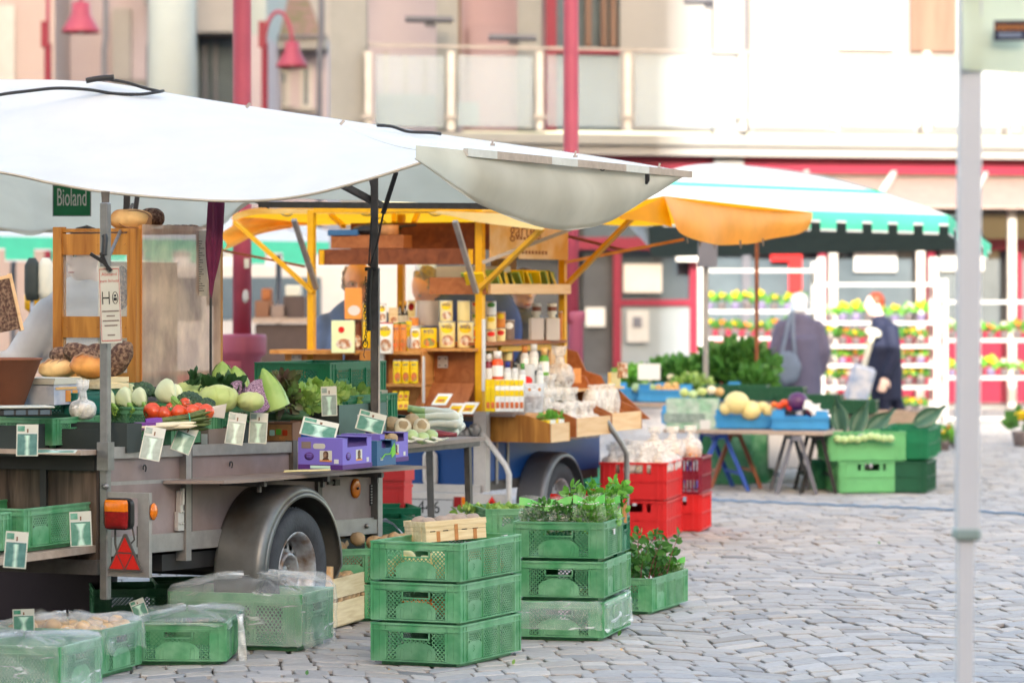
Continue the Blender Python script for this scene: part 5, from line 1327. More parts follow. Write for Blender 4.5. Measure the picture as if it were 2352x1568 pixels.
# bread cabinet with plastic curtain
CY = 15.2; cb0 = P(315, 890, CY); cab_ = thing('bread_cabinet', 'wooden bread cabinet with glazed front at the back of the trailer', 'cabinet', cb0, AX)
Hc = P(0, 522, CY).z-cb0.z; kz = CY/F
def zc(v): return (890-v)*kz
Wc = .43; Lc = .78
mb = MB(); mb.box((-.012, .0, 0), (.03, .045, zc(525))); mb.box((-.012, Wc-.045, 0), (.03, Wc, zc(520))); mb.build('stile', 'oak', cab_)
for a, b, n_ in ((536, 585, 'top_rail'), (727, 776, 'mid_rail'), (856, 870, 'bottom_rail')):
    mb = MB(); mb.box((-.005, .045, zc(b)), (.022, Wc-.045, zc(a)))
    if n_ != 'bottom_rail':
        for y in (.06, .2, .36): mb.lathe([(.004, 0), (.003, .003)], 8, look((-.005, y, zc((a+b)/2)), (-1, 0, 0)))
    mb.build(n_, 'oak', cab_)
mb = MB(); mb.box((.005, .045, zc(727)), (.009, Wc-.045, zc(585))); mb.build('pane', 'pane', cab_)
mb = MB(); mb.box((.005, .045, zc(856)), (.009, Wc-.045, zc(776))); mb.build('pane', 'pane', cab_)
mb = MB(); mb.box((.02, .01, zc(866)), (Lc, Wc-.01, zc(860))); mb.build('shelf', 'oak', cab_)
mb = MB(); mb.box((.0, .01, zc(532)), (Lc, Wc-.01, zc(524))); mb.build('top_board', 'oak', cab_)
mb = MB(); mb.box((Lc-.03, -.005, -.02), (Lc, .03, zc(524))); mb.box((.03, -.004, 0), (.04, .01, zc(516))); mb.build('side_stile', 'pine_v', cab_)
mat('curtain_film', c(250, 226, 208, .95), .1, var=.22, sc=7, alpha=.74, transl=.55, spec=1., bump=.8, bsc=4, col2=c(206, 180, 172, .95), c2s=4.2, stretch=(1.6, 1.6, .9))
mb = MB(); mb.grid(lambda u, v: (lerp(.03, Lc-.03, u), -.008-.006*math.sin(u*9)*(1-v)*.5, lerp(.0, zc(515), v)+.0), 30, 30)
mb.build('plastic_curtain', 'curtain_film', cab_)
mb = MB(); mb.box((.04, Wc*.5, 0), (Lc-.04, Wc*.5+.01, zc(600))); mb.build('back_board', 'cream_card', cab_)
def loaf(label, u, v, Y, r, m, rz=0, ry=0, cuts=3, name='bread_loaf'):
    t = thing(name, label, 'bread', P(u, v, Y), rz, 'loaves of bread', ry=ry)
    MB().blob((0, 0, 0), r, .09, 1.8, 16, e=.9).build('crust', m, t)
    if cuts:
        for i in range(cuts):
            x = lerp(-r[0]*.55, r[0]*.55, (i+.5)/cuts); mb = MB()
            mb.tube([(x-.02, -r[1]*.75, r[2]*.62), (x-.004, -r[1]*.3, r[2]*.97), (x+.012, r[1]*.3, r[2]*.95)], [.002, .007, .002], 6); mb.build('score', 'bread_cut', t)
    return t
loaf('pale golden loaf in front of the cabinet, nearest the terracotta pot', 132, 848, 14.7, (.082, .055, .042), 'bread', R(-10))
loaf('glossy golden scored loaf before the cabinet beside the upright', 203, 842, 14.6, (.08, .055, .05), 'bread_gold', R(-14), R(14), 4)
loaf('grey floury loaf behind the pale golden one', 140, 816, 14.98, (.052, .045, .038), 'bread_dark', 0, 0, 0)
loaf('dark seeded loaf in the cabinet behind the golden loaves', 188, 814, 14.95, (.085, .045, .045), 'bread_dark', 0, R(20), 0)
loaf('dark seeded loaf leaning at the middle of the cabinet', 224, 816, 15.0, (.06, .045, .05), 'bread_dark', 0, R(25), 0)
loaf('dark crusted loaf standing at the right end of the cabinet', 274, 824, 14.98, (.05, .04, .085), 'bread_dark', 0, R(30), 0)
loaf('dark bread seen through the upper cabinet pane', 275, 660, 15.5, (.05, .05, .1), 'bread_dark', 0, 0, 0)
t = loaf('cut round country loaf lying on top of the cabinet', 300, 505, 15.35, (.1, .08, .05), 'bread', R(5), 0, 0)
mb = MB(); mb.lathe([(.001, .0), (.076, .001), (.078, .0)], 26, look((.02, -.056, .0), (.1, -1, .1)), True, 1., .55); mb.build('cut_face', 'bread_cut', t)
loaf('dark crusty loaf behind the cut loaf on top of the cabinet', 348, 500, 15.6, (.06, .06, .045), 'bread_dark', 0, 0, 0)
for i in range(4): loaf('small dark roll lying along the cabinet top', 388+18*i, 522, 15.8+.04*i, (.03, .03, .012), 'bread_dark', 0, 0, 0, 'bread_roll')
wbx = thing('bread_tray', 'pale wooden tray under the golden loaves', 'tray', corner(240, 893, AX, .2, .24, 14.75), AX)
mb = MB()
for z in (0, .026): mb.box((-.104, -.12, z), (-.1, .12, z+.022)); mb.box((.1, -.12, z), (.104, .12, z+.022)); mb.box((-.1, -.124, z), (.1, -.12, z+.022)); mb.box((-.1, .12, z), (.1, .124, z+.022))
mb.box((-.1, -.12, 0), (.1, .12, .006)); mb.build('slat', 'chip_wood', wbx)
cr_l2 = put(proto, 'green crate under the wooden bread tray', 262, 935, AX, gd, L=.4, W=.6, Y=14.75); cr_l2.rotation_euler.z = AX+R(90); cr_l2.scale = (.8, .9, .55)
# hanging papers, umbrella, sign
o = MB().box((-28*kz/2, -.001, -.30), (26*kz/2, .001, 0)).build('sheet', 'paper_list'); 
hl = thing('price_list', 'grey printed price list hanging right of the plastic curtain', 'price list', P(464, 530, 15.7), R(10)); o.parent = hl
mb = MB(); rr = random.Random(9)
for i in range(22): mb.box((-.02, -.0022, -.05-i*.0108), (-.02+rr.uniform(.01, .034), -.0012, -.047-i*.0108))
mb.build('printed_lines', 'ink', hl)
hl2 = dup(hl, 'second grey printed list hanging behind the folded umbrella', P(484, 640, 15.9), R(30)); hl2.scale = (.8, 1, .42)
um = thing('folded_umbrella', 'folded plum coloured umbrella hanging under the canopy edge', 'umbrella', P(484, 685, 15.3))
ku = 15.3/F
prof = [(3, 0), (7, 40), (17, 90), (22, 130), (22, 180), (20, 240)]
def um_fn(u, v):
    z = lerp(0, 240, v); rr = 0
    for (r0, z0), (r1, z1) in zip(prof, prof[1:]):
        if z0 <= z <= z1: rr = lerp(r0, r1, (z-z0)/(z1-z0))
    a = 2*math.pi*u; rr *= (1+.22*math.cos(6*a+v*4)); x = 14*v
    return ((rr*.82*math.cos(a)+x)*ku, rr*.82*math.sin(a)*ku, z*ku)
MB().grid(um_fn, 48, 30).build('cloth', 'umbrella_cloth', um)
MB().tube([(0, 0, -.37), (0, 0, .02)], .006, 8).build('shaft', 'black_metal', um)
cl = thing('spring_clamp', 'black spring clamp gripping the front upright above the hanging notice', 'clamp', P(240, 597, 13.93))
mb = MB(); mb.bar((-.055, -.02, .025), (.0, -.02, -.01), .018, .014); mb.bar((-.012, -.02, .03), (.02, -.02, -.04), .016, .014); mb.bar((0, -.02, -.01), (.03, -.02, -.045), .014, .014)
mb.tube([(-.008, -.02, 0), (-.008, .0, 0)], .014, 10); mb.build('jaw', 'black_plastic', cl)
mb = MB(); mb.tube([(.0, -.02, .02), (.004, -.01, .09), (.0, -.006, .1)], .013, 8); mb.build('cord', 'black_plastic', cl)
no = thing('hanging_notice', 'tall white notice with red heading hanging on the front upright', 'notice', P(250, 612, 13.92), ry=R(-2.2))
kn = 13.92/F; hw, hh = 24*kn, 176*kn
MB().box((-hw, -.0015, -hh), (hw, .0015, 0)).build('sheet', 'cream_card', no)
mb = MB()
for z0, z1 in ((-.012*1, -.009), (-hh+.009, -hh+.012)): mb.box((-hw*.92, -.003, z0), (hw*.92, -.0016, z1))
mb.box((-hw*.94, -.003, -hh+.01), (-hw*.90, -.0016, -.01)); mb.box((hw*.90, -.003, -hh+.01), (hw*.94, -.0016, -.01)); mb.build('border', 'ink_red', no)
M = frame((0, -.0018, 0), (1, 0, 0), (0, 0, 1), (0, -1, 0))
mb = MB(); mb.text('zum Schutz', .0165, M @ Matrix.Translation((0, -33*kn, 0)), .001); mb.text('Abstand', .019, M @ Matrix.Translation((0, -18*kn, 0)), .001); mb.build('heading', 'ink_red', no)
mb = MB(); zz = -72*kn
mb.box((-hw*.75, -.003, zz-.026), (-hw*.66, -.0018, zz+.026)); mb.box((-hw*.12, -.003, zz-.026), (-hw*.03, -.0018, zz+.026)); mb.box((-hw*.66, -.003, zz-.003), (-hw*.12, -.0018, zz+.003))
mb.tube([(hw*.5+.011*math.cos(a), -.0022, zz+.024*math.sin(a)) for a in [2*math.pi*i/24 for i in range(25)]], .0014, 5); mb.box((hw*.35, -.003, zz-.012), (hw*.65, -.0018, zz+.0))
mb.lathe([(.0045, 0), (.0045, .001)], 12, look((hw*.5, -.0018, zz+.009), (0, -1, 0))); mb.build('pictogram', 'ink', no)
mb = MB()
for i, w_ in enumerate((.8, .4, .78, .62, 0, .36)): 
    if w_: mb.box((-hw*w_, -.0028, -104*kn-i*.0195), (hw*w_, -.0018, -101*kn-i*.0195))
mb.build('small_print', 'carton_grey', no)
# fruit boxes on the counter board
def fruitbox(label, u, v, Y, L, W, H, m, rz=AX, portrait=True):
    t = thing('fruit_box', label, 'box', corner(u, v, rz, L, W, Y), rz, 'printed fruit boxes'); x, y = L/2, W/2; th = .006
    mb = MB(); mb.box((-x, -y, 0), (x, y, th)); mb.box((-x, -y, th), (-x+th, y, H)); mb.box((x-th, -y+th, th), (x, y-th, H))
    for sy in (-1, 1):
        M = frame((-x+th, sy*y, 0), (1, 0, 0), (0, 0, 1), (0, -sy, 0)) if sy == -1 else frame((L/2-th, y, 0), (-1, 0, 0), (0, 0, 1), (0, -1, 0))
        l = L-2*th
        mb.prism([(0, th), (l, th), (l, H+.004), (l-.04, H+.004), (l-.04, H*.72), (.04, H*.72), (.04, H+.004), (0, H+.004)], 0, th, frame((-x+th, sy*y-(0 if sy < 0 else 0), 0), (1, 0, 0), (0, 0, 1), (0, -1, 0)) @ Matrix.Translation((0, 0, -th if sy < 0 else 0)))
    mb.box((-x, -y, H), (-x+.05, y, H+.004)); mb.box((x-.05, -y, H), (x, y, H+.004)); mb.build('box_wall', m, t)
    MB().box((-x+th+.001, -y+th+.001, th), (x-th-.001, y-th-.001, th+.004)).build('inner_floor', 'carton_brown', t)
    A_ = frame((-x, 0, 0), (0, -1, 0), (0, 0, 1), (-1, 0, 0)); B_ = frame((0, -y, 0), (1, 0, 0), (0, 0, 1), (0, -1, 0))
    if portrait:
        MB().box((-y, .0, 0), (y, H*.16, .0008), A_).build('dark_band', 'purple_dark', t); MB().box((-x, 0, 0), (x, H*.16, .0008), B_).build('dark_band', 'purple_dark', t)
        for M, w_, xs in ((A_, y, (.25, -.5)), (B_, x, (.1, -.62))):
            pc = MB().box((w_*xs[0]-.03, H*.26, 0), (w_*xs[0]+.03, H*.62, .001), M).build('portrait_card', 'cream_card', t)
            mb = MB(); mb.prism(rrect(.026, .034, .012), .001, .0018, M @ Matrix.Translation((w_*xs[0], H*.48, 0))); mb.prism([(-.018, 0), (.018, 0), (.008, .014), (-.008, .014)], .001, .0017, M @ Matrix.Translation((w_*xs[0], H*.31, 0))); mb.build('portrait', 'bread_dark', pc)
            MB().box((w_*xs[0]-.03, H*.26, .001), (w_*xs[0]+.03, H*.31, .0019), M).build('orange_strip', 'orange_print', pc)
            em = MB().lathe([(.024, 0), (.024, .001)], 20, M @ Matrix.Translation((w_*xs[1], H*.43, 0)), sx=1, sy=.75).build('emblem', 'purple_dark', t)
            mb = MB()
            for i in range(3): mb.box((w_*xs[1]-.012, H*.43-.008+i*.007, .001), (w_*xs[1]+.012, H*.43-.005+i*.007, .0016), M)
            mb.build('emblem_lines', 'purple_card', em)
            MB().box((w_*.62, H*.2, 0), (w_*.62+.022, H*.34, .0015), M).build('sticker', 'white_card', t)
        MB().box((-y*.45, H*.04, .0009), (y*.45, H*.13, .0014), A_).build('code_strip', 'sign_pale', t)
        MB().prism(rrect(.06, .024, .011), 0, .001, A_ @ Matrix.Translation((-y*.05, H*.76, 0))).build('grip_hole', 'cream_card', t)
        MB().box((-y*.85, H*.68, 0), (-y*.42, H*.9, .001), A_).build('label', 'carton_grey', t)
    return t
zb_ = lambda u, v, y: at_(u, v, y)
fruitbox('purple fruit box with portrait prints at the front of the counter board', 787, 1079, 14.98, .29, .22, .135, 'purple_card')
b2 = fruitbox('blue teal fruit box with a green pepper print between the purple boxes', 866, 1070, 15.5, .2, .17, .11, 'blue_card', portrait=False)
mb = MB(); M = frame((0, -.086, 0), (1, 0, 0), (0, 0, 1), (0, -1, 0)); mb.tube([M @ Vector(p) for p in ((-.06, .03, .001), (-.02, .05, .001), (.03, .05, .001), (.07, .08, .001))], .003, 5); mb.prism([(.05, .03), (.09, .05), (.08, .1), (.04, .07)], 0, .001, M); mb.build('green_print', 'lime', b2)
mb = MB(); mb.text('bio', .02, frame((-.055, -.087, .03), (1, 0, 0), (0, 0, 1), (0, -1, 0)), .001); mb.build('lettering', 'white_card', b2)
b3 = fruitbox('purple fruit box furthest along the counter board, filled with celeriac', 873, 1064, 15.65, .3, .2, .13, 'purple_card')
for i in range(7): potato('brown root vegetable in the far purple fruit box', b3.location+Matrix.Rotation(AX, 3, 'Z') @ Vector((-.12+.04*i, Rnd(-.06, .06), .10)), (.03, .03, .03), 'celeriac', 'root_vegetable', 'root vegetable', 'roots in the far purple fruit box')
o = MB().add([(-.12, -.01, 0), (.1, -.05, .0), (.14, .0, .003), (-.08, .04, .002), (-.12, -.01, .002), (.1, -.05, .002), (.14, .0, .005), (-.08, .04, .004)], [(0, 3, 2, 1), (4, 5, 6, 7), (0, 1, 5, 4), (1, 2, 6, 5), (2, 3, 7, 6), (3, 0, 4, 7)]).build('paper_sheet', 'yellow_ball'); o.location = P(700, 1081, 14.75); o.rotation_euler.z = R(40); tag(o, 'yellowish paper sheet lying flat under the purple fruit box', 'paper')
# leek table behind the canopy post
lt = thing('side_table', 'grey topped folding table with leeks behind the canopy post', 'table', P(1112, 1003, 17.6), AX)
mb = MB(); mb.prism([(-1.15, -.02), (.02, .0), (.02, .55), (-1.15, .55), (-1.2, .25)], -.02, 0); mb.build('table_top', 'board_top', lt)
ztp = lt.location.z
MB().bar((-.16, .02, -.02), (-.12, .02, -ztp+.0), .03).build('leg', 'dark_steel', lt); MB().bar((-.45, .1, -.02), (-.1, .25, -ztp+.2), .035, .03).build('leg', 'steel', lt)
MB().bar((-.9, .4, -.02), (-.9, .4, -ztp), .03).build('leg', 'dark_steel', lt)
mb = MB(); mb.box((-1.1, .0, -.045), (-.05, .02, -.02)); mb.box((-.35, .02, -.05), (-.1, .5, -.02)); mb.build('apron', 'dark_steel', lt)
rr = random.Random(12)
for i in range(17):
    L_ = rr.uniform(.3, .36); u = 1075-rr.uniform(0, 22); row = i//6
    t = thing('leek', ('leek lying in the pile on the side table', 'leek lying in the pile on the side table')[0], 'leek', P(1068-rr.uniform(0, 30)-(i % 3)*4, 992-row*14-(i % 6)*4, 17.0+rr.uniform(-.15, .25)), R(172+rr.uniform(-8, 8)), 'leeks piled on the side table', ry=R(rr.uniform(-6, 2)))
    s = .02
    MB().tube([(-.012, 0, -.004), (-.004, 0, -.002), (.012, 0, 0), (.05, 0, .002), (L_*.3, .004, .006), (L_*.5, 0, 0)], [s*.5, s*1.0, s*1.2, s*.9, s*.82, s*.85], 12).build('white_shank', 'leek_white', t)
    MB().tube([(L_*.5, 0, 0), (L_*.72, 0, 0)], [s*.85, s*.9], 10).build('pale_shank', 'leek_mid', t)
    if i < 9:
        mb = MB()
        for k in range(4): mb.add([(L_*.7, -.016, -.008+.006*k), (L_*.7, .016, -.008+.006*k), (L_*1.0, .02+.01*(k-1.5), .006*k), (L_*1.35, .01*(k-1.5), -.01+.006*k), (L_*1.0, -.02+.01*(k-1.5), .006*k)], [(0, 1, 2, 3, 4)])
        mb.build('leaf', 'leek_dark', t)
o = MB().tube([(-.075, 0, 0), (-.06, 0, .002), (-.01, 0, 0), (.06, 0, -.004), (.085, 0, -.004)], [.003, .012, .02, .012, .01], 10).build('shallot', 'shallot'); o.location = P(1010, 996, 16.65); o.rotation_euler.z = R(-6); tag(o, 'long wine red shallot in front of the leeks', 'shallot')
for lab, u, v, r in (('brown celeriac root at the left of the side table', 900, 975, .045), ('celeriac root behind the cut ones', 945, 968, .042), ('celeriac beside the pile of leeks', 930, 984, .04)):
    potato(lab, P(u, v, 16.6), (r, r, r*.9), 'celeriac', 'celeriac', 'celeriac', 'celeriac roots')
for lab, u, v in (('cut celeriac half, the left one', 925, 980), ('cut celeriac half with a pointed top', 968, 980)):
    t = thing('celeriac_half', lab, 'celeriac', P(u, v, 16.45)); MB().blob((0, .03, 0), (.042, .03, .042), .12, 2, 10).build('root', 'celeriac', t); MB().lathe([(.001, 0), (.04, 0), (.041, -.006)], 22, look((0, .004, 0), (.1, -1, .2)), True, 1, 1.05, .05, 3).build('cut_face', 'celeriac_cut', t)
for i, (u, v) in enumerate(((918, 1004), (945, 1000), (970, 1006), (990, 1000))):
    t = thing('kohlrabi', ('kohlrabi nearest the purple box', 'second kohlrabi from the purple box', 'big kohlrabi in the middle of the table front', 'kohlrabi beside the wine red shallot')[i], 'kohlrabi', P(u, v, 16.3+.05*i), 0, 'kohlrabi on the side table'); MB().blob((0, 0, 0), (.034, .034, .03), .06, 2, 10).build('bulb', 'kohlrabi', t)
    mb = MB()
    for k in range(4): mb.tube([(.0, -.025, -.005), (.03+.01*k, -.05, -.018), (.06+.008*k, -.055, -.02+.004*k)], [.007, .005, .004], 6)
    mb.build('stalk', 'leek_white', t)
# mint crate, herb bags
def plant(label, p, n, h, spread, m, group, seed, name='mint_plant', cat='plant', lsize=.03):
    rr = random.Random(seed); t = thing(name, label, cat, p, 0, group); ms = MB(); ml = MB()
    for i in range(n):
        d = Vector((rr.uniform(-1, 1)*spread, rr.uniform(-1, 1)*spread, h*rr.uniform(.6, 1.1))); b = Vector((rr.uniform(-1, 1)*spread*.4, rr.uniform(-1, 1)*spread*.4, 0)); mid = lerp(b, d, .5)+Vector((0, 0, h*.12)); pts = [b, mid, d]
        ms.tube(pts, [.0022, .0018, .001], 4, False)
        for q in range(7):
            tq = .25+.75*q/6; pt = plerp(pts, tq)
            for s_ in (-1, 1):
                dr = Vector((rr.uniform(-1, 1), rr.uniform(-1, 1), rr.uniform(-.1, .7))).normalized(); leafcards(ml, 1, pt, (0, 0, 0), lsize*rr.uniform(.7, 1.2), .2, rndm=rr, curl=.4)
    ms.build('stem', 'shallot' if m == 'leaf' else 'stalk', t); ml.build('leaves', m, t); return t
RQ = Matrix.Rotation(R(71), 3, 'Z')
for i, (x, y) in enumerate(((-.2, -.1), (-.05, .0), (.1, -.1), (-.18, .1), (.2, .05), (.05, .12))):
    plant(('mint plant at the front corner of the lone low crate', 'mint plant in the centre of the lone low crate', 'mint plant on the right side of the lone low crate', 'mint plant at the left back of the lone low crate', 'trailing mint plant at the far end of the lone low crate', 'mint plant at the back of the lone low crate')[i], q4.location+RQ @ Vector((x, y, .1)), 11, .24, .13, 'leaf', 'mint plants in the lone crate', 40+i, lsize=.037)
gh = 'herb bags in the small top crate'
RH = Matrix.Rotation(A2, 3, 'Z')
def herb_bag(label, u, v, Y, w_, h, band, m='leaf', tilt=0, seed=0):
    m = 'leaf' if m == 'leaf_dark' else 'leaf_bright'
    t = thing('herb_bag', label, 'herb bag', P(u, v, Y), R(Rnd(-8, 8)), gh, rx=R(tilt)); rr = random.Random(seed)
    leafcards(MB(), 460, (0, -.008, h*.44), (w_*.45, .022, h*.4), .024, .6, rndm=rr).build('herb_leaves', m, t)
    mb = MB(); mb.grid(lambda a, b: ((a-.5)*w_*(1+.06*math.sin(b*5)), -.035*math.sin(math.pi*min(b*1.15, 1))-.004*math.sin(a*14+b*5), b*h+.006*math.sin(a*9)), 16, 14); mb.build('clear_film', 'film_herb', t)
    mb = MB(); mb.grid(lambda a, b: ((a-.5)*w_*.98, -.012-.003*math.sin(a*14)-.01*(1-b), h*(lerp(.78, .98, b))-.02*math.sin(a*math.pi)*1.2+.006*math.sin(a*9)), 16, 3); bd = mb.build('paper_band', band, t)
    mb = MB(); 
    for i in range(9): mb.box((-w_*.34+i*w_*.075, -.026, h*.86-.022*math.sin((.16+.075*i)*math.pi)), (-w_*.34+i*w_*.075+w_*.05, -.0245, h*.885-.022*math.sin((.16+.075*i)*math.pi)))
    mb.build('lettering', 'white_card', bd)
mat('band_green', c(96, 190, 84, .85), .4, var=.06)
herb_bag('wide herb bag with green band at the left of the small top crate', 1252, 1224, 15.14, .24, .165, 'band_green', 'leaf_dark', seed=1)
herb_bag('crumpled herb bag lying in the middle of the small top crate', 1306, 1224, 15.12, .17, .155, 'band_green', 'leaf_dark', -14, seed=2)
herb_bag('bright parsley bag with straight green band in the small top crate', 1352, 1224, 15.12, .145, .175, 'band_green', 'leaf', seed=3)
herb_bag('herb bag with green band at the right end of the small top crate', 1392, 1222, 15.2, .13, .165, 'band_green', 'leaf', -10, seed=4)
for i, (u, v, Y) in enumerate(((1320, 1190, 15.25), (1370, 1185, 15.3), (1400, 1180, 15.35), (1425, 1195, 15.4))):
    plant(('leafy potted herb standing behind the crumpled herb bag', 'tall lovage like herb behind the parsley bag', 'leafy herb between the brown paper bags', 'herb leaning out at the right of the dark green crate')[i], P(u, v, Y), 7, .14, .08, 'leaf_bright', 'potted herbs on the herb stack', 60+i, 'potted_herb', 'herb', .034)
for lab, u, v, Y, rz in (('brown paper bag with red rim behind the herb bags', 1345, 1185, 15.35, .1), ('crumpled brown paper bag at the right of the herb stack', 1418, 1200, 15.4, .5), ('small brown paper bag with red rim at the left back', 1290, 1195, 15.3, -.4)):
    t = thing('paper_bag', lab, 'paper bag', P(u, v, Y), rz, 'brown paper bags among the herbs'); MB().grid(lambda a, b: (.05*math.cos(2*math.pi*a)*(1+.1*math.sin(a*25)), .03*math.sin(2*math.pi*a), .11*b+.008*math.sin(a*12)*b), 28, 6).build('paper', 'chip_stain', t)
    MB().grid(lambda a, b: (.0505*math.cos(2*math.pi*a)*(1+.1*math.sin(a*25)), .0305*math.sin(2*math.pi*a), .092+.022*b+.008*math.sin(a*12)), 28, 1).build('red_rim', 'reflector_red', t)
herb_bag('clear herb bag with a green band among the mint plants', 1536, 1338, 16.72, .16, .13, 'band_green', seed=9)
cr_h = dup(cr_l, 'deep green crate at the right end of the herb stack', c2+RH @ Vector((.2, 0, .345)), A2+R(90), 'green lattice crates in the stack with herbs', (.66, .5, .95))
# behind the crates, between the two stalls
for lab, u, v, Y, s_ in (('deep green crate lowest behind the trailer wheel', 770, 1262, 17.8, (.5, 1, 1)), ('teal green crate under the white sack', 800, 1235, 18.2, (.42, 1, 1)), ('green crate with yellow leaves behind the chip basket', 1075, 1240, 16.6, 1.)):
    g_ = P(u, v, Y); g_.z = max(0, g_.z-.02); dup(cr_l if 'deep' in lab or 'teal' in lab else proto, lab, g_+Vector((.34 if 'yellow' in lab else .22, .2, 0)), R(12), 'crates between the two stalls', s_)
for i in range(6): leafy('cauliflower_leaf', 'yellow green cauliflower leaves in the crate behind the chip basket', 'leaves', 1070+22*i, 1176, 16.8, (.05, .05, .02), 30, .035, 'lettuce_light', 'leaves in the crate behind the basket', seed=80+i)
o = MB().grid(lambda u, v: (lerp(-.1, .12, u), .15*v, .05*math.sin(math.pi*u)*(1-.5*v)-.16*max(0, u-.4)+.012*noise.noise(Vector((u*6, v*6, 3)))), 24, 14).build('cloth_sack', 'sack_cloth'); o.location = P(892, 1212, 16.9); tag(o, 'white and blue cloth sack lying beside the red crate', 'sack')
bag('produce_net', 'pink net bag of garlic hanging below the trailer end', 'bag', P(775, 1290, 16.6), .03, 'shallot', seed=8, knot=2.0, h=1.3, film_='film_bag')
o = thing('red_crate', 'tall red crate standing behind the trailer end', 'crate', corner(928, 1270, R(66), .1, .4, 18.6), R(66)); o.location.z = 0
zt_ = P(0, 1078, 18.6).z
MB().box((-.05, -.2, .0), (.05, .2, zt_-.06)).build('crate_body', 'crate_red', o); MB().box((-.06, -.21, zt_-.06), (.06, .21, zt_)).box((-.055, -.205, zt_-.1), (.055, .205, zt_-.085)).build('rim', 'crate_red', o)
MB().box((-.053, -.16, .08), (-.05, .16, zt_-.12)).build('side_panel', 'crate_red', o)

rr = random.Random(55)
for i in range(12):
    g_ = G(rr.uniform(600, 1750), rr.uniform(1440, 1560)) if i < 8 else G(rr.uniform(1500, 2100), rr.uniform(1180, 1400)); o = leafcards(MB(), 1, (0, 0, 0), (0, 0, 0), .026, .0, rndm=rr, curl=.3).build('leaf_scrap', ('leaf', 'onion', 'lettuce_light')[i % 3]); o.location = g_+Vector((0, 0, .008)); o.rotation_euler = (R(80), 0, rr.uniform(0, 6)); tag(o, 'small trampled leaf scrap on the cobbles', 'leaf scrap', 'leaf scraps on the cobbles')
# ------------------------------------------------------------------ yellow market trailer behind
OX, OY = (1103-U0)*20.0/F, 20.0
ys = thing('delicatessen_trailer', 'yellow framed market trailer with wooden shelves of tins and packets behind the white canopy', 'market stall', (OX, OY, 0), AX)
def yl(x, y, z=0): return Vector((OX+CA*x-SA*y, OY+SA*x+CA*y, z))
def YB(u, y=0.):                      # distance where local line y=const crosses column u
    k = (u-U0)/F; s = (k*(OY+CA*y)-OX+SA*y)/(CA-SA*k); return OY+SA*s+CA*y
def YA(u, x=0.):                      # same for local line x=const
    k = (u-U0)/F; t = (OX+CA*x-k*(OY+SA*x))/(SA+k*CA); return OY+SA*x+CA*t
def loc_(p): return Matrix.Rotation(-AX, 3, 'Z') @ (Vector(p)-Vector((OX, OY, 0)))
def zy(v, Y): return CH-(v-VH)*Y/F
# frame
for x, y, w_ in ((0, 0, .045), (0, 1.11, .04), (1.23, 0, .04), (1.23, 1.11, .04)):
    MB().box((x-w_/2, y-w_/2, .8), (x+w_/2, y+w_/2, 2.02)).build('post', 'yellow_paint', ys)
MB().box((-.03, -.035, .95), (.0, -.024, 1.37)).build('white_strip', 'white_card', ys)
mb = MB(); mb.box((-.02, .02, 2.0), (.02, 1.09, 2.04)); mb.box((.02, -.02, 2.0), (1.9, .02, 2.04)); mb.build('roof_rail', 'yellow_paint', ys)
# body
mb = MB(); mb.box((-.0, -.02, .36), (1.75, 1.2, .8)); mb.build('floor_body', 'dark_steel', ys)
mat('body_blue', c(14, 72, 140, .8), .4, var=.12, sc=4)
mb = MB(); mb.box((-.012, .02, .40), (-.002, 1.18, .77)); mb.build('tailgate', 'body_blue', ys)
mb = MB(); mb.box((.05, -.032, .42), (1.75, -.022, .79)); mb.build('side_panel', 'body_blue', ys)
mb = MB(); mb.box((-.03, -.05, .36), (.03, .03, .83)); mb.build('corner_post', 'alu_light', ys)
mb = MB(); mb.box((.14, -.04, .40), (.17, -.0325, .78)); mb.box((.3, -.04, .40), (.33, -.0325, .78)); mb.build('side_rib', 'alu', ys)
mb = MB(); mb.box((-.05, -.02, .355), (.0, 1.2, .40)); mb.build('rear_beam', 'alu_light', ys)
mb = MB(); mb.box((-.05, -.2, .23), (-.02, .6, .35)); mb.build('light_board', 'alu_light', ys)
M = frame((-.052, -.1, .24), (0, -1, 0), (0, 0, 1), (-1, 0, 0))
t_ = MB().prism([(-.062, 0), (.062, 0), (0, .098)], 0, .006, M).build('warning_triangle', 'reflector_red', ys); MB().prism(rrect(.02, .02, .008), .006, .008, M @ Matrix.Translation((0, .06, 0))).build('bolt', 'lamp_red', t_)
MB().box((-.056, .1, .27), (-.05, .145, .33)).build('tail_light', 'lamp_red', ys); MB().box((-.056, .05, .27), (-.05, .095, .33)).build('tail_light', 'lamp_amber', ys)
pl = MB().box((-.06, .15, .20), (-.055, .62, .318)).build('number_plate', 'white_paint', ys); MB().box((-.0615, .155, .205), (-.0605, .615, .209)).box((-.0615, .155, .309), (-.0605, .615, .313)).build('plate_rim', 'ink', pl)
mb = MB(); mb.text('446', .105, frame((-.0605, .305, .262), (0, -1, 0), (0, 0, 1), (-1, 0, 0)), .0015, None, .95); mb.build('plate_digits', 'ink', pl)
mb = MB(); Mh = frame((-.02, .31, .49), (0, -1, 0), (0, 0, 1), (-1, 0, 0))
rr1 = rrect(.07, .19, .03); mb.tube([Mh @ Vector((x, y, .01)) for x, y in rr1+rr1[:1]], .014, 8); mb.box((-.012, -.07, .0), (.012, .07, .012), Mh); mb.build('lock_lever', 'alu_light', ys)
mb = MB(); mb.tube([(-.02, -.02, .70), (-.06, -.1, .63), (-.08, -.2, .52), (-.08, -.22, .47), (-.08, -.22, .22)], .017, 8); mb.build('support_arm', 'alu_light', ys)
mb = MB(); mb.blob((-.03, .08, .7), (.05, .05, .035), .3, 4, 8); mb.blob((-.03, .02, .72), (.03, .04, .04), .3, 4, 8); mb.build('latch', 'steel', ys)
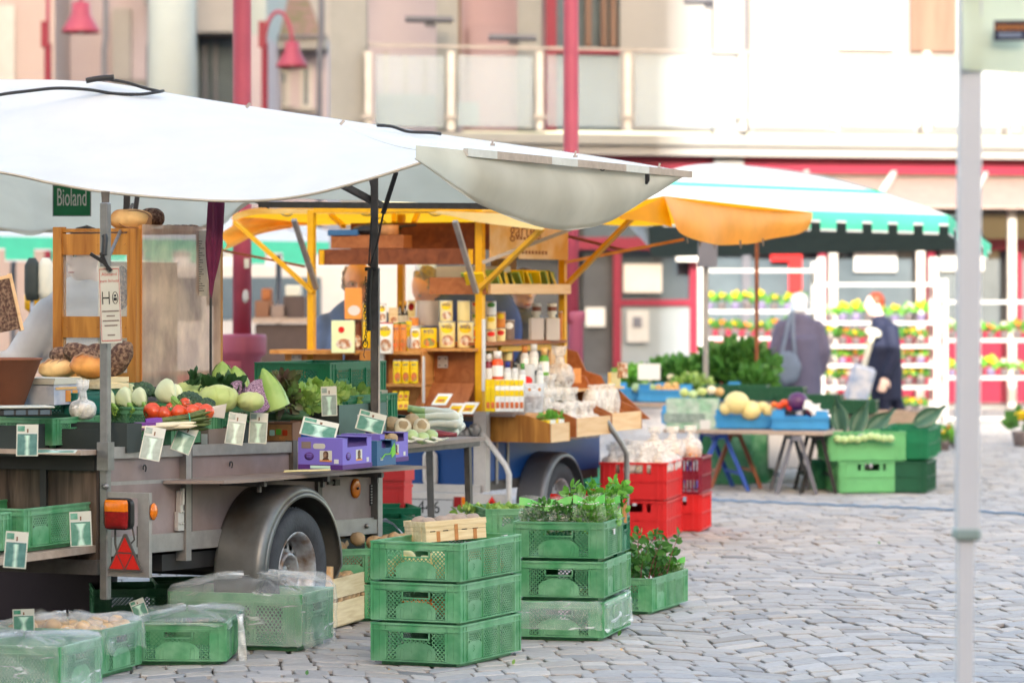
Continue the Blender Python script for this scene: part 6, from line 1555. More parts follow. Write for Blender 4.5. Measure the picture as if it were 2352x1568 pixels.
wheel(ys, .78, -.12, .25, .25, .14, .15)
mb = MB(); WX2, WZ2 = .78, .25
def fend2(u, v):
    a = R(lerp(190, -10, u)); y = lerp(-.03, -.215, v); q = max(0, v-.84)/.16; r_ = .315-.03*q*q
    return (WX2+r_*math.cos(a)*1.05, y, WZ2+r_*math.sin(a)*(1.15 if a > R(170) or a < R(10) else 1))
mb.grid(fend2, 24, 12); f2 = mb.build('mudguard', 'fender_dark', ys); sm = f2.modifiers.new('s', 'SOLIDIFY'); sm.thickness = .008
# counters
def tilted(name, m, pts, th, par=ys): 
    pts = [loc_(p) for p in pts]; n = (pts[1]-pts[0]).cross(pts[2]-pts[0]).normalized()*th
    k = len(pts); mb = MB(); mb.add([*pts, *[q-n for q in pts]], [tuple(range(k)), tuple(reversed(range(k, 2*k)))]+[(i, k+i, k+(i+1) % k, (i+1) % k) for i in range(k)]); return mb.build(name, m, par)
zc1 = zy(805, 20.2)
mb = MB(); mb.prism([(-.12, .36), (-.14, 1.32), (-.05, 1.36), (.2, 1.36), (.2, .36)], zc1-.022, zc1); mb.build('counter', 'pine', ys)
mb = MB(); mb.box((-.02, .9, .8), (.0, 1.28, zc1-.022)); mb.build('front_panel', 'pine_v', ys)
mb = MB(); mb.box((.02, .36, .8), (.035, .9, zc1-.022)); mb.build('front_panel', 'brown_board', ys)
mb = MB(); mb.box((.0, .02, .8), (.015, .40, zc1)); mb.build('front_panel', 'brown_board', ys)
mb = MB(); mb.box((-.1, .0, zc1), (.24, .42, zc1+.018)); mb.build('tin_shelf', 'pine', ys)
for y in (1.2, .24): 
    b_ = MB().box((-.026 if y > 1 else -.008, y-.032, zc1-.1), (-.02 if y > 1 else -.002, y+.032, zc1-.03)).build('bracket_plate', 'alu_light', ys)
    for i in range(4): MB().lathe([(.005, 0), (.005, .002)], 8, look((-.026 if y > 1 else -.008, y-.02+.04*(i % 2), zc1-.085+.04*(i//2)), (-1, 0, 0))).build('screw', 'ink', b_)
# small side unit standing before the counter
ux0 = loc_(P(828, 0, YA(828, -.15)))[1]; ux1 = loc_(P(972, 0, YA(972, -.15)))[1]
zb0 = zy(945, 20)
mb = MB(); mb.box((-.16, ux0-.12, zb0), (-.14, ux0, zc1-.0)); mb.build('cabinet_door', 'pine_light' if False else 'pine_v', ys)
mb = MB(); mb.box((-.15, ux1, zc1-.02), (.0, ux0-.12, zc1)); mb.box((-.15, ux1, zy(882, 20)-.015), (-.0, ux0-.14, zy(882, 20))); mb.box((-.02, ux1, zb0), (-.005, ux0-.12, zc1-.02)); mb.box((-.15, ux1, zb0), (-.0, ux1+.014, zc1-.02)); mb.build('side_unit', 'pine', ys)
MB().box((-.166, ux0-.16, zb0), (-.15, ux0-.12, zc1-.02)).build('white_edge', 'white_card', ys); MB().box((-.166, ux1-.012, zb0+.05), (-.15, ux1-.002, zc1-.03)).build('white_edge', 'white_card', ys)
MB().prism([(-.16, 0), (-.02, 0), (-.02, .16)], .0, .012, frame((0, ux1-.016, zb0), (1, 0, 0), (0, 0, 1), (0, -1, 0))).build('slanted_board', 'brown_board', ys)
MB().box((-.2, .03, zy(957, 20)), (-.19, .36, zy(940, 20))).build('packet_rail', 'pine', ys); MB().add([(-.19, .03, zy(955, 20)), (-.19, .36, zy(955, 20)), (-.02, .36, zy(880, 20)), (-.02, .03, zy(880, 20)), (-.18, .03, zy(960, 20)), (-.18, .36, zy(960, 20)), (-.01, .36, zy(885, 20)), (-.01, .03, zy(885, 20))], [(0, 1, 2, 3), (7, 6, 5, 4), (0, 4, 5, 1), (1, 5, 6, 2), (2, 6, 7, 3), (3, 7, 4, 0)]).build('packet_slope', 'brown_board', ys)
# header boards
mb = MB(); mb.box((-.01, .03, zy(608, 20.3)), (.03, 1.06, zy(572, 20.3))); mb.build('header_board', 'header_wood', ys)
for y in (1.05, .04): MB().box((-.018, y-.03 if y > .5 else y, zy(608, 20.3)), (-.011, y if y > .5 else y+.03, zy(574, 20.3))).build('end_plate', 'yellow_paint', ys)
mb = MB(); mb.box((.0, .5, zy(570, 20.3)), (.12, .98, zy(540, 20.3))); mb.build('upper_drawer', 'brown_board', ys)
mb = MB(); mb.box((.3, .0, zy(575, 20.6)), (.33, 1.0, zy(512, 20.6))); mb.build('back_board', 'header_wood', ys)
mb = MB(); mb.box((.9, .3, 1.6), (1.2, .34, 1.75)); mb.build('speaker_box', 'carton_grey', ys)
mb = MB(); mb.box((.35, .05, zy(642, 20.6)), (.55, .45, zy(612, 20.6))); mb.build('light_box', 'cream_card', ys)
sp_ = thing('saucepan', 'copper saucepan on the drawer above the header board', 'saucepan', yl(.06, .62, zy(540, 20.3))); MB().lathe([(.05, 0), (.055, .004), (.055, .06), (.05, .06)], 20).build('pan', 'chip_stain', sp_); MB().tube([(.05, 0, .05), (.16, 0, .06)], .007, 6).build('handle', 'black_plastic', sp_)
o = MB().blob((0, 0, .03), (.14, .06, .045), .3, 4, 10).tube([(-.02, 0, .07), (.02, 0, .11), (.06, 0, .07)], .004, 6).build('black_bag', 'black_plastic'); o.location = yl(.09, .72, zy(541, 20.3)); tag(o, 'limp black bag lying behind the copper saucepan', 'bag')
o = MB().cbox((-.05, -.1, 0), (.05, .1, .035), .004).build('blue_box', 'blue_card'); o.location = yl(.04, .9, zy(541, 20.3)); o.rotation_euler.z = AX; tag(o, 'flat blue box at the left end of the drawer above the header', 'box')
# right side: upper shelf with packets, poster, lower shelf
mb = MB(); mb.box((.02, -.06, zy(675, 20.3)), (1.22, -.04, zy(652, 20.3))); mb.build('packet_ledge', 'pine_light', ys)
mb = MB(); mb.box((-.02, -.04, zy(676, 20.2)), (.0, .32, zy(637, 20.2))); mb.build('ledge_end', 'brown_board', ys)
mb = MB(); mb.box((.0, -.04, zy(676, 20.3)), (1.22, .3, zy(672, 20.3))); mb.build('ledge_floor', 'brown_board', ys)
zs2 = zy(783, 20.5)
mb = MB(); mb.box((.02, -.03, zs2-.02), (1.22, .3, zs2)); mb.build('bottle_shelf', 'brown_board', ys); mb = MB(); mb.box((.3, .0, zs2-.06), (1.22, .02, zs2-.025)); mb.build('shelf_rail', 'yellow_paint', ys)
mb = MB(); mb.box((.05, .32, .8), (1.2, .34, zs2-.02)); mb.build('back_panel', 'brown_board', ys)
mb = MB(); mb.box((.02, -.2, .80), (.42, .3, .82)); mb.box((.42, -.05, .80), (1.75, .3, .82)); mb.build('display_floor', 'board_top', ys)
po = thing('stall_poster', 'faded autumnal poster with dark lettering hung on the side of the yellow framed stall', 'poster', yl(.03, -.045, zy(556, 20.4)), AX)
mat('poster_print', c(238, 206, 168, .85), .6, var=.12, sc=3, rnd=0, col2=c(226, 176, 104, .85), c2s=5)
mb = MB(); mb.box((0, -.004, -.10), (1.17, 0, .12)); mb.build('sheet', 'poster_print', po)
mb = MB(); M = frame((.5, -.0045, .07), (1, 0, 0), (0, 0, 1), (0, -1, 0)); mb.text('garten', .13, M @ Matrix.Translation((.02, 0, 0)), .001, None, 1.4); mb.build('lettering', 'header_wood', po)
mb = MB()
for i in range(9): mb.box((.38+i*.052, -.0058, .015), (.38+i*.052+.035, -.0045, .03))
for i in range(8): mb.box((.46+i*.05, -.0058, -.07), (.46+i*.05+.03, -.0045, -.05)); 
mb.build('small_print', 'header_wood', po)
# yellow roof cloth
yc = thing('yellow_canopy', 'yellow orange canopy with eyelets over the stall of tins', 'canopy')
A0 = P(536, 500, 20.9); rearT = [P(534, 497, 20.9), P(575, 481, 20.8), P(700, 481, 20.6), P(860, 482, 20.35), P(1000, 484, 20.1), P(1130, 490, 19.8), P(1300, 496, 19.5)]
rearB = [P(536, 507, 20.9), P(590, 493, 20.8), P(700, 491, 20.6), P(860, 491, 20.35), P(1000, 491, 20.1), P(1110, 512, 19.8), P(1245, 528, 19.5)]
mb = MB(); mb.grid(lambda u, v: lerp(plerp(rearT, u), plerp(rearB, u), v)+Vector((0, -.01*math.sin(u*30)*v, 0)), 50, 3); mb.build('eave_band', 'canopy_cream', yc)
back = [P(534, 528, 23.4), P(700, 518, 23.4), P(860, 516, 23.4), P(1000, 515, 23.2), P(1130, 514, 23.1), P(1300, 512, 23.)]
mb = MB(); mb.grid(lambda u, v: lerp(plerp(rearT, u), plerp(back, u), v)+Vector((0, 0, .05*math.sin(math.pi*v)+.01*math.sin(u*50)*math.sin(math.pi*v))), 40, 12)
Cc_, Dd_ = P(1525, 450, 20.6), P(1866, 488, 23.2)
inner0, inner1 = P(1300, 496, 19.5), P(1300, 512, 23.)
mb.grid(lambda u, v: lerp(lerp(inner0, Cc_, u), lerp(inner1, Dd_, u), v)+Vector((0, 0, -.08*math.sin(math.pi*v)*math.sin(math.pi*u))), 20, 14); mb.build('roof_cloth', 'canopy_yellow', yc)
lt_ = [P(530, 500, 20.9), P(575, 500, 21.2), P(640, 505, 21.7), P(720, 512, 22.3)]
lb_ = [P(507, 574, 20.9), P(548, 566, 21.2), P(592, 540, 21.7), P(665, 522, 22.3)]
mb = MB(); mb.grid(lambda u, v: lerp(plerp(lt_, u), plerp(lb_, u), v)+Vector((.03*math.sin(v*9+u*5), .04*math.sin(u*14)*v, 0)), 24, 12); mb.build('side_drape', 'canopy_orange', yc)
vt = [P(1525, 450, 20.6), P(1600, 460, 21.2), P(1700, 471, 22.0), P(1790, 480, 22.7), P(1866, 488, 23.2)]
vb = [P(1545, 522, 20.6), P(1622, 559, 21.2), P(1705, 561, 22.0), P(1795, 545, 22.7), P(1862, 528, 23.2)]
mb = MB(); mb.grid(lambda u, v: lerp(plerp(vt, u), plerp(vb, u), v)+Vector((.02*math.sin(u*22+v*2)*v, -.08*math.sin(math.pi*v), 0)), 40, 12); v_ = mb.build('valance', 'canopy_orange', yc)
for u, v in ((1578, 540), (1607, 548), (1640, 552), (1700, 552), (1752, 548)):
    p = P(u, v, 20.6+(u-1525)/341*2.6-.08); MB().bar(p, p+Vector((.004, 0, -.05)), .012).build('clip', 'dark_steel', v_)
nt_ = [P(1420, 496, 20.1), P(1470, 478, 20.3), P(1525, 450, 20.6)]; nb_ = [P(1425, 504, 20.1), P(1480, 508, 20.3), P(1545, 522, 20.6)]
mb = MB(); mb.grid(lambda u, v: lerp(plerp(nt_, u), plerp(nb_, u), v), 12, 4); mb.build('corner_flap', 'canopy_yellow', yc)
for u, v in ((660, 490), (843, 489), (1000, 489)):
    p = P(u-0, v-0, YA(u)-.09+.3); MB().tube([p+Vector((.032*math.cos(a), -.02, .016*math.sin(a))) for a in [2*math.pi*i/16 for i in range(17)]], .006, 6).build('eyelet', 'alu_light', yc)
def strut(name, m, a, b, w_=.03): 
    return MB().bar(a, b, w_, w_*.7).build(name, m, yc)
strut('brace', 'yellow_paint', P(540, 510, 20.7), P(720, 672, 20.42)); strut('brace', 'alu', P(675, 505, 20.0), P(727, 662, 20.4)); strut('brace', 'header_wood', P(500, 573, 21), P(700, 612, 20.8), .02)
strut('brace', 'yellow_paint', P(1103, 662, 19.95), P(1245, 525, 19.6), .034); strut('brace', 'alu', P(1108, 603, 19.9), P(1318, 524, 19.9)); strut('brace', 'alu', P(1045, 508, 19.6), P(1094, 672, 19.9)); strut('brace', 'dark_steel', P(1118, 632, 20.3), P(1190, 590, 20.3), .022)
strut('brace', 'yellow_paint', P(1300, 656, 21.1), P(1470, 482, 20.6), .034); strut('brace', 'pine', P(1296, 603, 21.1), P(1570, 550, 21.4), .024); strut('brace', 'header_wood', P(1300, 542, 21.2), P(1440, 576, 21.5), .022)
strut('rafter', 'yellow_paint', P(760, 494, 22), P(790, 520, 20.6)); strut('rafter', 'yellow_paint', P(960, 490, 22), P(950, 512, 20.8)); strut('rafter', 'yellow_paint', P(905, 492, 22), P(905, 512, 20.8))
# ---- tins, bottles, packets
mat('tin_cream', c(244, 226, 160, .9), .35, var=.06); mat('tin_yellow', c(250, 212, 20, .88), .35, var=.06); mat('tin_white', c(246, 246, 240, .88), .35, var=.05); mat('tin_orange', c(236, 150, 70, .88), .35, var=.1)
mat('tin_palegreen', c(232, 240, 186, .9), .35, var=.06); mat('tin_brown', c(120, 60, 36, .8), .4, var=.2); mat('bottle_dark', c(34, 36, 30, .7), .12, spec=.8); mat('canister', c(214, 208, 204, .85), .4, var=.05); mat('tin_green', c(92, 160, 70, .85), .4, var=.1); mat('bottle_orange', c(240, 84, 30, .88), .3); mat('carrot_print', c(232, 120, 60, .85), .5, var=.4, sc=40, col2=c(120, 150, 80, .8), c2s=30)
mat('soup_print', c(186, 120, 76, .85), .5, var=.4, sc=50, col2=c(232, 220, 200, .85), c2s=34)
def tin(label, u0, u1, v0, v1, Y, m, word=None, oval=None, pic=None, top=None, group='tins on the yellow framed stall', box=False, name='tin', cat='tin'):
    k = Y/F; r = (u1-u0)/2*k; H = (v1-v0)*k; p = P((u0+u1)/2, v1, Y)
    t = thing(name, label, cat, p, 0, group); ca = R(0)
    if box: MB().cbox((-r, -r*.7, 0), (r, r*.7, H), .003).build('body', m, t)
    else: MB().lathe([(r*.96, 0), (r, .004), (r, H-.004), (r*.97, H)], 28).build('body', m, t); MB().lathe([(r*1.01, H-.005), (r*1.02, H), (r*.98, H+.001), (r*.96, H-.003)], 28).build('rim', top or 'alu_light', t)
    def lay(poly, d, mm, nm, cx=0., cz=0.):
        mb = MB(); out = []
        f = r*.7 if box else r
        if box: mb.prism([(x+cx, z+cz) for x, z in poly], 0, d, frame((0, -f, 0), (1, 0, 0), (0, 0, 1), (0, -1, 0)))
        else:
            n = len(poly); vs = []; gx = sum(x for x, z in poly)/n; gz = sum(z for x, z in poly)/n
            for q in [(gx, gz)]+[(lerp(gx, x, .5), lerp(gz, z, .5)) for x, z in poly]+list(poly):
                a = (q[0]+cx)/r; vs.append(((r+d)*math.sin(a), -(r+d)*math.cos(a), q[1]+cz))
            fs = [(0, 1+i, 1+(i+1) % n) for i in range(n)]+[(1+i, 1+n+i, 1+n+(i+1) % n, 1+(i+1) % n) for i in range(n)]
            mb.add(vs, fs, None, True)
        return mb.build(nm, mm, t)
    def ell(a, b, n=18): return [(a*math.cos(2*math.pi*i/n), b*math.sin(2*math.pi*i/n)) for i in range(n)]
    def rect(a, b): return [(-a, -b), (0, -b), (a, -b), (a, 0), (a, b), (0, b), (-a, b), (-a, 0)]
    if oval: lay(ell(r*.8, H*.17), .0012, oval, 'oval_label', .0, H*.72)
    if pic: lay(ell(r*.75, H*.2) if not box else ell(r*.7, H*.16), .0012, pic, 'picture', r*.1, H*.28)
    if word:
        mb = MB(); M = frame((0, -(r*.7 if box else r)-.0022, H*.82), (1, 0, 0), (0, 0, 1), (0, -1, 0)); mb.text(word, r*.95, M, .001, None if box else r, .75); mb.build('lettering', 'ink_blue', t)
        lay(rect(r*.6, H*.012), .0012, 'orange_print', 'line', 0, H*.64)
    return t
Yc = 20.2
tin('pale green tin with a red seal at the left end of the counter', 762, 815, 736, 810, 20.1, 'tin_palegreen', None, None, 'soup_print', 'crate_deep_green', box=True)
MB().prism([((.02 if i % 2 else .016)*math.cos(i*math.pi/9), (.02 if i % 2 else .016)*math.sin(i*math.pi/9)) for i in range(18)], 0, .002, frame(P(784, 757, 20.1-.05), (1, 0, 0), (0, 0, 1), (0, -1, 0))).build('red_seal', 'reflector_red').parent = None
_s = bpy.data.objects['red_seal']; _t = [o for o in bpy.data.objects if o.get('label', '').startswith('pale green tin')][0]; _me = _s.data
for v_ in _me.vertices: v_.co = v_.co-_t.location
_s.parent = _t
tin('tall orange box printed with a white bowl standing on a dark tin', 792, 832, 661, 733, 20.25, 'tin_orange', None, None, 'canister', box=True)
tin('dark brown tin under the tall orange box', 806, 833, 734, 802, 20.3, 'tin_brown', None, None, 'soup_print')
tin('tall yellow tin seen through the hanging chain', 833, 852, 736, 800, 20.25, 'tin_yellow', 'wela'); tin('yellow tin on top behind the chain', 834, 851, 695, 735, 20.35, 'tin_yellow')
tin('white tin with yellow oval right of the dark post', 866, 903, 741, 812, 20.05, 'tin_white', 'wela', 'tin_yellow', 'soup_print', 'reflector_red'); tin('small white and yellow tin above, right of the dark post', 866, 888, 697, 740, 20.15, 'tin_white', 'wela', 'tin_yellow', 'soup_print')
tin('orange tin with carrots printed, the left of the pair', 900, 918, 742, 809, 20.1, 'tin_orange', 'wela', None, 'carrot_print', 'tin_green'); tin('orange tin with carrots printed, the right of the pair', 917, 934, 742, 808, 20.1, 'tin_orange', 'wela', None, 'carrot_print', 'tin_green')
tin('slim yellow and pale blue tin right of the orange pair', 932, 946, 735, 806, 20.15, 'tin_yellow', 'wela', None, 'sack_cloth'); tin('white tin with small yellow oval before the golden tin', 943, 966, 752, 804, 20.1, 'tin_white', 'wela', 'tin_yellow', 'soup_print')
tin('squat yellow green tin with dark blue lettering on the shelf', 965, 1004, 751, 799, 20.1, 'tin_yellow', 'wela', None, 'carrot_print', 'bottle_dark')
for i, (u, lab) in enumerate(((1008, 'large cream tin with yellow oval, the left lower one'), (1050, 'large cream tin with yellow oval, the right lower one'))): tin(lab, u, u+38, 738, 798, 20.1, 'tin_cream', 'wela', 'tin_yellow', 'soup_print')
tin('cream tin stacked on the left large cream tin', 1010, 1040, 690, 737, 20.1, 'tin_cream', 'wela', 'tin_yellow', 'soup_print'); tin('cream tin stacked on the right large cream tin', 1050, 1080, 690, 737, 20.1, 'tin_cream')
tin('tan box between the white tin and the dark bottles', 893, 914, 706, 745, 20.4, 'chip_wood', None, None, 'soup_print', box=True)
for i in range(2): 
    t = thing('sauce_bottle', ('left dark sauce bottle on the tin shelf', 'right dark sauce bottle on the tin shelf')[i], 'bottle', P(919+12*i, 746, 20.45), 0, 'dark sauce bottles'); k = 20.45/F
    MB().lathe([(6*k, 0), (6.5*k, 2*k), (6.5*k, 26*k), (3*k, 36*k), (2.6*k, 46*k)], 18).build('glass', 'bottle_dark', t); MB().lathe([(3*k, 44*k), (3*k, 54*k), (2.8*k, 55*k)], 14).build('cap', 'yellow_paint', t); MB().lathe([(6.7*k, 6*k), (6.7*k, 22*k)], 18, cap=False).build('bottle_label', 'cream_card', t)
tin('large grey white canister behind the cream tins', 957, 1008, 690, 748, 20.5, 'canister', None, None, None, 'canister'); tin('red and cream tin behind the dark bottles', 936, 954, 690, 742, 20.5, 'tin_cream', None, 'lamp_red'); tin('amber jar behind the dark bottles', 940, 962, 728, 748, 20.4, 'tin_orange')
for i in range(3): tin(('yellow tin in the side unit, the left one', 'yellow tin in the side unit, the middle one', 'yellow tin in the side unit, the right one')[i], 903+19*i, 922+19*i, 827, 880, 19.85, 'tin_yellow', 'wela', None, 'carrot_print', None, 'tins in the small side unit')
rr = random.Random(31)
for i in range(6):
    t = thing('soup_packet', 'yellow packet in the lower part of the small side unit', 'packet', P(908+(i % 3)*12, 940-22*(i//3), 19.88+.02*(i//3)), R(rr.uniform(-20, 20)), 'packets in the small side unit', rx=R(-25)); MB().cbox((-.014, -.004, 0), (.014, .004, .055), .001).build('wrap', 'tin_yellow', t); MB().box((-.01, -.0055, .01), (.01, -.0045, .03)).build('print', 'carrot_print', t)
for i, (u, v) in enumerate(((1008, 928), (1040, 950), (1070, 948))):
    t = thing('seed_packet', ('seed packet on the sloping board, furthest left', 'seed packet on the sloping board in the middle', 'seed packet on the sloping board nearest the yellow post')[i], 'packet', P(u, v, 19.72), R(-20), 'white and yellow seed packets', rx=R(-62)); MB().cbox((-.045, -.003, -.01), (.045, .003, .12), .001).build('wrap', 'tin_white', t); MB().box((-.032, -.0045, .01), (.032, -.0033, .085)).build('print', 'tin_yellow', t); MB().box((-.02, -.006, .02), (.025, -.0045, .05)).build('picture', 'carrot_print', t)
for i in range(26):
    t = thing('tea_packet', 'yellow and green packet filed on the ledge under the poster', 'packet', yl(.03+i*.044, .03+rr.uniform(-.02, .05), zy(672, 20.4)), AX+R(rr.uniform(-14, 14)), 'yellow packets on the upper ledge', ry=R(-34+rr.uniform(-8, 8))); MB().cbox((-.006, -.06, 0), (.006, .06, .15), .001).build('wrap', ('tin_yellow', 'pointed_cabbage', 'tin_yellow', 'asparagus')[i % 4], t); MB().box((-.007, -.035, .02), (-.0061, .0, .05)).build('print', 'leaf_bright', t)
# columns of jars behind the near post
def jarcol(u, v0, v1, n, ms, Y, w_):
    for i in range(n):
        a = lerp(v1, v0, i/n); b = lerp(v1, v0, (i+1)/n); m = ms[i % len(ms)]
        tin('jar in the stack right of the yellow corner post', u-w_/2, u+w_/2, b+1, a, Y, m, None, ('reflector_red', 'tin_yellow', 'tin_green')[i % 3], None, None, 'jars stacked by the yellow corner post', name='jar', cat='jar')
jarcol(1128, 690, 790, 3, ['chip_wood', 'tin_cream', 'tin_white'], 20.35, 24); jarcol(1150, 715, 790, 2, ['tin_cream', 'tin_orange'], 20.5, 22); jarcol(1092, 690, 800, 4, ['chip_wood', 'bottle_orange', 'tin_cream', 'chip_wood'], 20.4, 18)
tin('grey topped jar on the bottle shelf', 1157, 1182, 735, 780, 20.6, 'carton_grey', None, 'tin_white', name='jar', cat='jar', group=None)
for i in range(2):
    t = thing('milk_bottle', ('square white bottle on the bottle shelf, the left one', 'square white bottle on the bottle shelf, the right one')[i], 'bottle', P(1232+36*i, 782, 20.9), R(10), 'white bottles on the side shelf'); k = 20.9/F; MB().cbox((-16*k, -14*k, 0), (16*k, 14*k, 52*k), .006).build('bottle_body', 'canister', t); MB().lathe([(9*k, 52*k), (7*k, 58*k), (11*k, 62*k), (11*k, 84*k), (10*k, 85*k)], 16).build('cap', 'cream_card', t); MB().lathe([(11.2*k, 68*k), (11.2*k, 78*k)], 16, cap=False).build('band', 'tin_brown', t)
tin('slim brown bottle at the right end of the bottle shelf', 1284, 1292, 715, 780, 20.95, 'bread_gold', name='bottle', cat='bottle', group=None)
# lower display
def bottle(label, u, v1, w_, h, Y, m, cap, group='bottles on the lower display'):
    k = Y/F; t = thing('bottle', label, 'bottle', P(u, v1, Y), 0, group); r = w_/2*k; H = h*k
    MB().lathe([(r*.96, 0), (r, .004), (r, H*.6), (r*.8, H*.68), (r*.6, H*.74)], 18).build('bottle_body', m, t); MB().lathe([(r*.66, H*.72), (r*.68, H), (r*.6, H)], 14).build('cap', cap, t); MB().lathe([(r*1.02, H*.12), (r*1.02, H*.5)], 18, cap=False).build('bottle_label', 'tin_white', t)
for lab, u, v1, w_, h, m, cap in (('red bottle on the lower display next to the post', 1122, 878, 22, 66, 'crate_maroon', 'white_card'), ('orange bottle with white cap on the lower display', 1142, 872, 28, 66, 'bottle_orange', 'white_card'), ('white bottle with blue cap', 1166, 880, 18, 50, 'white_card', 'ink_blue'), ('white bottle with dark label', 1183, 882, 16, 52, 'white_card', 'bottle_dark'), ('slim white bottle left of the tub', 1200, 886, 15, 52, 'white_card', 'tin_green'), ('white bottle with brown cap behind the tub', 1205, 852, 20, 58, 'white_card', 'bread_gold'), ('white bottle with tall white cap behind the tub', 1226, 850, 22, 60, 'white_card', 'white_card'), ('green bottle with tan cap at the back of the display', 1250, 862, 22, 64, 'leaf_bright', 'onion'), ('white squeeze bottle at the right of the tub', 1240, 886, 16, 50, 'white_card', 'white_card')):
    bottle(lab, u, v1, w_, h, 20.05 if v1 > 865 else 20.35, m, cap)
tin('big white bucket with a red label on the lower display', 1186, 1228, 836, 888, 20.3, 'white_card', None, None, 'reflector_red', 'white_card', None, name='bucket', cat='bucket')
for r_ in range(2):
    for i in range(3): tin('cream tin with green rim in the stack beside the yellow post', 1112+i*22, 1132+i*22, 786+r_*0+(1-r_)*0-22*(1-r_)+22, 808-22*(1-r_)+22-2, 20.35+.05*i, 'tin_cream', None, None, None, 'tin_green', 'green rimmed tins by the yellow post')
for r_ in range(2):
    for i in range(8): 
        t = thing('spice_packet', 'yellow topped packet standing in rows on the lower display', 'packet', P(1120+i*11, 945-44*r_*.55, 19.72+.12*r_+.01*i), R(10), 'yellow topped packets on the lower display'); k = 19.7/F; MB().cbox((-5.4*k, -.012, 0), (5.4*k, .012, 56*k if not r_ else 50*k), .002).build('wrap', 'tin_white' if i > 1 else 'tin_yellow', t); MB().box((-5.2*k, -.0135, 36*k), (5.2*k, -.012, 49*k)).build('yellow_head', 'tin_yellow', t); MB().box((-4*k, -.0135, 8*k), (4*k, -.012, 22*k)).build('picture', 'carrot_print', t)
t = thing('clear_tub', 'clear plastic tub of brown lentils with two orange stickers', 'tub', P(1226, 946, 19.55)); k = 19.6/F
MB().lathe([(20*k, 0), (25*k, 64*k), (26*k, 66*k), (25*k, 66*k)], 28, cap=False).build('tub_wall', 'film_bag', t); MB().lathe([(19*k, 2*k), (21.5*k, 34*k), (10*k, 38*k)], 24).build('lentils', 'carton_brown', t)
for x in (-10, 13): MB().lathe([(4*k, 0), (4*k, .001)], 12, look((x*k, -math.sqrt(max(0, 24.6**2-x*x))*k, 52*k), (x*.04, -1, 0))).build('sticker', 'tin_orange', t)
# trays hung out on the right side
def tray(label, x0, x1, ym, zt0, zb_, m='oak', slope=.1):
    t = thing('display_tray', label, 'tray', yl(x0, 0, 0), AX, 'wooden display trays on the right of the yellow stall'); L = x1-x0
    pl_ = [(.02, zb_), (-ym, zb_), (-ym, zb_+.11), (-ym+.16, zt0), (.02, zt0)]
    for x in (0, L-.014): MB().prism([(y, z) for y, z in pl_], 0, .014, frame((x, 0, 0), (0, 1, 0), (0, 0, 1), (1, 0, 0))).build('side_board', m, t)
    MB().box((.014, -ym, zb_), (L-.014, -ym+.014, zb_+.11)).build('front_board', 'pine_light', t); MB().box((.014, -ym+.014, zb_+.002), (L-.014, .02, zb_+.012)).build('tray_floor', m, t)
    return t
zt0 = zy(952, 20); zb_ = zy(1026, 19.8)
tray('oak grained display tray with radish packs nearest the camera', .06, .36, .42, zt0, zb_+.02); tray('display tray of bagged sweets in the middle of the right side', .40, .95, .44, zt0+.03, zb_+.04, 'brown_board'); tray('display tray with slanted partitions at the far end', 1.0, 1.5, .42, zt0+.05, zb_+.05, 'brown_board')
for x in (1.02, 1.2, 1.38): MB().prism([(-.4, zb_+.08), (.05, zb_+.08), (.05, zb_+.36), (-.05, zb_+.36)], 0, .012, frame(yl(x, 0, 0), (-SA, CA, 0), (0, 0, 1), (CA, SA, 0))).build('bin_partition', 'brown_board', None) if False else None
ds = thing('tiered_shelf', 'wooden tiered shelf with slanted bins behind the bagged sweets', 'shelf', yl(.95, -.1, 0), AX); zz = zy(893, 20.9)
MB().box((-.1, -.1, zz-.015), (.8, .25, zz)).build('shelf_board', 'pine_light', ds)
for x in (-.1, .25, .5, .78): MB().prism([(-.28, zb_+.1), (.2, zb_+.1), (.2, zz-.015), (-.06, zz-.015)], 0, .014, frame((x, 0, 0), (0, 1, 0), (0, 0, 1), (1, 0, 0))).build('partition', 'brown_board', ds)
for x in (.3, .55): MB().prism([(-.08, zz), (.2, zz), (.2, zz+.24), (.12, zz+.22), (.06, zz+.1), (-.04, zz+.07)], 0, .014, frame((x, 0, 0), (0, 1, 0), (0, 0, 1), (1, 0, 0))).build('shelf_end', 'brown_board', ds)
MB().box((.1, .1, zz), (.2, .12, zz+.28)).build('label_board', 'pine_light', ds); MB().box((.6, -.09, zz), (.76, -.07, zz+.09)).build('price_board', 'yellow_ball', ds)
bag('goody_bag', 'big knotted bag of dark dates with an orange sticker on the tiered shelf', 'bag', yl(.9, -.12, zz), .085, 'bread_dark', seed=5, knot=1.0, h=1.0)
MB().box((-.03, -.001, 0), (.03, 0, .09)).build('bag_sticker', 'orange_print')
_o = bpy.data.objects['bag_sticker']; _o.location = yl(.95, -.215, zz+.04); _o.rotation_euler.z = AX-R(30); tag(_o, 'orange and white label on the bag of dates', 'label')
tin('jar of grains on the tiered shelf between the carved ends', 1418, 1442, 832, 868, 21.3, 'soup_print', group=None, name='jar', cat='jar')
gb2 = 'bagged sweets in the display trays'
for i in range(3): bag('nut_bag', ('brown nuts in a tall bag at the left of the first tray', 'brown nuts in a tall bag at the right of the first tray', 'tall bag of nuts with pink base leaning in the first tray')[i], 'bag', yl(.12+.1*i, -.27, zb_+.12), .058, 'bread', 'nut bags in the first tray', seed=20+i, knot=.6, h=1.6, film_='film_herb')
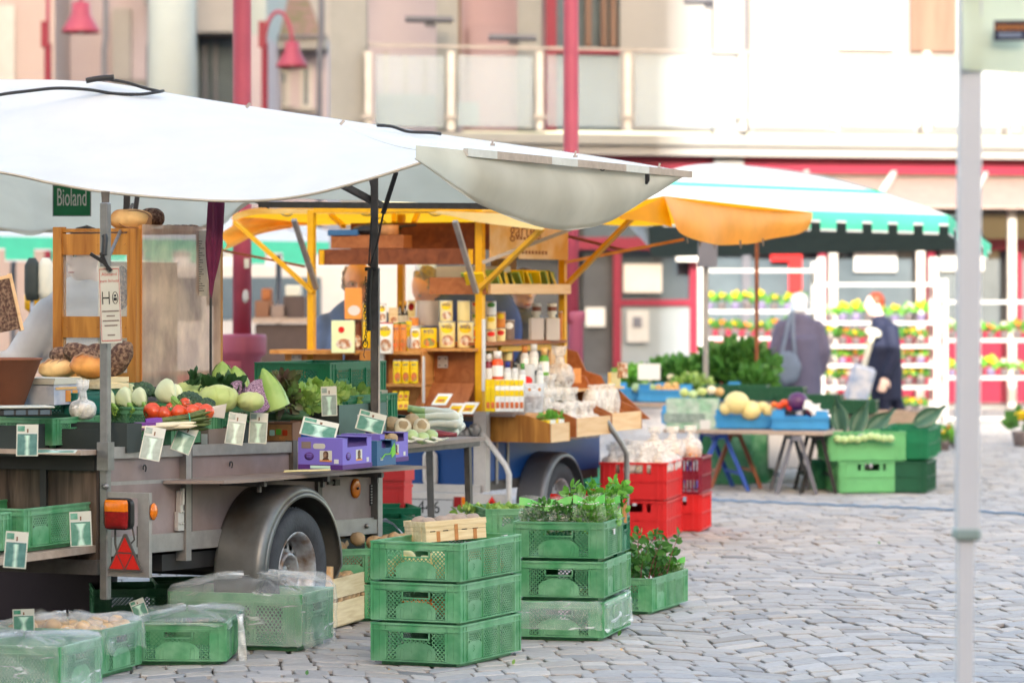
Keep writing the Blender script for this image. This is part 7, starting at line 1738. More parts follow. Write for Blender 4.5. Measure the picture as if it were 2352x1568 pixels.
for i in range(6): 
    t = thing('radish_pack', 'small tub with lime green leaves in the first tray', 'pack', yl(.1+.042*i, -.365, zb_+.09), AX, 'leafy tubs in the first tray'); MB().box((-.018, -.03, 0), (.018, .03, .06)).build('tub', ('tin_white', 'tin_yellow')[i % 3 == 0], t); leafcards(MB(), 16, (0, 0, .075), (.022, .03, .02), .03, .5, rndm=rr).build('leaf', 'leaf_bright', t)
for i in range(15): bag('sweet_bag', 'knotted clear bag of pale sweets in the middle display tray', 'bag', yl(.46+.1*(i % 5), -.1-.11*(i//5)+Rnd(-.02, .02), zb_+.1+.08*(1-i//5)), .078, ('onion', 'yellow_ball', 'bread')[i % 3], gb2, seed=30+i, knot=.8)
for i in range(4): bag('noodle_bag', 'slim clear bag leaning in the far display tray', 'bag', yl(1.08+.1*i, -.26, zb_+.11), .055, ('yellow_ball', 'chip_stain')[i % 2], 'slim bags in the far tray', seed=50+i, knot=.4, h=2.0)
for i in range(3): bag('prune_bag', ('clear bag of dark prunes right of the tub', 'second clear bag of dark prunes right of the tub', 'clear bag leaning on the right yellow post')[i], 'bag', P(1258+24*i, 942, 20.4+.1*i), .05, 'bottle_dark' if i < 2 else 'carton_brown', 'prune bags on the display', seed=60+i, knot=.8, h=1.4, film_='film_herb')
mb = MB(); mb.tube([yl(.9, -.42, .76), yl(.95, -.5, .62), yl(1.0, -.52, .55), yl(1.0, -.52, 0)], .017, 8); mb.build('leg', 'steel', ys); _l = bpy.data.objects['leg.00' + '1'] if False else None
for o in list(bpy.data.objects):
    if o.parent == ys and o.name.startswith('leg'):
        for v_ in o.data.vertices: v_.co = Matrix.Rotation(-AX, 3, 'Z') @ (v_.co-Vector((OX, OY, 0)))
# ---- people behind the counter
mat('skin', c(242, 192, 172, 1.0), .5, var=.08, rnd=.03); mat('skin_pale', c(246, 210, 194, .95), .5, var=.08); mat('hair_grey', c(176, 172, 172, .8), .7, var=.3, sc=30); mat('hair_dark', c(70, 58, 56, .7), .6, var=.3, sc=30); mat('hair_red', c(150, 62, 34, .8), .5, var=.3, sc=30)
mat('cloth_blue', c(96, 122, 170, .9), .8, var=.2, sc=6, bump=.25, bsc=9); mat('cloth_blue_bright', c(78, 104, 180, .9), .8, var=.2, sc=6, bump=.25, bsc=9); mat('cloth_slate', c(108, 120, 138, .9), .8, var=.25, sc=6, bump=.3, bsc=9); mat('cloth_white', c(214, 214, 220, .85), .8, var=.12, sc=6, bump=.3, bsc=9)
mat('cloth_lavender', c(150, 144, 178, .32), .85, var=.14, sc=6, bump=.25, bsc=8); mat('cloth_navy', c(44, 54, 92, .38), .8, var=.2, sc=6, bump=.25, bsc=8); mat('cloth_black', c(34, 34, 40, .75), .8, var=.2); mat('knit_white', c(236, 234, 238, .42), .9, var=.15, sc=30, bump=.4, bsc=60)
def fuse(mb, name, m, par, vox=.016):
    """melt overlapping limbs into one continuous skin"""
    o = mb.build('tmp', m); md = o.modifiers.new('r', 'REMESH'); md.mode = 'VOXEL'; md.voxel_size = vox; md.use_smooth_shade = True
    s_ = o.modifiers.new('s', 'SMOOTH'); s_.iterations = 5; s_.factor = .5
    dg = bpy.context.evaluated_depsgraph_get(); me = bpy.data.meshes.new_from_object(o.evaluated_get(dg)); bpy.data.objects.remove(o)
    me.polygons.foreach_set('use_smooth', [True]*len(me.polygons)); n = bpy.data.objects.new(name, me); COL.objects.link(n); n.parent = par; return n
def limb(mb, pts, rs, n=12):
    mb.tube([Vector(p) for p in pts], list(rs), n)
    for p, r in zip(pts, rs): mb.blob(p, (r*.99,)*3, 0, 1, 6)
def hand(mb, p, d, side, s=1.):
    """palm, four unequal bent fingers and a side thumb"""
    d = Vector(d).normalized(); M = look(p, d, side); L = .09*s
    mb.blob((0, 0, L*.5), (.042*s, .016*s, L*.55), 0, 1, 7, M=M)
    for i, (x, l) in enumerate(((-.032, .062), (-.011, .074), (.011, .078), (.032, .068))):
        a = [M @ Vector((x*s, 0, L*.85)), M @ Vector((x*s*1.05, .008*s, L*.9+l*s*.5)), M @ Vector((x*s*1.05, .028*s, L*.9+l*s*.9))]; mb.tube(a, [.0095*s, .009*s, .007*s], 6)
    mb.tube([M @ Vector((-.036*s, 0, L*.25)), M @ Vector((-.06*s, .012*s, L*.6)), M @ Vector((-.062*s, .026*s, L*.95))], [.012*s, .0105*s, .008*s], 6)
def head(par, at_, yaw, tilt, skin, s=1.):
    """face looks along local -y before the yaw"""
    M = Matrix.Translation(at_) @ Matrix.Rotation(yaw, 4, 'Z') @ Matrix.Rotation(tilt, 4, 'X') @ Matrix.Scale(s, 4); mb = MB()
    mb.blob((0, .0, .02), (.074, .094, .105), 0, 1, 14, M=M); mb.blob((0, -.025, -.045), (.056, .066, .065), 0, 1, 10, M=M)
    mb.tube([M @ Vector((0, -.088, .035)), M @ Vector((0, -.112, -.005)), M @ Vector((0, -.09, -.016))], [.009, .016, .01], 8)
    for x in (-1, 1): mb.blob((x*.076, .012, .0), (.011, .02, .032), 0, 1, 6, M=M); mb.blob((x*.032, -.078, .038), (.026, .014, .009), 0, 1, 6, M=M)
    mb.blob((0, -.082, -.052), (.026, .012, .012), 0, 1, 6, M=M); mb.tube([M @ Vector((0, .01, -.05)), M @ Vector((0, .03, -.17))], [.05, .058], 10)
    return mb, M
def face_bits(par, M):
    for x in (-1, 1): MB().blob((x*.031, -.083, .022), (.013, .008, .008), 0, 1, 6, M=M).build('eye', 'white_card', par); MB().blob((x*.031, -.09, .022), (.005, .003, .005), 0, 1, 5, M=M).build('iris', 'ink', par)
    MB().blob((0, -.09, -.056), (.022, .006, .004), 0, 1, 6, M=M).build('mouth', 'ink_red', par)
# man with glasses
pm = thing('person', 'balding man with glasses in a blue fleece looking down behind the tall orange box', 'person', P(822, 0, 21.3)); pm.location.z = 0
hz = zy(650, 21.3)
mb, M = head(pm, (0, 0, hz), R(5), R(18), 'skin', 1.15); fuse(mb, 'head_skin', 'skin', pm, .01); face_bits(pm, M)
mb = MB()
for i in range(60):
    a = R(random.uniform(-30, 210)); mb.blob((.076*math.cos(a), .088*math.sin(a)*.9+.01, random.uniform(-.02, .07)), (.014, .014, .02), .3, 6, 4, M=M)
mb.build('hair', 'hair_grey', pm)
mb = MB()
for x in (-1, 1):
    mb.tube([M @ Vector((x*.034+.026*math.cos(a), -.098, .022+.018*math.sin(a))) for a in [2*math.pi*i/14 for i in range(15)]], .0025, 5); mb.tube([M @ Vector((x*.06, -.096, .026)), M @ Vector((x*.08, .01, .02))], .0025, 5)
mb.build('glasses', 'alu_light', pm)
mb = MB(); mb.blob((0, .05, hz-.42), (.25, .15, .34), 0, 1, 14); mb.blob((0, .04, hz-.24), (.2, .12, .12), 0, 1, 10); limb(mb, [(-.2, .04, hz-.27), (-.28, -.02, hz-.52), (-.16, -.2, hz-.6)], [.085, .07, .055]); limb(mb, [(.2, .04, hz-.27), (.28, -.02, hz-.52), (.14, -.2, hz-.6)], [.085, .07, .055]); mb.tube([(0, .04, hz-.15), (0, .03, hz-.1)], .075, 12); fuse(mb, 'fleece', 'cloth_blue', pm)
mb = MB(); limb(mb, [(-.1, .05, hz-.7), (-.11, .04, .95)], [.12, .1]); limb(mb, [(.1, .05, hz-.7), (.11, .04, .95)], [.12, .1]); fuse(mb, 'trousers', 'cloth_black', pm)
mb = MB(); hand(mb, (-.15, -.21, hz-.6), (.3, -.8, -.1), (1, 0, 0)); hand(mb, (.13, -.21, hz-.6), (-.3, -.8, -.1), (1, 0, 0)); fuse(mb, 'hands', 'skin', pm, .006)
# man bending in bright blue
pb = thing('person', 'grey haired person in bright blue bending forward behind the tin shelf', 'person', P(985, 0, 22.5)); pb.location.z = 0; hz = zy(665, 22.5)
mb, M = head(pb, (-.0, 0, hz), R(-60), R(38), 'skin', 1.1); fuse(mb, 'head_skin', 'skin', pb, .01); face_bits(pb, M)
mb = MB()
for i in range(90):
    a = random.uniform(0, 6.28); h_ = random.uniform(0, 1); mb.blob((.072*math.cos(a)*(1-h_*.5), .03+.08*math.sin(a)*(1-h_*.5), .03+.09*h_), (.02, .02, .02), .3, 6, 4, M=M)
mb.build('hair', 'hair_grey', pb)
mb = MB(); mb.blob((.22, .1, hz-.12), (.26, .16, .17), 0, 1, 12); mb.blob((.42, .14, hz-.28), (.2, .16, .3), 0, 1, 12); limb(mb, [(.08, .0, hz-.12), (.0, -.05, hz-.4), (-.08, -.2, hz-.5)], [.09, .07, .05]); limb(mb, [(.2, .22, hz-.14), (.1, .1, hz-.42), (0, -.1, hz-.5)], [.09, .07, .05]); fuse(mb, 'jacket', 'cloth_blue_bright', pb)
mb = MB(); limb(mb, [(.42, .1, hz-.5), (.42, .1, .85)], [.14, .11]); limb(mb, [(.46, .22, hz-.5), (.46, .22, .85)], [.14, .11]); fuse(mb, 'trousers', 'cloth_black', pb)
mb = MB(); hand(mb, (-.08, -.21, hz-.5), (-.3, -.8, -.3), (1, 0, 0)); hand(mb, (0, -.11, hz-.5), (-.3, -.8, -.3), (1, 0, 0)); fuse(mb, 'hands', 'skin', pb, .006)
# person behind the bottle shelf
pg = thing('person', 'person in a slate grey jacket behind the white square bottles, face hidden by the ledge', 'person', P(1196, 0, 22.8)); pg.location.z = 0; hz = zy(668, 22.8)
mb, M = head(pg, (.02, 0, hz), R(25), R(20), 'skin_pale', 1.1); fuse(mb, 'head_skin', 'skin_pale', pg, .01); face_bits(pg, M)
mb = MB(); mb.blob((0, .015, .05), (.08, .098, .092), .1, 6, 10, M=M); mb.build('hair', 'hair_dark', pg)
mb = MB(); mb.blob((-.03, .06, hz-.42), (.24, .16, .36), 0, 1, 14); mb.blob((-.02, .04, hz-.22), (.2, .13, .1), 0, 1, 10); limb(mb, [(-.2, .04, hz-.26), (-.26, -.03, hz-.52), (-.12, -.2, hz-.62)], [.085, .07, .055]); limb(mb, [(.18, .04, hz-.26), (.24, -.03, hz-.52), (.14, -.2, hz-.62)], [.085, .07, .055]); mb.tube([(0, .03, hz-.16), (0, .0, hz-.1)], .08, 12); fuse(mb, 'jacket', 'cloth_slate', pg)
mb = MB(); limb(mb, [(-.1, .05, hz-.7), (-.1, .05, .8)], [.12, .1]); limb(mb, [(.08, .05, hz-.7), (.08, .05, .8)], [.12, .1]); fuse(mb, 'trousers', 'cloth_black', pg)
mb = MB(); hand(mb, (-.11, -.21, hz-.62), (.2, -.8, -.2), (1, 0, 0)); hand(mb, (.14, -.21, hz-.62), (-.2, -.8, -.2), (1, 0, 0)); fuse(mb, 'hands', 'skin_pale', pg, .006)
# seller in white behind the bread cabinet
pw = thing('person', 'seller in a white jacket reaching left behind the bread cabinet', 'person', P(192, 0, 16.9)); pw.location.z = 0; hz = 1.70
mb, M = head(pw, (0, 0, hz), R(-40), R(10), 'skin_pale', 1.05); fuse(mb, 'head_skin', 'skin_pale', pw, .01); face_bits(pw, M)
mb = MB(); mb.blob((0, .02, .06), (.082, .1, .085), .1, 6, 10, M=M); mb.build('hair', 'hair_dark', pw)
mb = MB(); mb.blob((0, .06, hz-.45), (.23, .15, .38), 0, 1, 14); mb.blob((0, .05, hz-.22), (.19, .12, .1), 0, 1, 10)
limb(mb, [(-.17, .02, hz-.28), (-.33, -.1, hz-.53), (-.56, -.18, hz-.52)], [.09, .08, .062]); limb(mb, [(.18, .05, hz-.26), (.25, .0, hz-.52), (.12, -.15, hz-.6)], [.085, .07, .055]); mb.tube([(0, .03, hz-.16), (0, .02, hz-.1)], .07, 12); fuse(mb, 'jacket', 'cloth_white', pw)
mb = MB(); limb(mb, [(-.1, .05, hz-.75), (-.1, .05, .5), (-.1, .06, .06)], [.12, .09, .06]); limb(mb, [(.1, .05, hz-.75), (.1, .05, .5), (.1, .06, .06)], [.12, .09, .06]); fuse(mb, 'trousers', 'cloth_black', pw)
mb = MB(); hand(mb, (-.57, -.19, hz-.52), (-1, -.2, .0), (0, 0, 1)); hand(mb, (.11, -.16, hz-.6), (-.4, -.8, 0), (1, 0, 0)); fuse(mb, 'hands', 'skin_pale', pw, .006)
# ------------------------------------------------------------------ red crates with bread bags
def plain_crate(label, L, W, H, m, slots=True, dip=0., group=None, name='stacking_crate', bars=False):
    """ribbed stacking crate; camera-side walls carry grip holes"""
    t = thing(name, label, 'crate', group=group); x, y = L/2, W/2; th = .006
    mb = MB(); mb.box((-x+.01, -y+.01, 0), (x-.01, y-.01, .012))
    gh = H*.2
    for sy in (-1, 1):
        mb.box((-x, sy*y-th/2, .012), (x, sy*y+th/2, H-dip))
        for i in range(7): xx = lerp(-x+.01, x-.01, i/6); mb.box((xx-.004, sy*y, .012), (xx+.004, sy*(y+.01), H-dip))
    for sx in (-1, 1):
        if slots: mb.box((sx*x-th/2, -y+th/2, .012), (sx*x+th/2, y-th/2, H-gh-.02)); [mb.box((sx*x-th/2, a, H-gh-.02), (sx*x+th/2, b, H-.012)) for a, b in ((-y+th/2, -.11), (-.085, -.06), (.06, .085), (.11, y-th/2))]
        elif bars: [mb.box((sx*x-th/2, a-.006, .012), (sx*x+th/2, a+.006, H)) for a in [lerp(-y+.01, y-.01, i/9) for i in range(10)]]; mb.box((sx*x-th/2+.001, -y+.01, H*.4), (sx*x+th/2-.001, y-.01, H*.55))
        else: mb.box((sx*x-th/2, -y+th/2, .012), (sx*x+th/2, y-th/2, H-dip))
        for a in (-y+.012, -y+.05, y-.05, y-.012): mb.box((sx*(x+.01), a-.004, .012), (sx*x, a+.004, H if not dip else H*.7))
    if dip:
        for sx in (-1, 1):
            for sy in (-1, 1): mb.box((sx*x-sx*.09, sy*y-th/2+.0005, H-dip), (sx*x, sy*y+th/2-.0005, H)); mb.box((sx*x-th/2+.0005, sy*(y-.08), H-dip), (sx*x+th/2-.0005, sy*(y-.004), H))
    mb.build('crate_body', m, t)
    mb = MB()
    for z0, z1, o in ((H-.014-dip, H-dip, .013), (.012, .022, .011), (H*.5, H*.5+.006, .011)):
        mb.box((-x-o, -y-o, z0), (x+o, -y-.0035, z1)); mb.box((-x-o, y+.0035, z0), (x+o, y+o, z1)); mb.box((-x-o, -y-.0035, z0), (-x-.0035, y+.0035, z1)); mb.box((x+.0035, -y-.0035, z0), (x+o, y+.0035, z1))
    mb.build('rim', m, t); return t
def place(o, u, v, rz, L, W, z=0., Y=None):
    p = corner(u, v, rz, L, W, Y); p.z = z if Y is None else p.z+z; o.location = p; o.rotation_euler.z = rz; return o
A3 = R(78); gr = 'red bread crates'
r1 = place(plain_crate('bright red crate at the bottom of the front red stack', .6, .4, .24, 'crate_red', group=gr), 1528, 1240, A3, .6, .4)
r2 = dup(r1, 'bright red crate full of bread bags on top of the front red stack', r1.location+Vector((0, 0, .237)))
r3 = place(plain_crate('red crate under the maroon one at the right', .4, .4, .24, 'crate_red', group=gr), 1609, 1222, A3, .4, .4); r4 = plain_crate('maroon slotted crate on top of the right hand red stack', .4, .4, .24, 'crate_maroon', bars=True, slots=False, group=gr); r4.location = r3.location+Vector((0, 0, .237)); r4.rotation_euler.z = A3
rr = random.Random(77)
for i in range(16): bag('bread_bag', 'knotted clear bag of bread on the front red crates', 'bag', r2.location+Matrix.Rotation(A3, 3, 'Z') @ Vector((-.22+.15*(i//4)+rr.uniform(-.02, .02), -.15+.1*(i % 4), .16)), .068, ('bread', 'white_asparagus', 'chip_stain')[i % 3], 'bread bags in the red crate', seed=100+i, knot=rr.uniform(.5, 1.1), h=.9)
for i in range(3): bag('bread_bag', ('knotted bag of rolls bulging over the maroon crate', 'bag with orange rolls hanging at the corner of the maroon crate', 'small bag of rolls at the back of the maroon crate')[i], 'bag', r4.location+Matrix.Rotation(A3, 3, 'Z') @ Vector((-.05+.1*i, .12-.1*i, .2)), .08, 'orange_print', seed=130+i, knot=.8)
# clutter under the yellow stall's trays
for lab, u, v, Y, m, s_ in (('turquoise crate under the display trays', 1345, 1112, 22.2, 'rubber_band', .9), ('light green crate behind the bent table leg', 1380, 1160, 22.6, 'crate_light_green', 1), ('light green crate below the turquoise one', 1350, 1175, 22., 'crate_light_green', 1)):
    o = place(plain_crate(lab, .6, .4, .2, m, group='crates under the display trays'), u, v, A3, .6, .4, 0, Y); o.location.z = max(0, o.location.z-.1)
# blue line on the paving
mb = MB(); pts = [G(u, v)+Vector((0, 0, .012)) for u, v in ((1560, 1147), (1640, 1151), (1800, 1158), (2000, 1166), (2150, 1172), (2352, 1184), (2600, 1200))]
mb.tube([plerp(pts, i/60)+Vector((0, 0, .004*math.sin(i*2.1))) for i in range(61)], .008, 6); mat('hose_blue', c(120, 156, 196, .7), .6)
tag(mb.build('water_hose', 'hose_blue'), 'thin blue hose lying across the open cobbles', 'hose')
# ------------------------------------------------------------------ right hand vegetable stand
def trestle(label, u, v, Y, m, h, w_=.34, rz=0.):
    t = thing('trestle', label, 'trestle', P(u, v, Y), rz, 'trestles under the right stand'); t.location.z = 0
    for x in (-1, 1):
        for y in (-.28, .28): MB().bar((x*.03, y, h-.02), (x*w_/2, y*1.05, 0), .03, .03).build('leg', m, t)
        MB().bar((x*w_*.36, -.29, h*.3), (x*w_*.36, .29, h*.3), .02).build('stretcher', m, t)
    MB().box((-.035, -.36, h-.04), (.035, .36, h-.004)).build('head_beam', m, t)
mat('carton_mint', c(160, 206, 172, .72), .6, var=.3, sc=14, col2=c(206, 224, 208, .75), c2s=10)
mat('trestle_blue', c(40, 84, 180, .8), .45); mat('trestle_rust', c(176, 112, 86, .8), .6, var=.2)
Yt = 26.0; zt = zy(988, Yt)
ta = thing('stand_table', 'long low table top carrying the blue crates and the pale green carton', 'table', P(1522, 972, 26.3), math.atan2(25.7-26.3, P(1900, 0, 25.7).x-P(1522, 0, 26.3).x)); ta.location.z = zt
MB().cbox((0, 0, -.03), (1.32, .85, 0), .004).build('table_top', 'board_edge', ta)
tb = thing('stand_table', 'second table top behind, under the left blue crates and green heap', 'table', P(1428, 925, 27.6), R(-8)); MB().cbox((0, 0, -.03), (1.9, 1.1, 0), .004).build('table_top', 'board_edge', tb); zt2 = tb.location.z
trestle('blue and rust trestle at the left of the right stand', 1640, 0, 26.5, 'trestle_blue', zt-.03, .42, R(8)); trestle('rusty trestle behind the blue one', 1672, 0, 26.9, 'trestle_rust', zt-.03, .4, R(8)); trestle('grey trestle at the right end of the table', 1822, 0, 26.1, 'pipe_grey', zt-.03, .3); trestle('black trestle beside the grey one', 1872, 0, 26.2, 'black_plastic', zt-.03, .26)
gbl = 'blue crates on the right stand'
bc = plain_crate('blue crate of pale melons on the low table', .42, .3, .15, 'crate_blue', False, .045, gbl, 'blue_crate')
bc.location = P(1712, 986, 26.2)+Vector((0, .16, 0)); bc.location.z = zt; bc.rotation_euler.z = R(-6)
b2_ = dup(bc, 'blue crate with red cabbage and papers at the right end of the low table', P(1842, 986, 25.95)+Vector((0, .16, 0))); b2_.location.z = zt
for i, (u, v, Y, lab) in enumerate(((1470, 0, 28.0, 'blue crate at the left end of the second table'), (1530, 0, 27.8, 'blue crate with onions on the second table'), (1640, 0, 28.2, 'blue crate beside the grey umbrella pole'), (1700, 0, 26.6, 'blue crate behind the melons'), (1585, 0, 27.2, 'blue crate of pale cabbages behind the mint green carton'))): q = dup(bc, lab, P(u, 930, Y)); q.location.z = zt2 if i < 3 else zt
ca_ = carton('pale green printed carton on the low table left of the melons', 1532, 978, 26.25, .4, .3, .23, 'carton_mint', R(-6)); ca_.location = P(1592, 0, 26.4); ca_.location.z = zt; 
MB().box((-.22, -.154, .05), (.1, -.1505, .12)).build('print', 'sign_grey', ca_); MB().box((.06, -.157, .0), (.14, -.1545, .07)).build('price_slip', 'white_card', ca_)
k = 26/F
def ball(name, label, cat, u, v, Y, r, m, group=None): o = MB().blob((0, 0, 0), (r, r, r*.93), .05, 2, 11).build(name, m); o.location = P(u, v, Y); return tag(o, label, cat, group)
for i, (u, v, r) in enumerate(((1692, 925, 29), (1725, 942, 24), (1668, 938, 16), (1752, 934, 14), (1765, 942, 15))): ball('melon', ('biggest pale melon in the blue crate', 'round pale melon in front in the blue crate', 'small melon at the left of the blue crate', 'small melon at the back of the blue crate', 'small melon at the right of the blue crate')[i], 'melon', u, v, 26.2, r*k, 'yellow_ball', 'pale melons')
for i, (u, v, r, m, n_) in enumerate(((1832, 922, 24, 'red_cabbage', 'red_cabbage'), (1802, 926, 10, 'bottle_orange', 'pepper'), (1790, 932, 8, 'bottle_orange', 'pepper'), (1778, 929, 8, 'orange_ball', 'pepper'), (1815, 936, 9, 'crate_red', 'pepper'), (1862, 945, 12, 'shallot', 'red_onion'))): ball(n_, ('round purple cabbage in the right blue crate', 'orange pepper left of the purple cabbage', 'small orange pepper between the blue crates', 'yellow orange pepper by the melons', 'red pepper in front of the purple cabbage', 'red onion right of the purple cabbage')[i], 'vegetable', u, v, 26.1, r*k, m)
for i, (u, v) in enumerate(((1862, 932), (1882, 946))): o = MB().grid(lambda a, b: (.12*(a-.5), .03*b, .07*b+.01*math.sin(a*7)), 8, 4).build('paper_sheet', 'white_card'); o.location = P(u, v+12, 25.95); o.rotation_euler.y = R(14); tag(o, ('white paper sheet behind the purple cabbage', 'white paper sheet at the right rim of the blue crate')[i], 'paper')
for i in range(8): ball('brown_onion', 'brown onion in the blue crate on the second table', 'onion', 1508+rr.uniform(0, 46), 888+rr.uniform(-4, 8), 27.8, 9*k, 'onion', 'onions on the second table')
for i, (u, v) in enumerate(((1540, 866), (1580, 862), (1560, 874), (1600, 868), (1490, 868))): ball('mushroom', 'pale cauliflower or mushroom in the green heap', 'vegetable', u, v, 28.6, 9*k, 'white_asparagus', 'pale heads in the green heap')
for i, (u, v, m) in enumerate(((1572, 902, 'cabbage'), (1592, 906, 'kohlrabi'), (1612, 900, 'cabbage'), (1634, 896, 'white_asparagus'), (1652, 900, 'onion'), (1690, 915, 'bread'), (1480, 886, 'lettuce_light'), (1462, 890, 'kohlrabi'), (1496, 892, 'cabbage'))): ball('round_vegetable', 'pale round vegetable heaped in the rear blue crates', 'vegetable', u, v, 27.1 if u > 1500 else 27.8, 12*k, m, 'round vegetables in the rear blue crates')
# heaps of greens
def heap(label, u, v, Y, rad, n, size, m, seed): o = leafcards(MB(), n, (0, 0, 0), rad, size, .5, rndm=random.Random(seed), curl=.5).build('leafy_greens', m); o.location = P(u, v, Y); tag(o, label, 'greens')
heap('big heap of dark leafy greens by the brown umbrella pole', 1690, 845, 28.9, (.33, .25, .2), 1000, .085, 'leaf', 1); heap('bright leafy greens on the right slope of the big heap', 1735, 880, 28.6, (.16, .16, .11), 350, .08, 'leaf', 2); heap('low green bunches at the left end of the second table', 1450, 866, 28.4, (.13, .14, .06), 300, .07, 'leaf_bright', 3); heap('mixed green bunches in the middle of the second table', 1580, 856, 28.9, (.36, .2, .11), 800, .07, 'leaf', 4); heap('pale green cabbages beside the white price board', 1590, 884, 28.0, (.14, .14, .05), 200, .07, 'lettuce_light', 5)
o = MB().box((-.09, -.004, 0), (.09, 0, .13)).build('price_board', 'white_card'); o.location = P(1491, 872, 27.5); tag(o, 'blank white price board among the green bunches', 'price board')
gdk = 'dark green crates behind the low table'
dk = plain_crate('dark green crate at the foot of the leafy heap', .5, .35, .11, 'crate_deep_green', False, 0, gdk)
for i, (u, v, Y) in enumerate(((1690, 915, 27.6), (1775, 920, 27.5), (1860, 938, 27.4), (1940, 950, 27.3))): q = dk if i == 0 else dup(dk, ('', 'second dark green crate from the leafy heap', 'third dark green crate, behind the purple cabbage', 'dark green crate furthest right behind the cabbage leaves')[i]); q.location = P(u, v, Y); q.rotation_euler.z = R(-10)
wc = place(plain_crate('weathered wooden crate behind the cabbage leaves', .5, .4, .14, 'board_edge', False), 1990, 985, R(10), .4, .4, 0, 27.6)
# light green crate tower
lg = plain_crate('light green crate at the bottom of the tower right of the table', .42, .5, .24, 'crate_light_green', group='light green crates of the tower'); place(lg, 1925, 1133, R(8), .42, .4); lg.location = G(1995, 1133)+Vector((0, .25, 0)); lg.rotation_euler.z = R(98)
l2 = dup(lg, 'light green crate of kohlrabi on top of the tower', lg.location+Vector((-.03, 0, .24)), R(96), scale=(1.0, 1.16, .95))
o = plain_crate('dark green crate standing behind the tower at its left', .4, .4, .22, 'crate_dark_green'); o.location = P(1920, 0, 26.6); o.location.z = 0
for i, (u, z, Y) in enumerate(((2085, .0, 26.2), (2088, .24, 26.4), (2098, .24, 27.0))): q = plain_crate(('dark green crate at the right foot of the tower', 'dark green crate stacked at the right of the tower', 'dark green crate behind the tower at the far right')[i], .5, .35, .24, ('crate_deep_green', 'crate_dark_green', 'crate_dark_green')[i], False); q.location = P(u, 0, Y); q.location.z = z; q.rotation_euler.z = R(75)
for i in range(9): ball('kohlrabi', 'pale kohlrabi behind the bars of the top tower crate', 'kohlrabi', 1925+15*i, 1003+rr.uniform(-4, 6), 25.9, 10*k, 'kohlrabi', 'kohlrabi in the tower crate')
for i, (u, v, ry) in enumerate(((1935, 985, -10), (1958, 990, 25), (1905, 990, -30), (1990, 985, 50), (2100, 965, 60))):
    o = MB().grid(lambda a, b: (.07*(a-.5)*2*math.sin(math.pi*min(.95, b+.12)), .03*math.sin(a*5), .3*b), 8, 10).build('cabbage_leaf', 'leek_dark'); o.location = P(u, v+10, 26.1+.1*i); o.rotation_euler = (R(-10), R(ry), 0); tag(o, ('upright blue green cabbage leaf on the tower', 'blue green cabbage leaf leaning right', 'blue green cabbage leaf beside the blue crate', 'blue green cabbage leaf drooping over the crate tower', 'blue green leaf hanging off the tower at far right')[i], 'leaf')
for i, (u, Y) in enumerate(((1672, 27.3), (1712, 27.5))): q = plain_crate(('tall green crate under the low table', 'tall green crate under the low table, the right one')[i], .42, .4, .5, 'crate_green', False); q.location = P(u, 0, Y); q.location.z = 0; q.rotation_euler.z = R(80)
o = MB().cbox((-.28, -.2, 0), (.28, .2, .3), .01).box((-.285, -.205, .3), (.285, .205, .33)).build('storage_box', 'canister'); o.location = P(1840, 0, 27.4); o.location.z = .12; tag(o, 'pale storage box in the shadow under the table', 'box')
# umbrella of the right stand
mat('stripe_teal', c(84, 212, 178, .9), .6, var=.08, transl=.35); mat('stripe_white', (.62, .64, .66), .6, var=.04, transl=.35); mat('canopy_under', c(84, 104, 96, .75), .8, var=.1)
uc = thing('striped_umbrella', 'large white market umbrella with teal stripes and scalloped edge on the right', 'umbrella')
pk = P(1650, 376, 30.2); fl, fr_, bl, br = P(1400, 470, 28.6), P(2178, 494, 29.4), P(1500, 578, 31.6), P(2275, 560, 31.6)
def uq(a, b):
    mb = MB(); nb = 15
    for j in range(nb):
        mb.k = 1 if j in (4,) else 0
        s0, s1 = j/nb, (j+1)/nb
        def fn(u, v): q = lerp(s0, s1, v); p = lerp(lerp(a, b, u), pk, q); p.z += .10*math.sin(math.pi*q)*(1-.2*u); return p
        mb.grid(fn, 20, 3)
    return mb
uq(fl, fr_).build('front_panel', ['stripe_white', 'stripe_teal'], uc); uq(fr_, br).build('side_panel', ['stripe_white', 'stripe_teal'], uc); uq(br, bl).build('back_panel', ['stripe_white', 'stripe_teal'], uc); uq(bl, fl).build('side_panel', ['stripe_white', 'stripe_teal'], uc)
def scallop(a, b, n, h, nm):
    mb = MB()
    for i in range(n*8):
        f0, f1 = i/(n*8), (i+1)/(n*8); d0 = h*(1 if (i % 8) < 5 else .5); p, q = lerp(a, b, f0), lerp(a, b, f1); dz = Vector((0, 0, -d0)); e = Vector((0, 0, -.02))
        o_ = Vector((0, -.02, -.001)); mb.k = 0; mb.add([p+o_, q+o_, q+dz+o_, p+dz+o_], [(3, 2, 1, 0)]); mb.k = 1; mb.add([p+dz+o_, q+dz+o_, q+dz+e+o_, p+dz+e+o_], [(3, 2, 1, 0)])
    mb.build(nm, ['stripe_teal', 'stripe_white'], uc)
scallop(fl, fr_, 13, .15, 'scalloped_edge'); scallop(fr_, br, 5, .15, 'scalloped_edge')
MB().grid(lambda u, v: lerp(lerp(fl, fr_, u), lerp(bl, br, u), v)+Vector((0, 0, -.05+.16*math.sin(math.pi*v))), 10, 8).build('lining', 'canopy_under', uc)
MB().tube([P(1621, 905, 28), P(1621, 480, 28)], .024, 10).build('pole', 'alu', uc); MB().tube([P(1738, 900, 28.6), P(1738, 480, 28.6)], .018, 10).build('pole', 'header_wood', uc); MB().box((P(1603, 0, 28).x, 27.9, zy(614, 28)), (P(1646, 0, 28).x, 28.0, zy(556, 28))).build('pole_bracket', 'pipe_grey', uc)
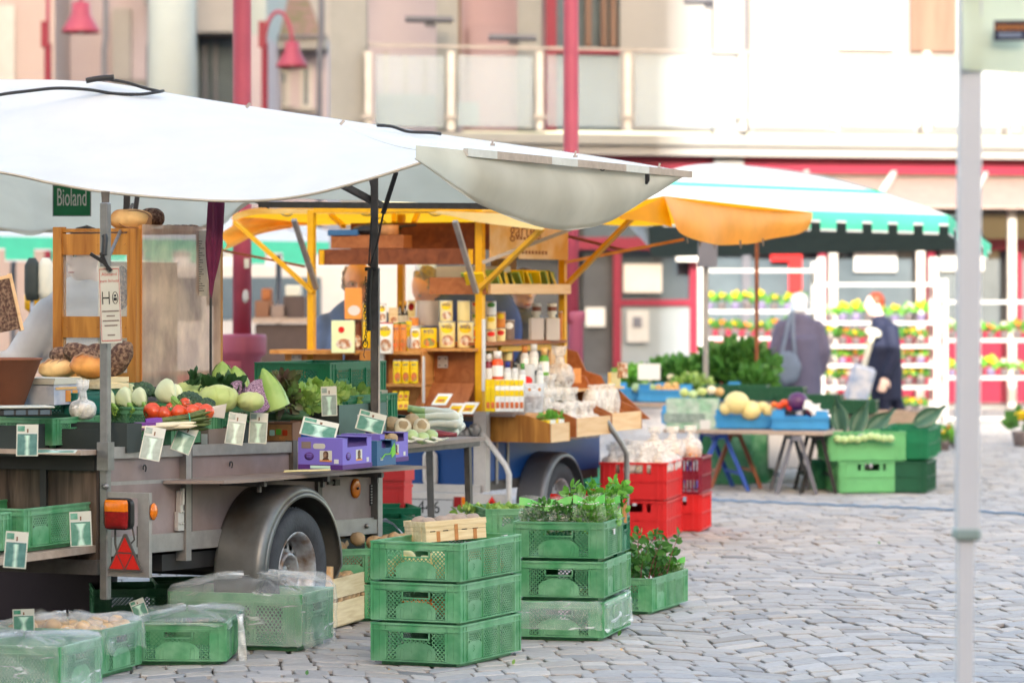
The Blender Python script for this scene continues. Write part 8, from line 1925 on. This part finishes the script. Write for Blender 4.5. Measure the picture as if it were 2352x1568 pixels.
# far teal umbrella stall behind the yellow one, and things under it
fu = thing('far_umbrella', 'white umbrella with teal scalloped valance far behind the bread cabinet', 'umbrella'); pk = P(300, 470, 35.); fl, fr_, bl, br = P(-200, 540, 33.), P(756, 556, 33.), P(-200, 520, 38.), P(756, 530, 38.)
uc = fu; uq(fl, fr_).build('front_panel', ['stripe_white', 'stripe_white'], uc); uq(fr_, br).build('side_panel', ['stripe_white', 'stripe_white'], uc); scallop(fl, fr_, 9, .22, 'scalloped_edge')
MB().tube([P(640, 900, 34), P(640, 540, 34)], .03, 8).build('pole', 'pipe_grey', fu); MB().tube([P(30, 900, 34), P(30, 540, 34)], .03, 8).build('pole', 'pipe_grey', fu)
ft = thing('far_counter', 'dim brown market counter with a light edge behind the mauve column', 'counter', P(580, 0, 31)); ft.location.z = 0
MB().box((0, 0, zy(742, 31)), (.62, .5, zy(730, 31))).build('counter_top', 'board_edge', ft); MB().box((.02, .05, .0), (.6, .45, zy(745, 31))).build('counter_front', 'ply_dark', ft)
for i, (u0, u1, v0, v1, m) in enumerate(((585, 625, 690, 730, 'carton_brown'), (615, 660, 700, 730, 'carton_grey'), (650, 700, 680, 730, 'ply_dark'), (600, 622, 662, 690, 'brown_board'), (655, 690, 655, 680, 'cream_card'))): 
    a, b = P(u0, v1, 31.2), P(u1, v0, 31.2); o = MB().cbox((a.x, 31.2, a.z), (b.x, 31.5, b.z), .01).build('market_box', m); tag(o, ('brown box left on the dim far counter', 'grey box in the middle of the dim far counter', 'dark box right on the dim far counter', 'small orange brown box stacked on the far counter', 'cream coloured box stacked on the far counter')[i], 'box')
o = MB().cbox((-.35, 0, 0), (.35, .3, .7), .02).build('dark_bin', 'mauve_paint'); o.location = P(560, 0, 33); tag(o, 'dark bin under the far umbrella beside the mauve column', 'bin'); o.location.z = 0
fv = thing('parked_van', 'white delivery van parked behind the far umbrella', 'van', P(640, 0, 40)); fv.location.z = 0
MB().cbox((-2.2, 0, .35), (1.6, 2, 1.95), .12).build('body', 'canister', fv); MB().box((-1.9, -.012, 1.2), (-.9, 0, 1.7)).box((-.7, -.012, 1.2), (.5, 0, 1.7)).build('window', 'window_glass', fv)
for x in (-1.5, 1.): MB().lathe([(.02, -.1), (.32, -.1), (.34, 0), (.32, .1), (.02, .1)], 24, look((x, .05, .34), (0, -1, 0))).build('wheel', 'rubber', fv)
for lab, u, v0, v1, m in (('dark bristle broom head hanging at far left', 74, 590, 690, 'carton_dark'), ('white broom head hanging beside the dark one', 105, 596, 690, 'cream_card')):
    t = thing('hanging_broom', lab, 'broom', P(u, v1, 20), 0, 'brooms hanging at far left'); k2 = 20/F; MB().lathe([(14*k2, 0), (18*k2, 20*k2), (18*k2, 80*k2), (8*k2, 98*k2)], 18).build('bristles', m, t); MB().tube([(0, 0, -.3), (0, 0, .02)], .012, 8).build('handle', 'sack_cloth', t)
for i, (u, v) in enumerate(((78, 705), (100, 770))): o = MB().lathe([(.03, 0), (.055, .02), (.06, .1), (.05, .11)], 16).build('yellow_bucket', 'yellow_paint'); o.location = P(u, v+12, 20.5); tag(o, ('small yellow bucket hanging under the dark broom', 'yellow bucket lower left behind the white sleeve')[i], 'bucket')
sb = thing('seed_board', 'brown seed covered board in a pale frame tilted at the left edge', 'board', P(18, 760, 15.2), R(30), rx=R(-8), ry=R(-10)); MB().box((-.12, 0, 0), (.06, .015, .23)).build('seed_panel', 'bread_dark', sb); MB().box((.06, -.004, -.01), (.075, .02, .25)).box((-.12, -.004, .23), (.06, .02, .245)).build('board_frame', 'pine_light', sb)
o = MB().cbox((-.3, 0, 0), (.12, .3, .75), .01).build('red_bin', 'crate_red'); o.location = P(497, 0, 24.5); o.location.z = .2; tag(o, 'red bin between the bread cabinet and the mauve column', 'bin')
# ------------------------------------------------------------------ shoppers
hz = zy(696, 35.); pl_ = thing('person', 'shopper in lavender coat and pale knitted hat seen from behind', 'person', P(1836, 0, 35)); pl_.location.z = 0
mb, M = head(pl_, (0, 0, hz-.03), R(180), 0, 'skin_pale'); fuse(mb, 'head_skin', 'skin_pale', pl_, .012); face_bits(pl_, M)
mb = MB(); mb.blob((0, -.0, .045), (.098, .112, .095), .05, 8, 14, M=M); mb.blob((0, .05, -.02), (.085, .075, .06), .05, 8, 10, M=M); mb.build('knitted_hat', 'knit_white', pl_)
mb = MB(); mb.blob((0, 0, hz-.42), (.22, .15, .28), 0, 1, 14); mb.blob((0, 0, hz-.2), (.16, .11, .09), 0, 1, 10); mb.tube([(0, 0, hz-.35), (0, .0, hz-.65), (.0, .0, hz-.98)], [.2, .22, .235], 18); mb.tube([(0, .0, hz-.2), (0, 0, hz-.1)], .085, 12)
limb(mb, [(-.18, 0, hz-.25), (-.25, -.0, hz-.5), (-.22, .04, hz-.72)], [.085, .075, .06]); limb(mb, [(.18, 0, hz-.25), (.26, -.0, hz-.5), (.22, .06, hz-.7)], [.085, .075, .06]); fuse(mb, 'coat', 'cloth_lavender', pl_, .02)
mb = MB(); limb(mb, [(-.09, 0, hz-.95), (-.09, 0, .5), (-.09, .01, .08)], [.1, .08, .055]); limb(mb, [(.09, 0, hz-.95), (.09, .02, .5), (.1, .02, .08)], [.1, .08, .055]); mb.blob((-.09, .06, .045), (.05, .12, .045), 0, 1, 8); mb.blob((.1, .06, .045), (.05, .12, .045), 0, 1, 8); fuse(mb, 'trousers', 'cloth_black', pl_, .02)
mb = MB(); hand(mb, (-.22, .05, hz-.75), (.1, .3, -1), (1, 0, 0)); hand(mb, (.22, .07, hz-.73), (0, .4, -1), (1, 0, 0)); fuse(mb, 'hands', 'skin_pale', pl_, .007)
sb2 = thing('shoulder_bag', 'dark slouchy shoulder bag hanging on the lavender coat', 'bag', P(1808, 872, 34.75))
MB().blob((0, 0, .12), (.14, .05, .17), .15, 3, 12).build('bag_body', 'cloth_slate', sb2); mb = MB(); mb.tube([(-.06, .0, .25), (-.0, .02, .5), (.06, .1, .78)], .018, 6); mb.tube([(.08, .0, .25), (.06, .02, .5), (.07, .1, .78)], .018, 6); mb.build('strap', 'cloth_slate', sb2)
hz = zy(702, 36.); pn = thing('person', 'red haired woman in a navy coat walking left past the flower racks', 'person', P(2030, 0, 36)); pn.location.z = 0
mb, M = head(pn, (-.1, -.02, hz), R(-70), R(14), 'skin_pale', 1.); fuse(mb, 'head_skin', 'skin_pale', pn, .012); face_bits(pn, M)
mb = MB(); mb.blob((0, .03, .045), (.09, .096, .095), .12, 5, 14, M=M); mb.build('hair', 'hair_red', pn)
mb = MB(); mb.blob((.0, 0, hz-.42), (.17, .19, .3), 0, 1, 14); mb.blob((-.02, 0, hz-.2), (.12, .16, .09), 0, 1, 10); mb.tube([(.0, 0, hz-.4), (.02, .0, hz-.7), (.03, .0, hz-1.0)], [.17, .18, .17], 18); mb.tube([(-.03, .0, hz-.2), (-.08, 0, hz-.1)], .07, 12)
limb(mb, [(.06, -.17, hz-.25), (.1, -.2, hz-.52), (.0, -.22, hz-.72)], [.085, .07, .055]); limb(mb, [(-.02, .18, hz-.25), (-.08, .2, hz-.5), (-.22, .16, hz-.66)], [.08, .07, .055]); fuse(mb, 'coat', 'cloth_navy', pn, .02)
mb = MB(); limb(mb, [(-.02, -.08, hz-.95), (-.06, -.08, .5), (.06, -.08, .08)], [.11, .085, .055]); limb(mb, [(.06, .09, hz-.95), (.1, .09, .5), (.24, .09, .1)], [.11, .085, .055]); mb.blob((.0, -.08, .045), (.12, .05, .045), 0, 1, 8); mb.blob((.18, .09, .06), (.12, .05, .045), 0, 1, 8); fuse(mb, 'trousers', 'cloth_navy', pn, .02)
mb = MB(); hand(mb, (-.01, -.23, hz-.75), (-.3, -.2, -1), (0, 1, 0), 1.1); hand(mb, (-.24, .15, hz-.67), (-.8, -.2, -.4), (0, 1, 0)); fuse(mb, 'hands', 'skin_pale', pn, .007)
tc_ = thing('shopping_trolley', 'grey shopping trolley bag tilted before the woman in navy', 'trolley', P(1962, 925, 35.6), R(0), ry=R(16)); MB().cbox((-.12, -.12, 0), (.12, .12, .4), .03).build('bag_body', 'sack_cloth', tc_); MB().tube([(0, .1, .4), (0, .1, .75)], .03, 8).blob((0, .1, .76), (.09, .05, .05), 0, 1, 8).build('handle', 'cream_card', tc_)
# ------------------------------------------------------------------ flower racks
mat('petal_yellow', c(250, 214, 40, .9), .5, var=.12, transl=.3); mat('petal_orange', c(244, 150, 50, .9), .5, var=.15, transl=.3); mat('petal_white', (.6, .58, .5), .5, transl=.3); mat('petal_pink', c(214, 90, 140, .85), .5, var=.2, transl=.3); mat('pot_white', c(120, 112, 116, .8), .5); mat('pot_lilac', c(150, 140, 180, .7), .5)
def potted(name, label, m, pm_, h, tall):
    t = thing(name, label, 'potted flower'); r_ = random.Random(len(label)); MB().lathe([(.04, 0), (.055, .08), (.058, .085), (.05, .085)], 14).build('pot', pm_, t)
    leafcards(MB(), 26, (0, 0, .12), (.06, .06, .04), .07, .8, rndm=r_).build('leaves', 'leaf_bright' if tall else 'leaf', t); mb = MB()
    for i in range(14 if not tall else 10): mb.blob((r_.gauss(0, .032), r_.gauss(0, .032), .15+r_.uniform(0, h)), (.02, .02, .016 if not tall else .03), .3, 5, 4)
    mb.build('blossoms', m, t); return t
PF = [potted('potted_flower', '', 'petal_yellow', 'pot_lilac', .1, True), potted('potted_flower', '', 'petal_orange', 'pot_white', .04, False), potted('potted_flower', '', 'petal_white', 'pot_white', .08, True), potted('potted_flower', '', 'petal_yellow', 'pot_white', .04, False)]
used = set()
YR = 40.3
def rack(label, u0, u1, vtop, shelves, Y):
    t = thing('flower_rack', label, 'rack', P((u0+u1)/2, 0, Y), 0, 'white flower racks'); t.location.z = 0; k = Y/F; hw = (u1-u0)/2*k; zt_ = zy(vtop, Y)
    for x in (-hw, hw):
        for y in (0, .5): MB().box((x-.022, y-.022, 0), (x+.022, y+.022, zt_)).build('upright', 'white_paint', t)
    for v, fl in shelves:
        z = zy(v, Y); MB().box((-hw, -.03, z-.036), (hw, .53, z)).build('shelf', 'white_paint', t)
        if fl is None: continue
        n = int(2*hw/.155); nm = label.split(' ')[0]
        for i in range(n):
            q = fl[(i*7+n) % len(fl)]; lab = {0: 'yellow spring flower in a lilac pot', 1: 'orange primrose in a white pot', 2: 'white hyacinth in a white pot', 3: 'low yellow primrose in a white pot'}[q]+' on the '+label.split(',')[0]
            p = Vector((t.location.x-hw+.09+i*.155, Y+.1+.05*(i % 2), z)); g_ = 'potted flowers on the '+label.split(',')[0]
            if q in used: o = dup(PF[q], lab, p, i*1.3, g_, 1+.12*math.sin(i*5+z*9))
            else: o = PF[q]; used.add(q); o['label'] = lab; o['group'] = g_; o.location = p
            if q in (0, 2): o['label'] = lab
rack('left white rack, behind the lavender coat', 1612, 1876, 600, ((618, None), (712, (0, 3)), (774, (3, 1)), (842, (1, 2)), (925, None)), YR)
rack('middle white rack, behind the woman in navy', 1890, 2150, 590, ((650, None), (738, (0, 0, 2)), (792, (3, 1)), (836, (1, 0)), (886, (3,)), (950, (3, 1))), YR)
rack('right white rack, behind the tent leg', 2172, 2440, 640, ((690, None), (778, (2, 1)), (864, (2, 2, 0)), (958, None)), YR)
for i in range(9): o = dup(PF[(1, 2, 3)[i % 3]], ('small flowers on the paving by the crate tower', 'small flowers on the paving by the crate tower', 'small flowers on the paving by the crate tower')[i % 3], G(2105+13*i, 1022+6*(i % 3)), i, 'flowers on the paving by the tower'); o['label'] = ('orange', 'white', 'yellow')[i % 3]+' small flowers on the paving by the crate tower'; o['group'] = ('orange', 'white', 'yellow')[i % 3]+' flowers on the paving'
o = dup(PF[3], 'potted yellow flower alone at the right edge of the square', G(2346, 1025), 0, None, 1.8)
if 'group' in o: del o['group']
# ------------------------------------------------------------------ pop-up tent at the right edge
pt = thing('popup_tent', 'corner leg and pale green valance of a pop up tent at the right edge', 'tent', P(2216, 0, 8.6)); pt.location.z = 0; k = 8.6/F
mat('tent_leg', c(226, 228, 236, .8), .4, .1, var=.03); mat('tent_cloth', c(236, 246, 222, .97), .7, var=.05, transl=.3); mat('collar_grey', c(150, 170, 168, .8), .5)
zj = zy(1225, 8.6); lean = 1.
mb = MB(); w2 = 26*k; mb.cbox((-w2+.0, -w2, zj), (w2, w2, 2.4), .004); mb.build('upper_leg', 'tent_leg', pt)
mb = MB(); w3 = 19*k; mb.cbox((-w3-.004, -w3, 0), (w3-.004, w3, zj), .003); mb.build('lower_leg', 'tent_leg', pt)
mb = MB(); mb.cbox((-w2-.006, -w2-.004, zj-.016), (w2+.003, w2+.004, zj+.016), .006); mb.build('collar', 'collar_grey', pt)
mb = MB(); mb.cbox((-.05, -.05, 0), (.05, .05, .008), .002); mb.build('foot_plate', 'alu', pt)
pt.rotation_euler.y = R(.35)
x0 = -24*k; mb = MB(); zt_, zb_ = 2.5, zy(160, 8.55)
mb.grid(lambda u, v: (x0+1.6*u, -.05+.3*u-.01*math.sin(v*12)*(1-v)+.012*math.sin(u*21), lerp(zb_-.06*u-.02*u*(1-u), zt_, v)), 30, 12); vl = mb.build('valance', 'tent_cloth', pt)
xa, xb = (2262-2216)*k, (2340-2216)*k; za, zb2 = zy(92, 8.5), zy(45, 8.5); M = frame((xa, -.068, za), (1, .19, .03), (0, 0, 1), (0, -1, 0)); W_, H_ = xb-xa, zb2-za
lab = MB().box((0, 0, 0), (W_, H_, .001), M).build('maker_label', 'ink_blue', pt); mat('label_dark', c(40, 40, 66, .8), .5); lab.data.materials[0] = gm('label_dark')
mb = MB()
for i in range(8):
    x = W_*(.06+.115*i); mb.box((x, H_*.5, .001), (x+W_*.03, H_*.82, .002), M); mb.box((x+W_*.05, H_*.52, .001), (x+W_*.075, H_*.78, .002), M)
mb.build('label_lettering', 'tin_orange', lab); mb = MB()
for i in range(10): x = W_*(.14+.072*i); mb.box((x, H_*.16, .001), (x+W_*.045, H_*.4, .002), M)
mb.build('label_lettering', 'sack_cloth', lab)
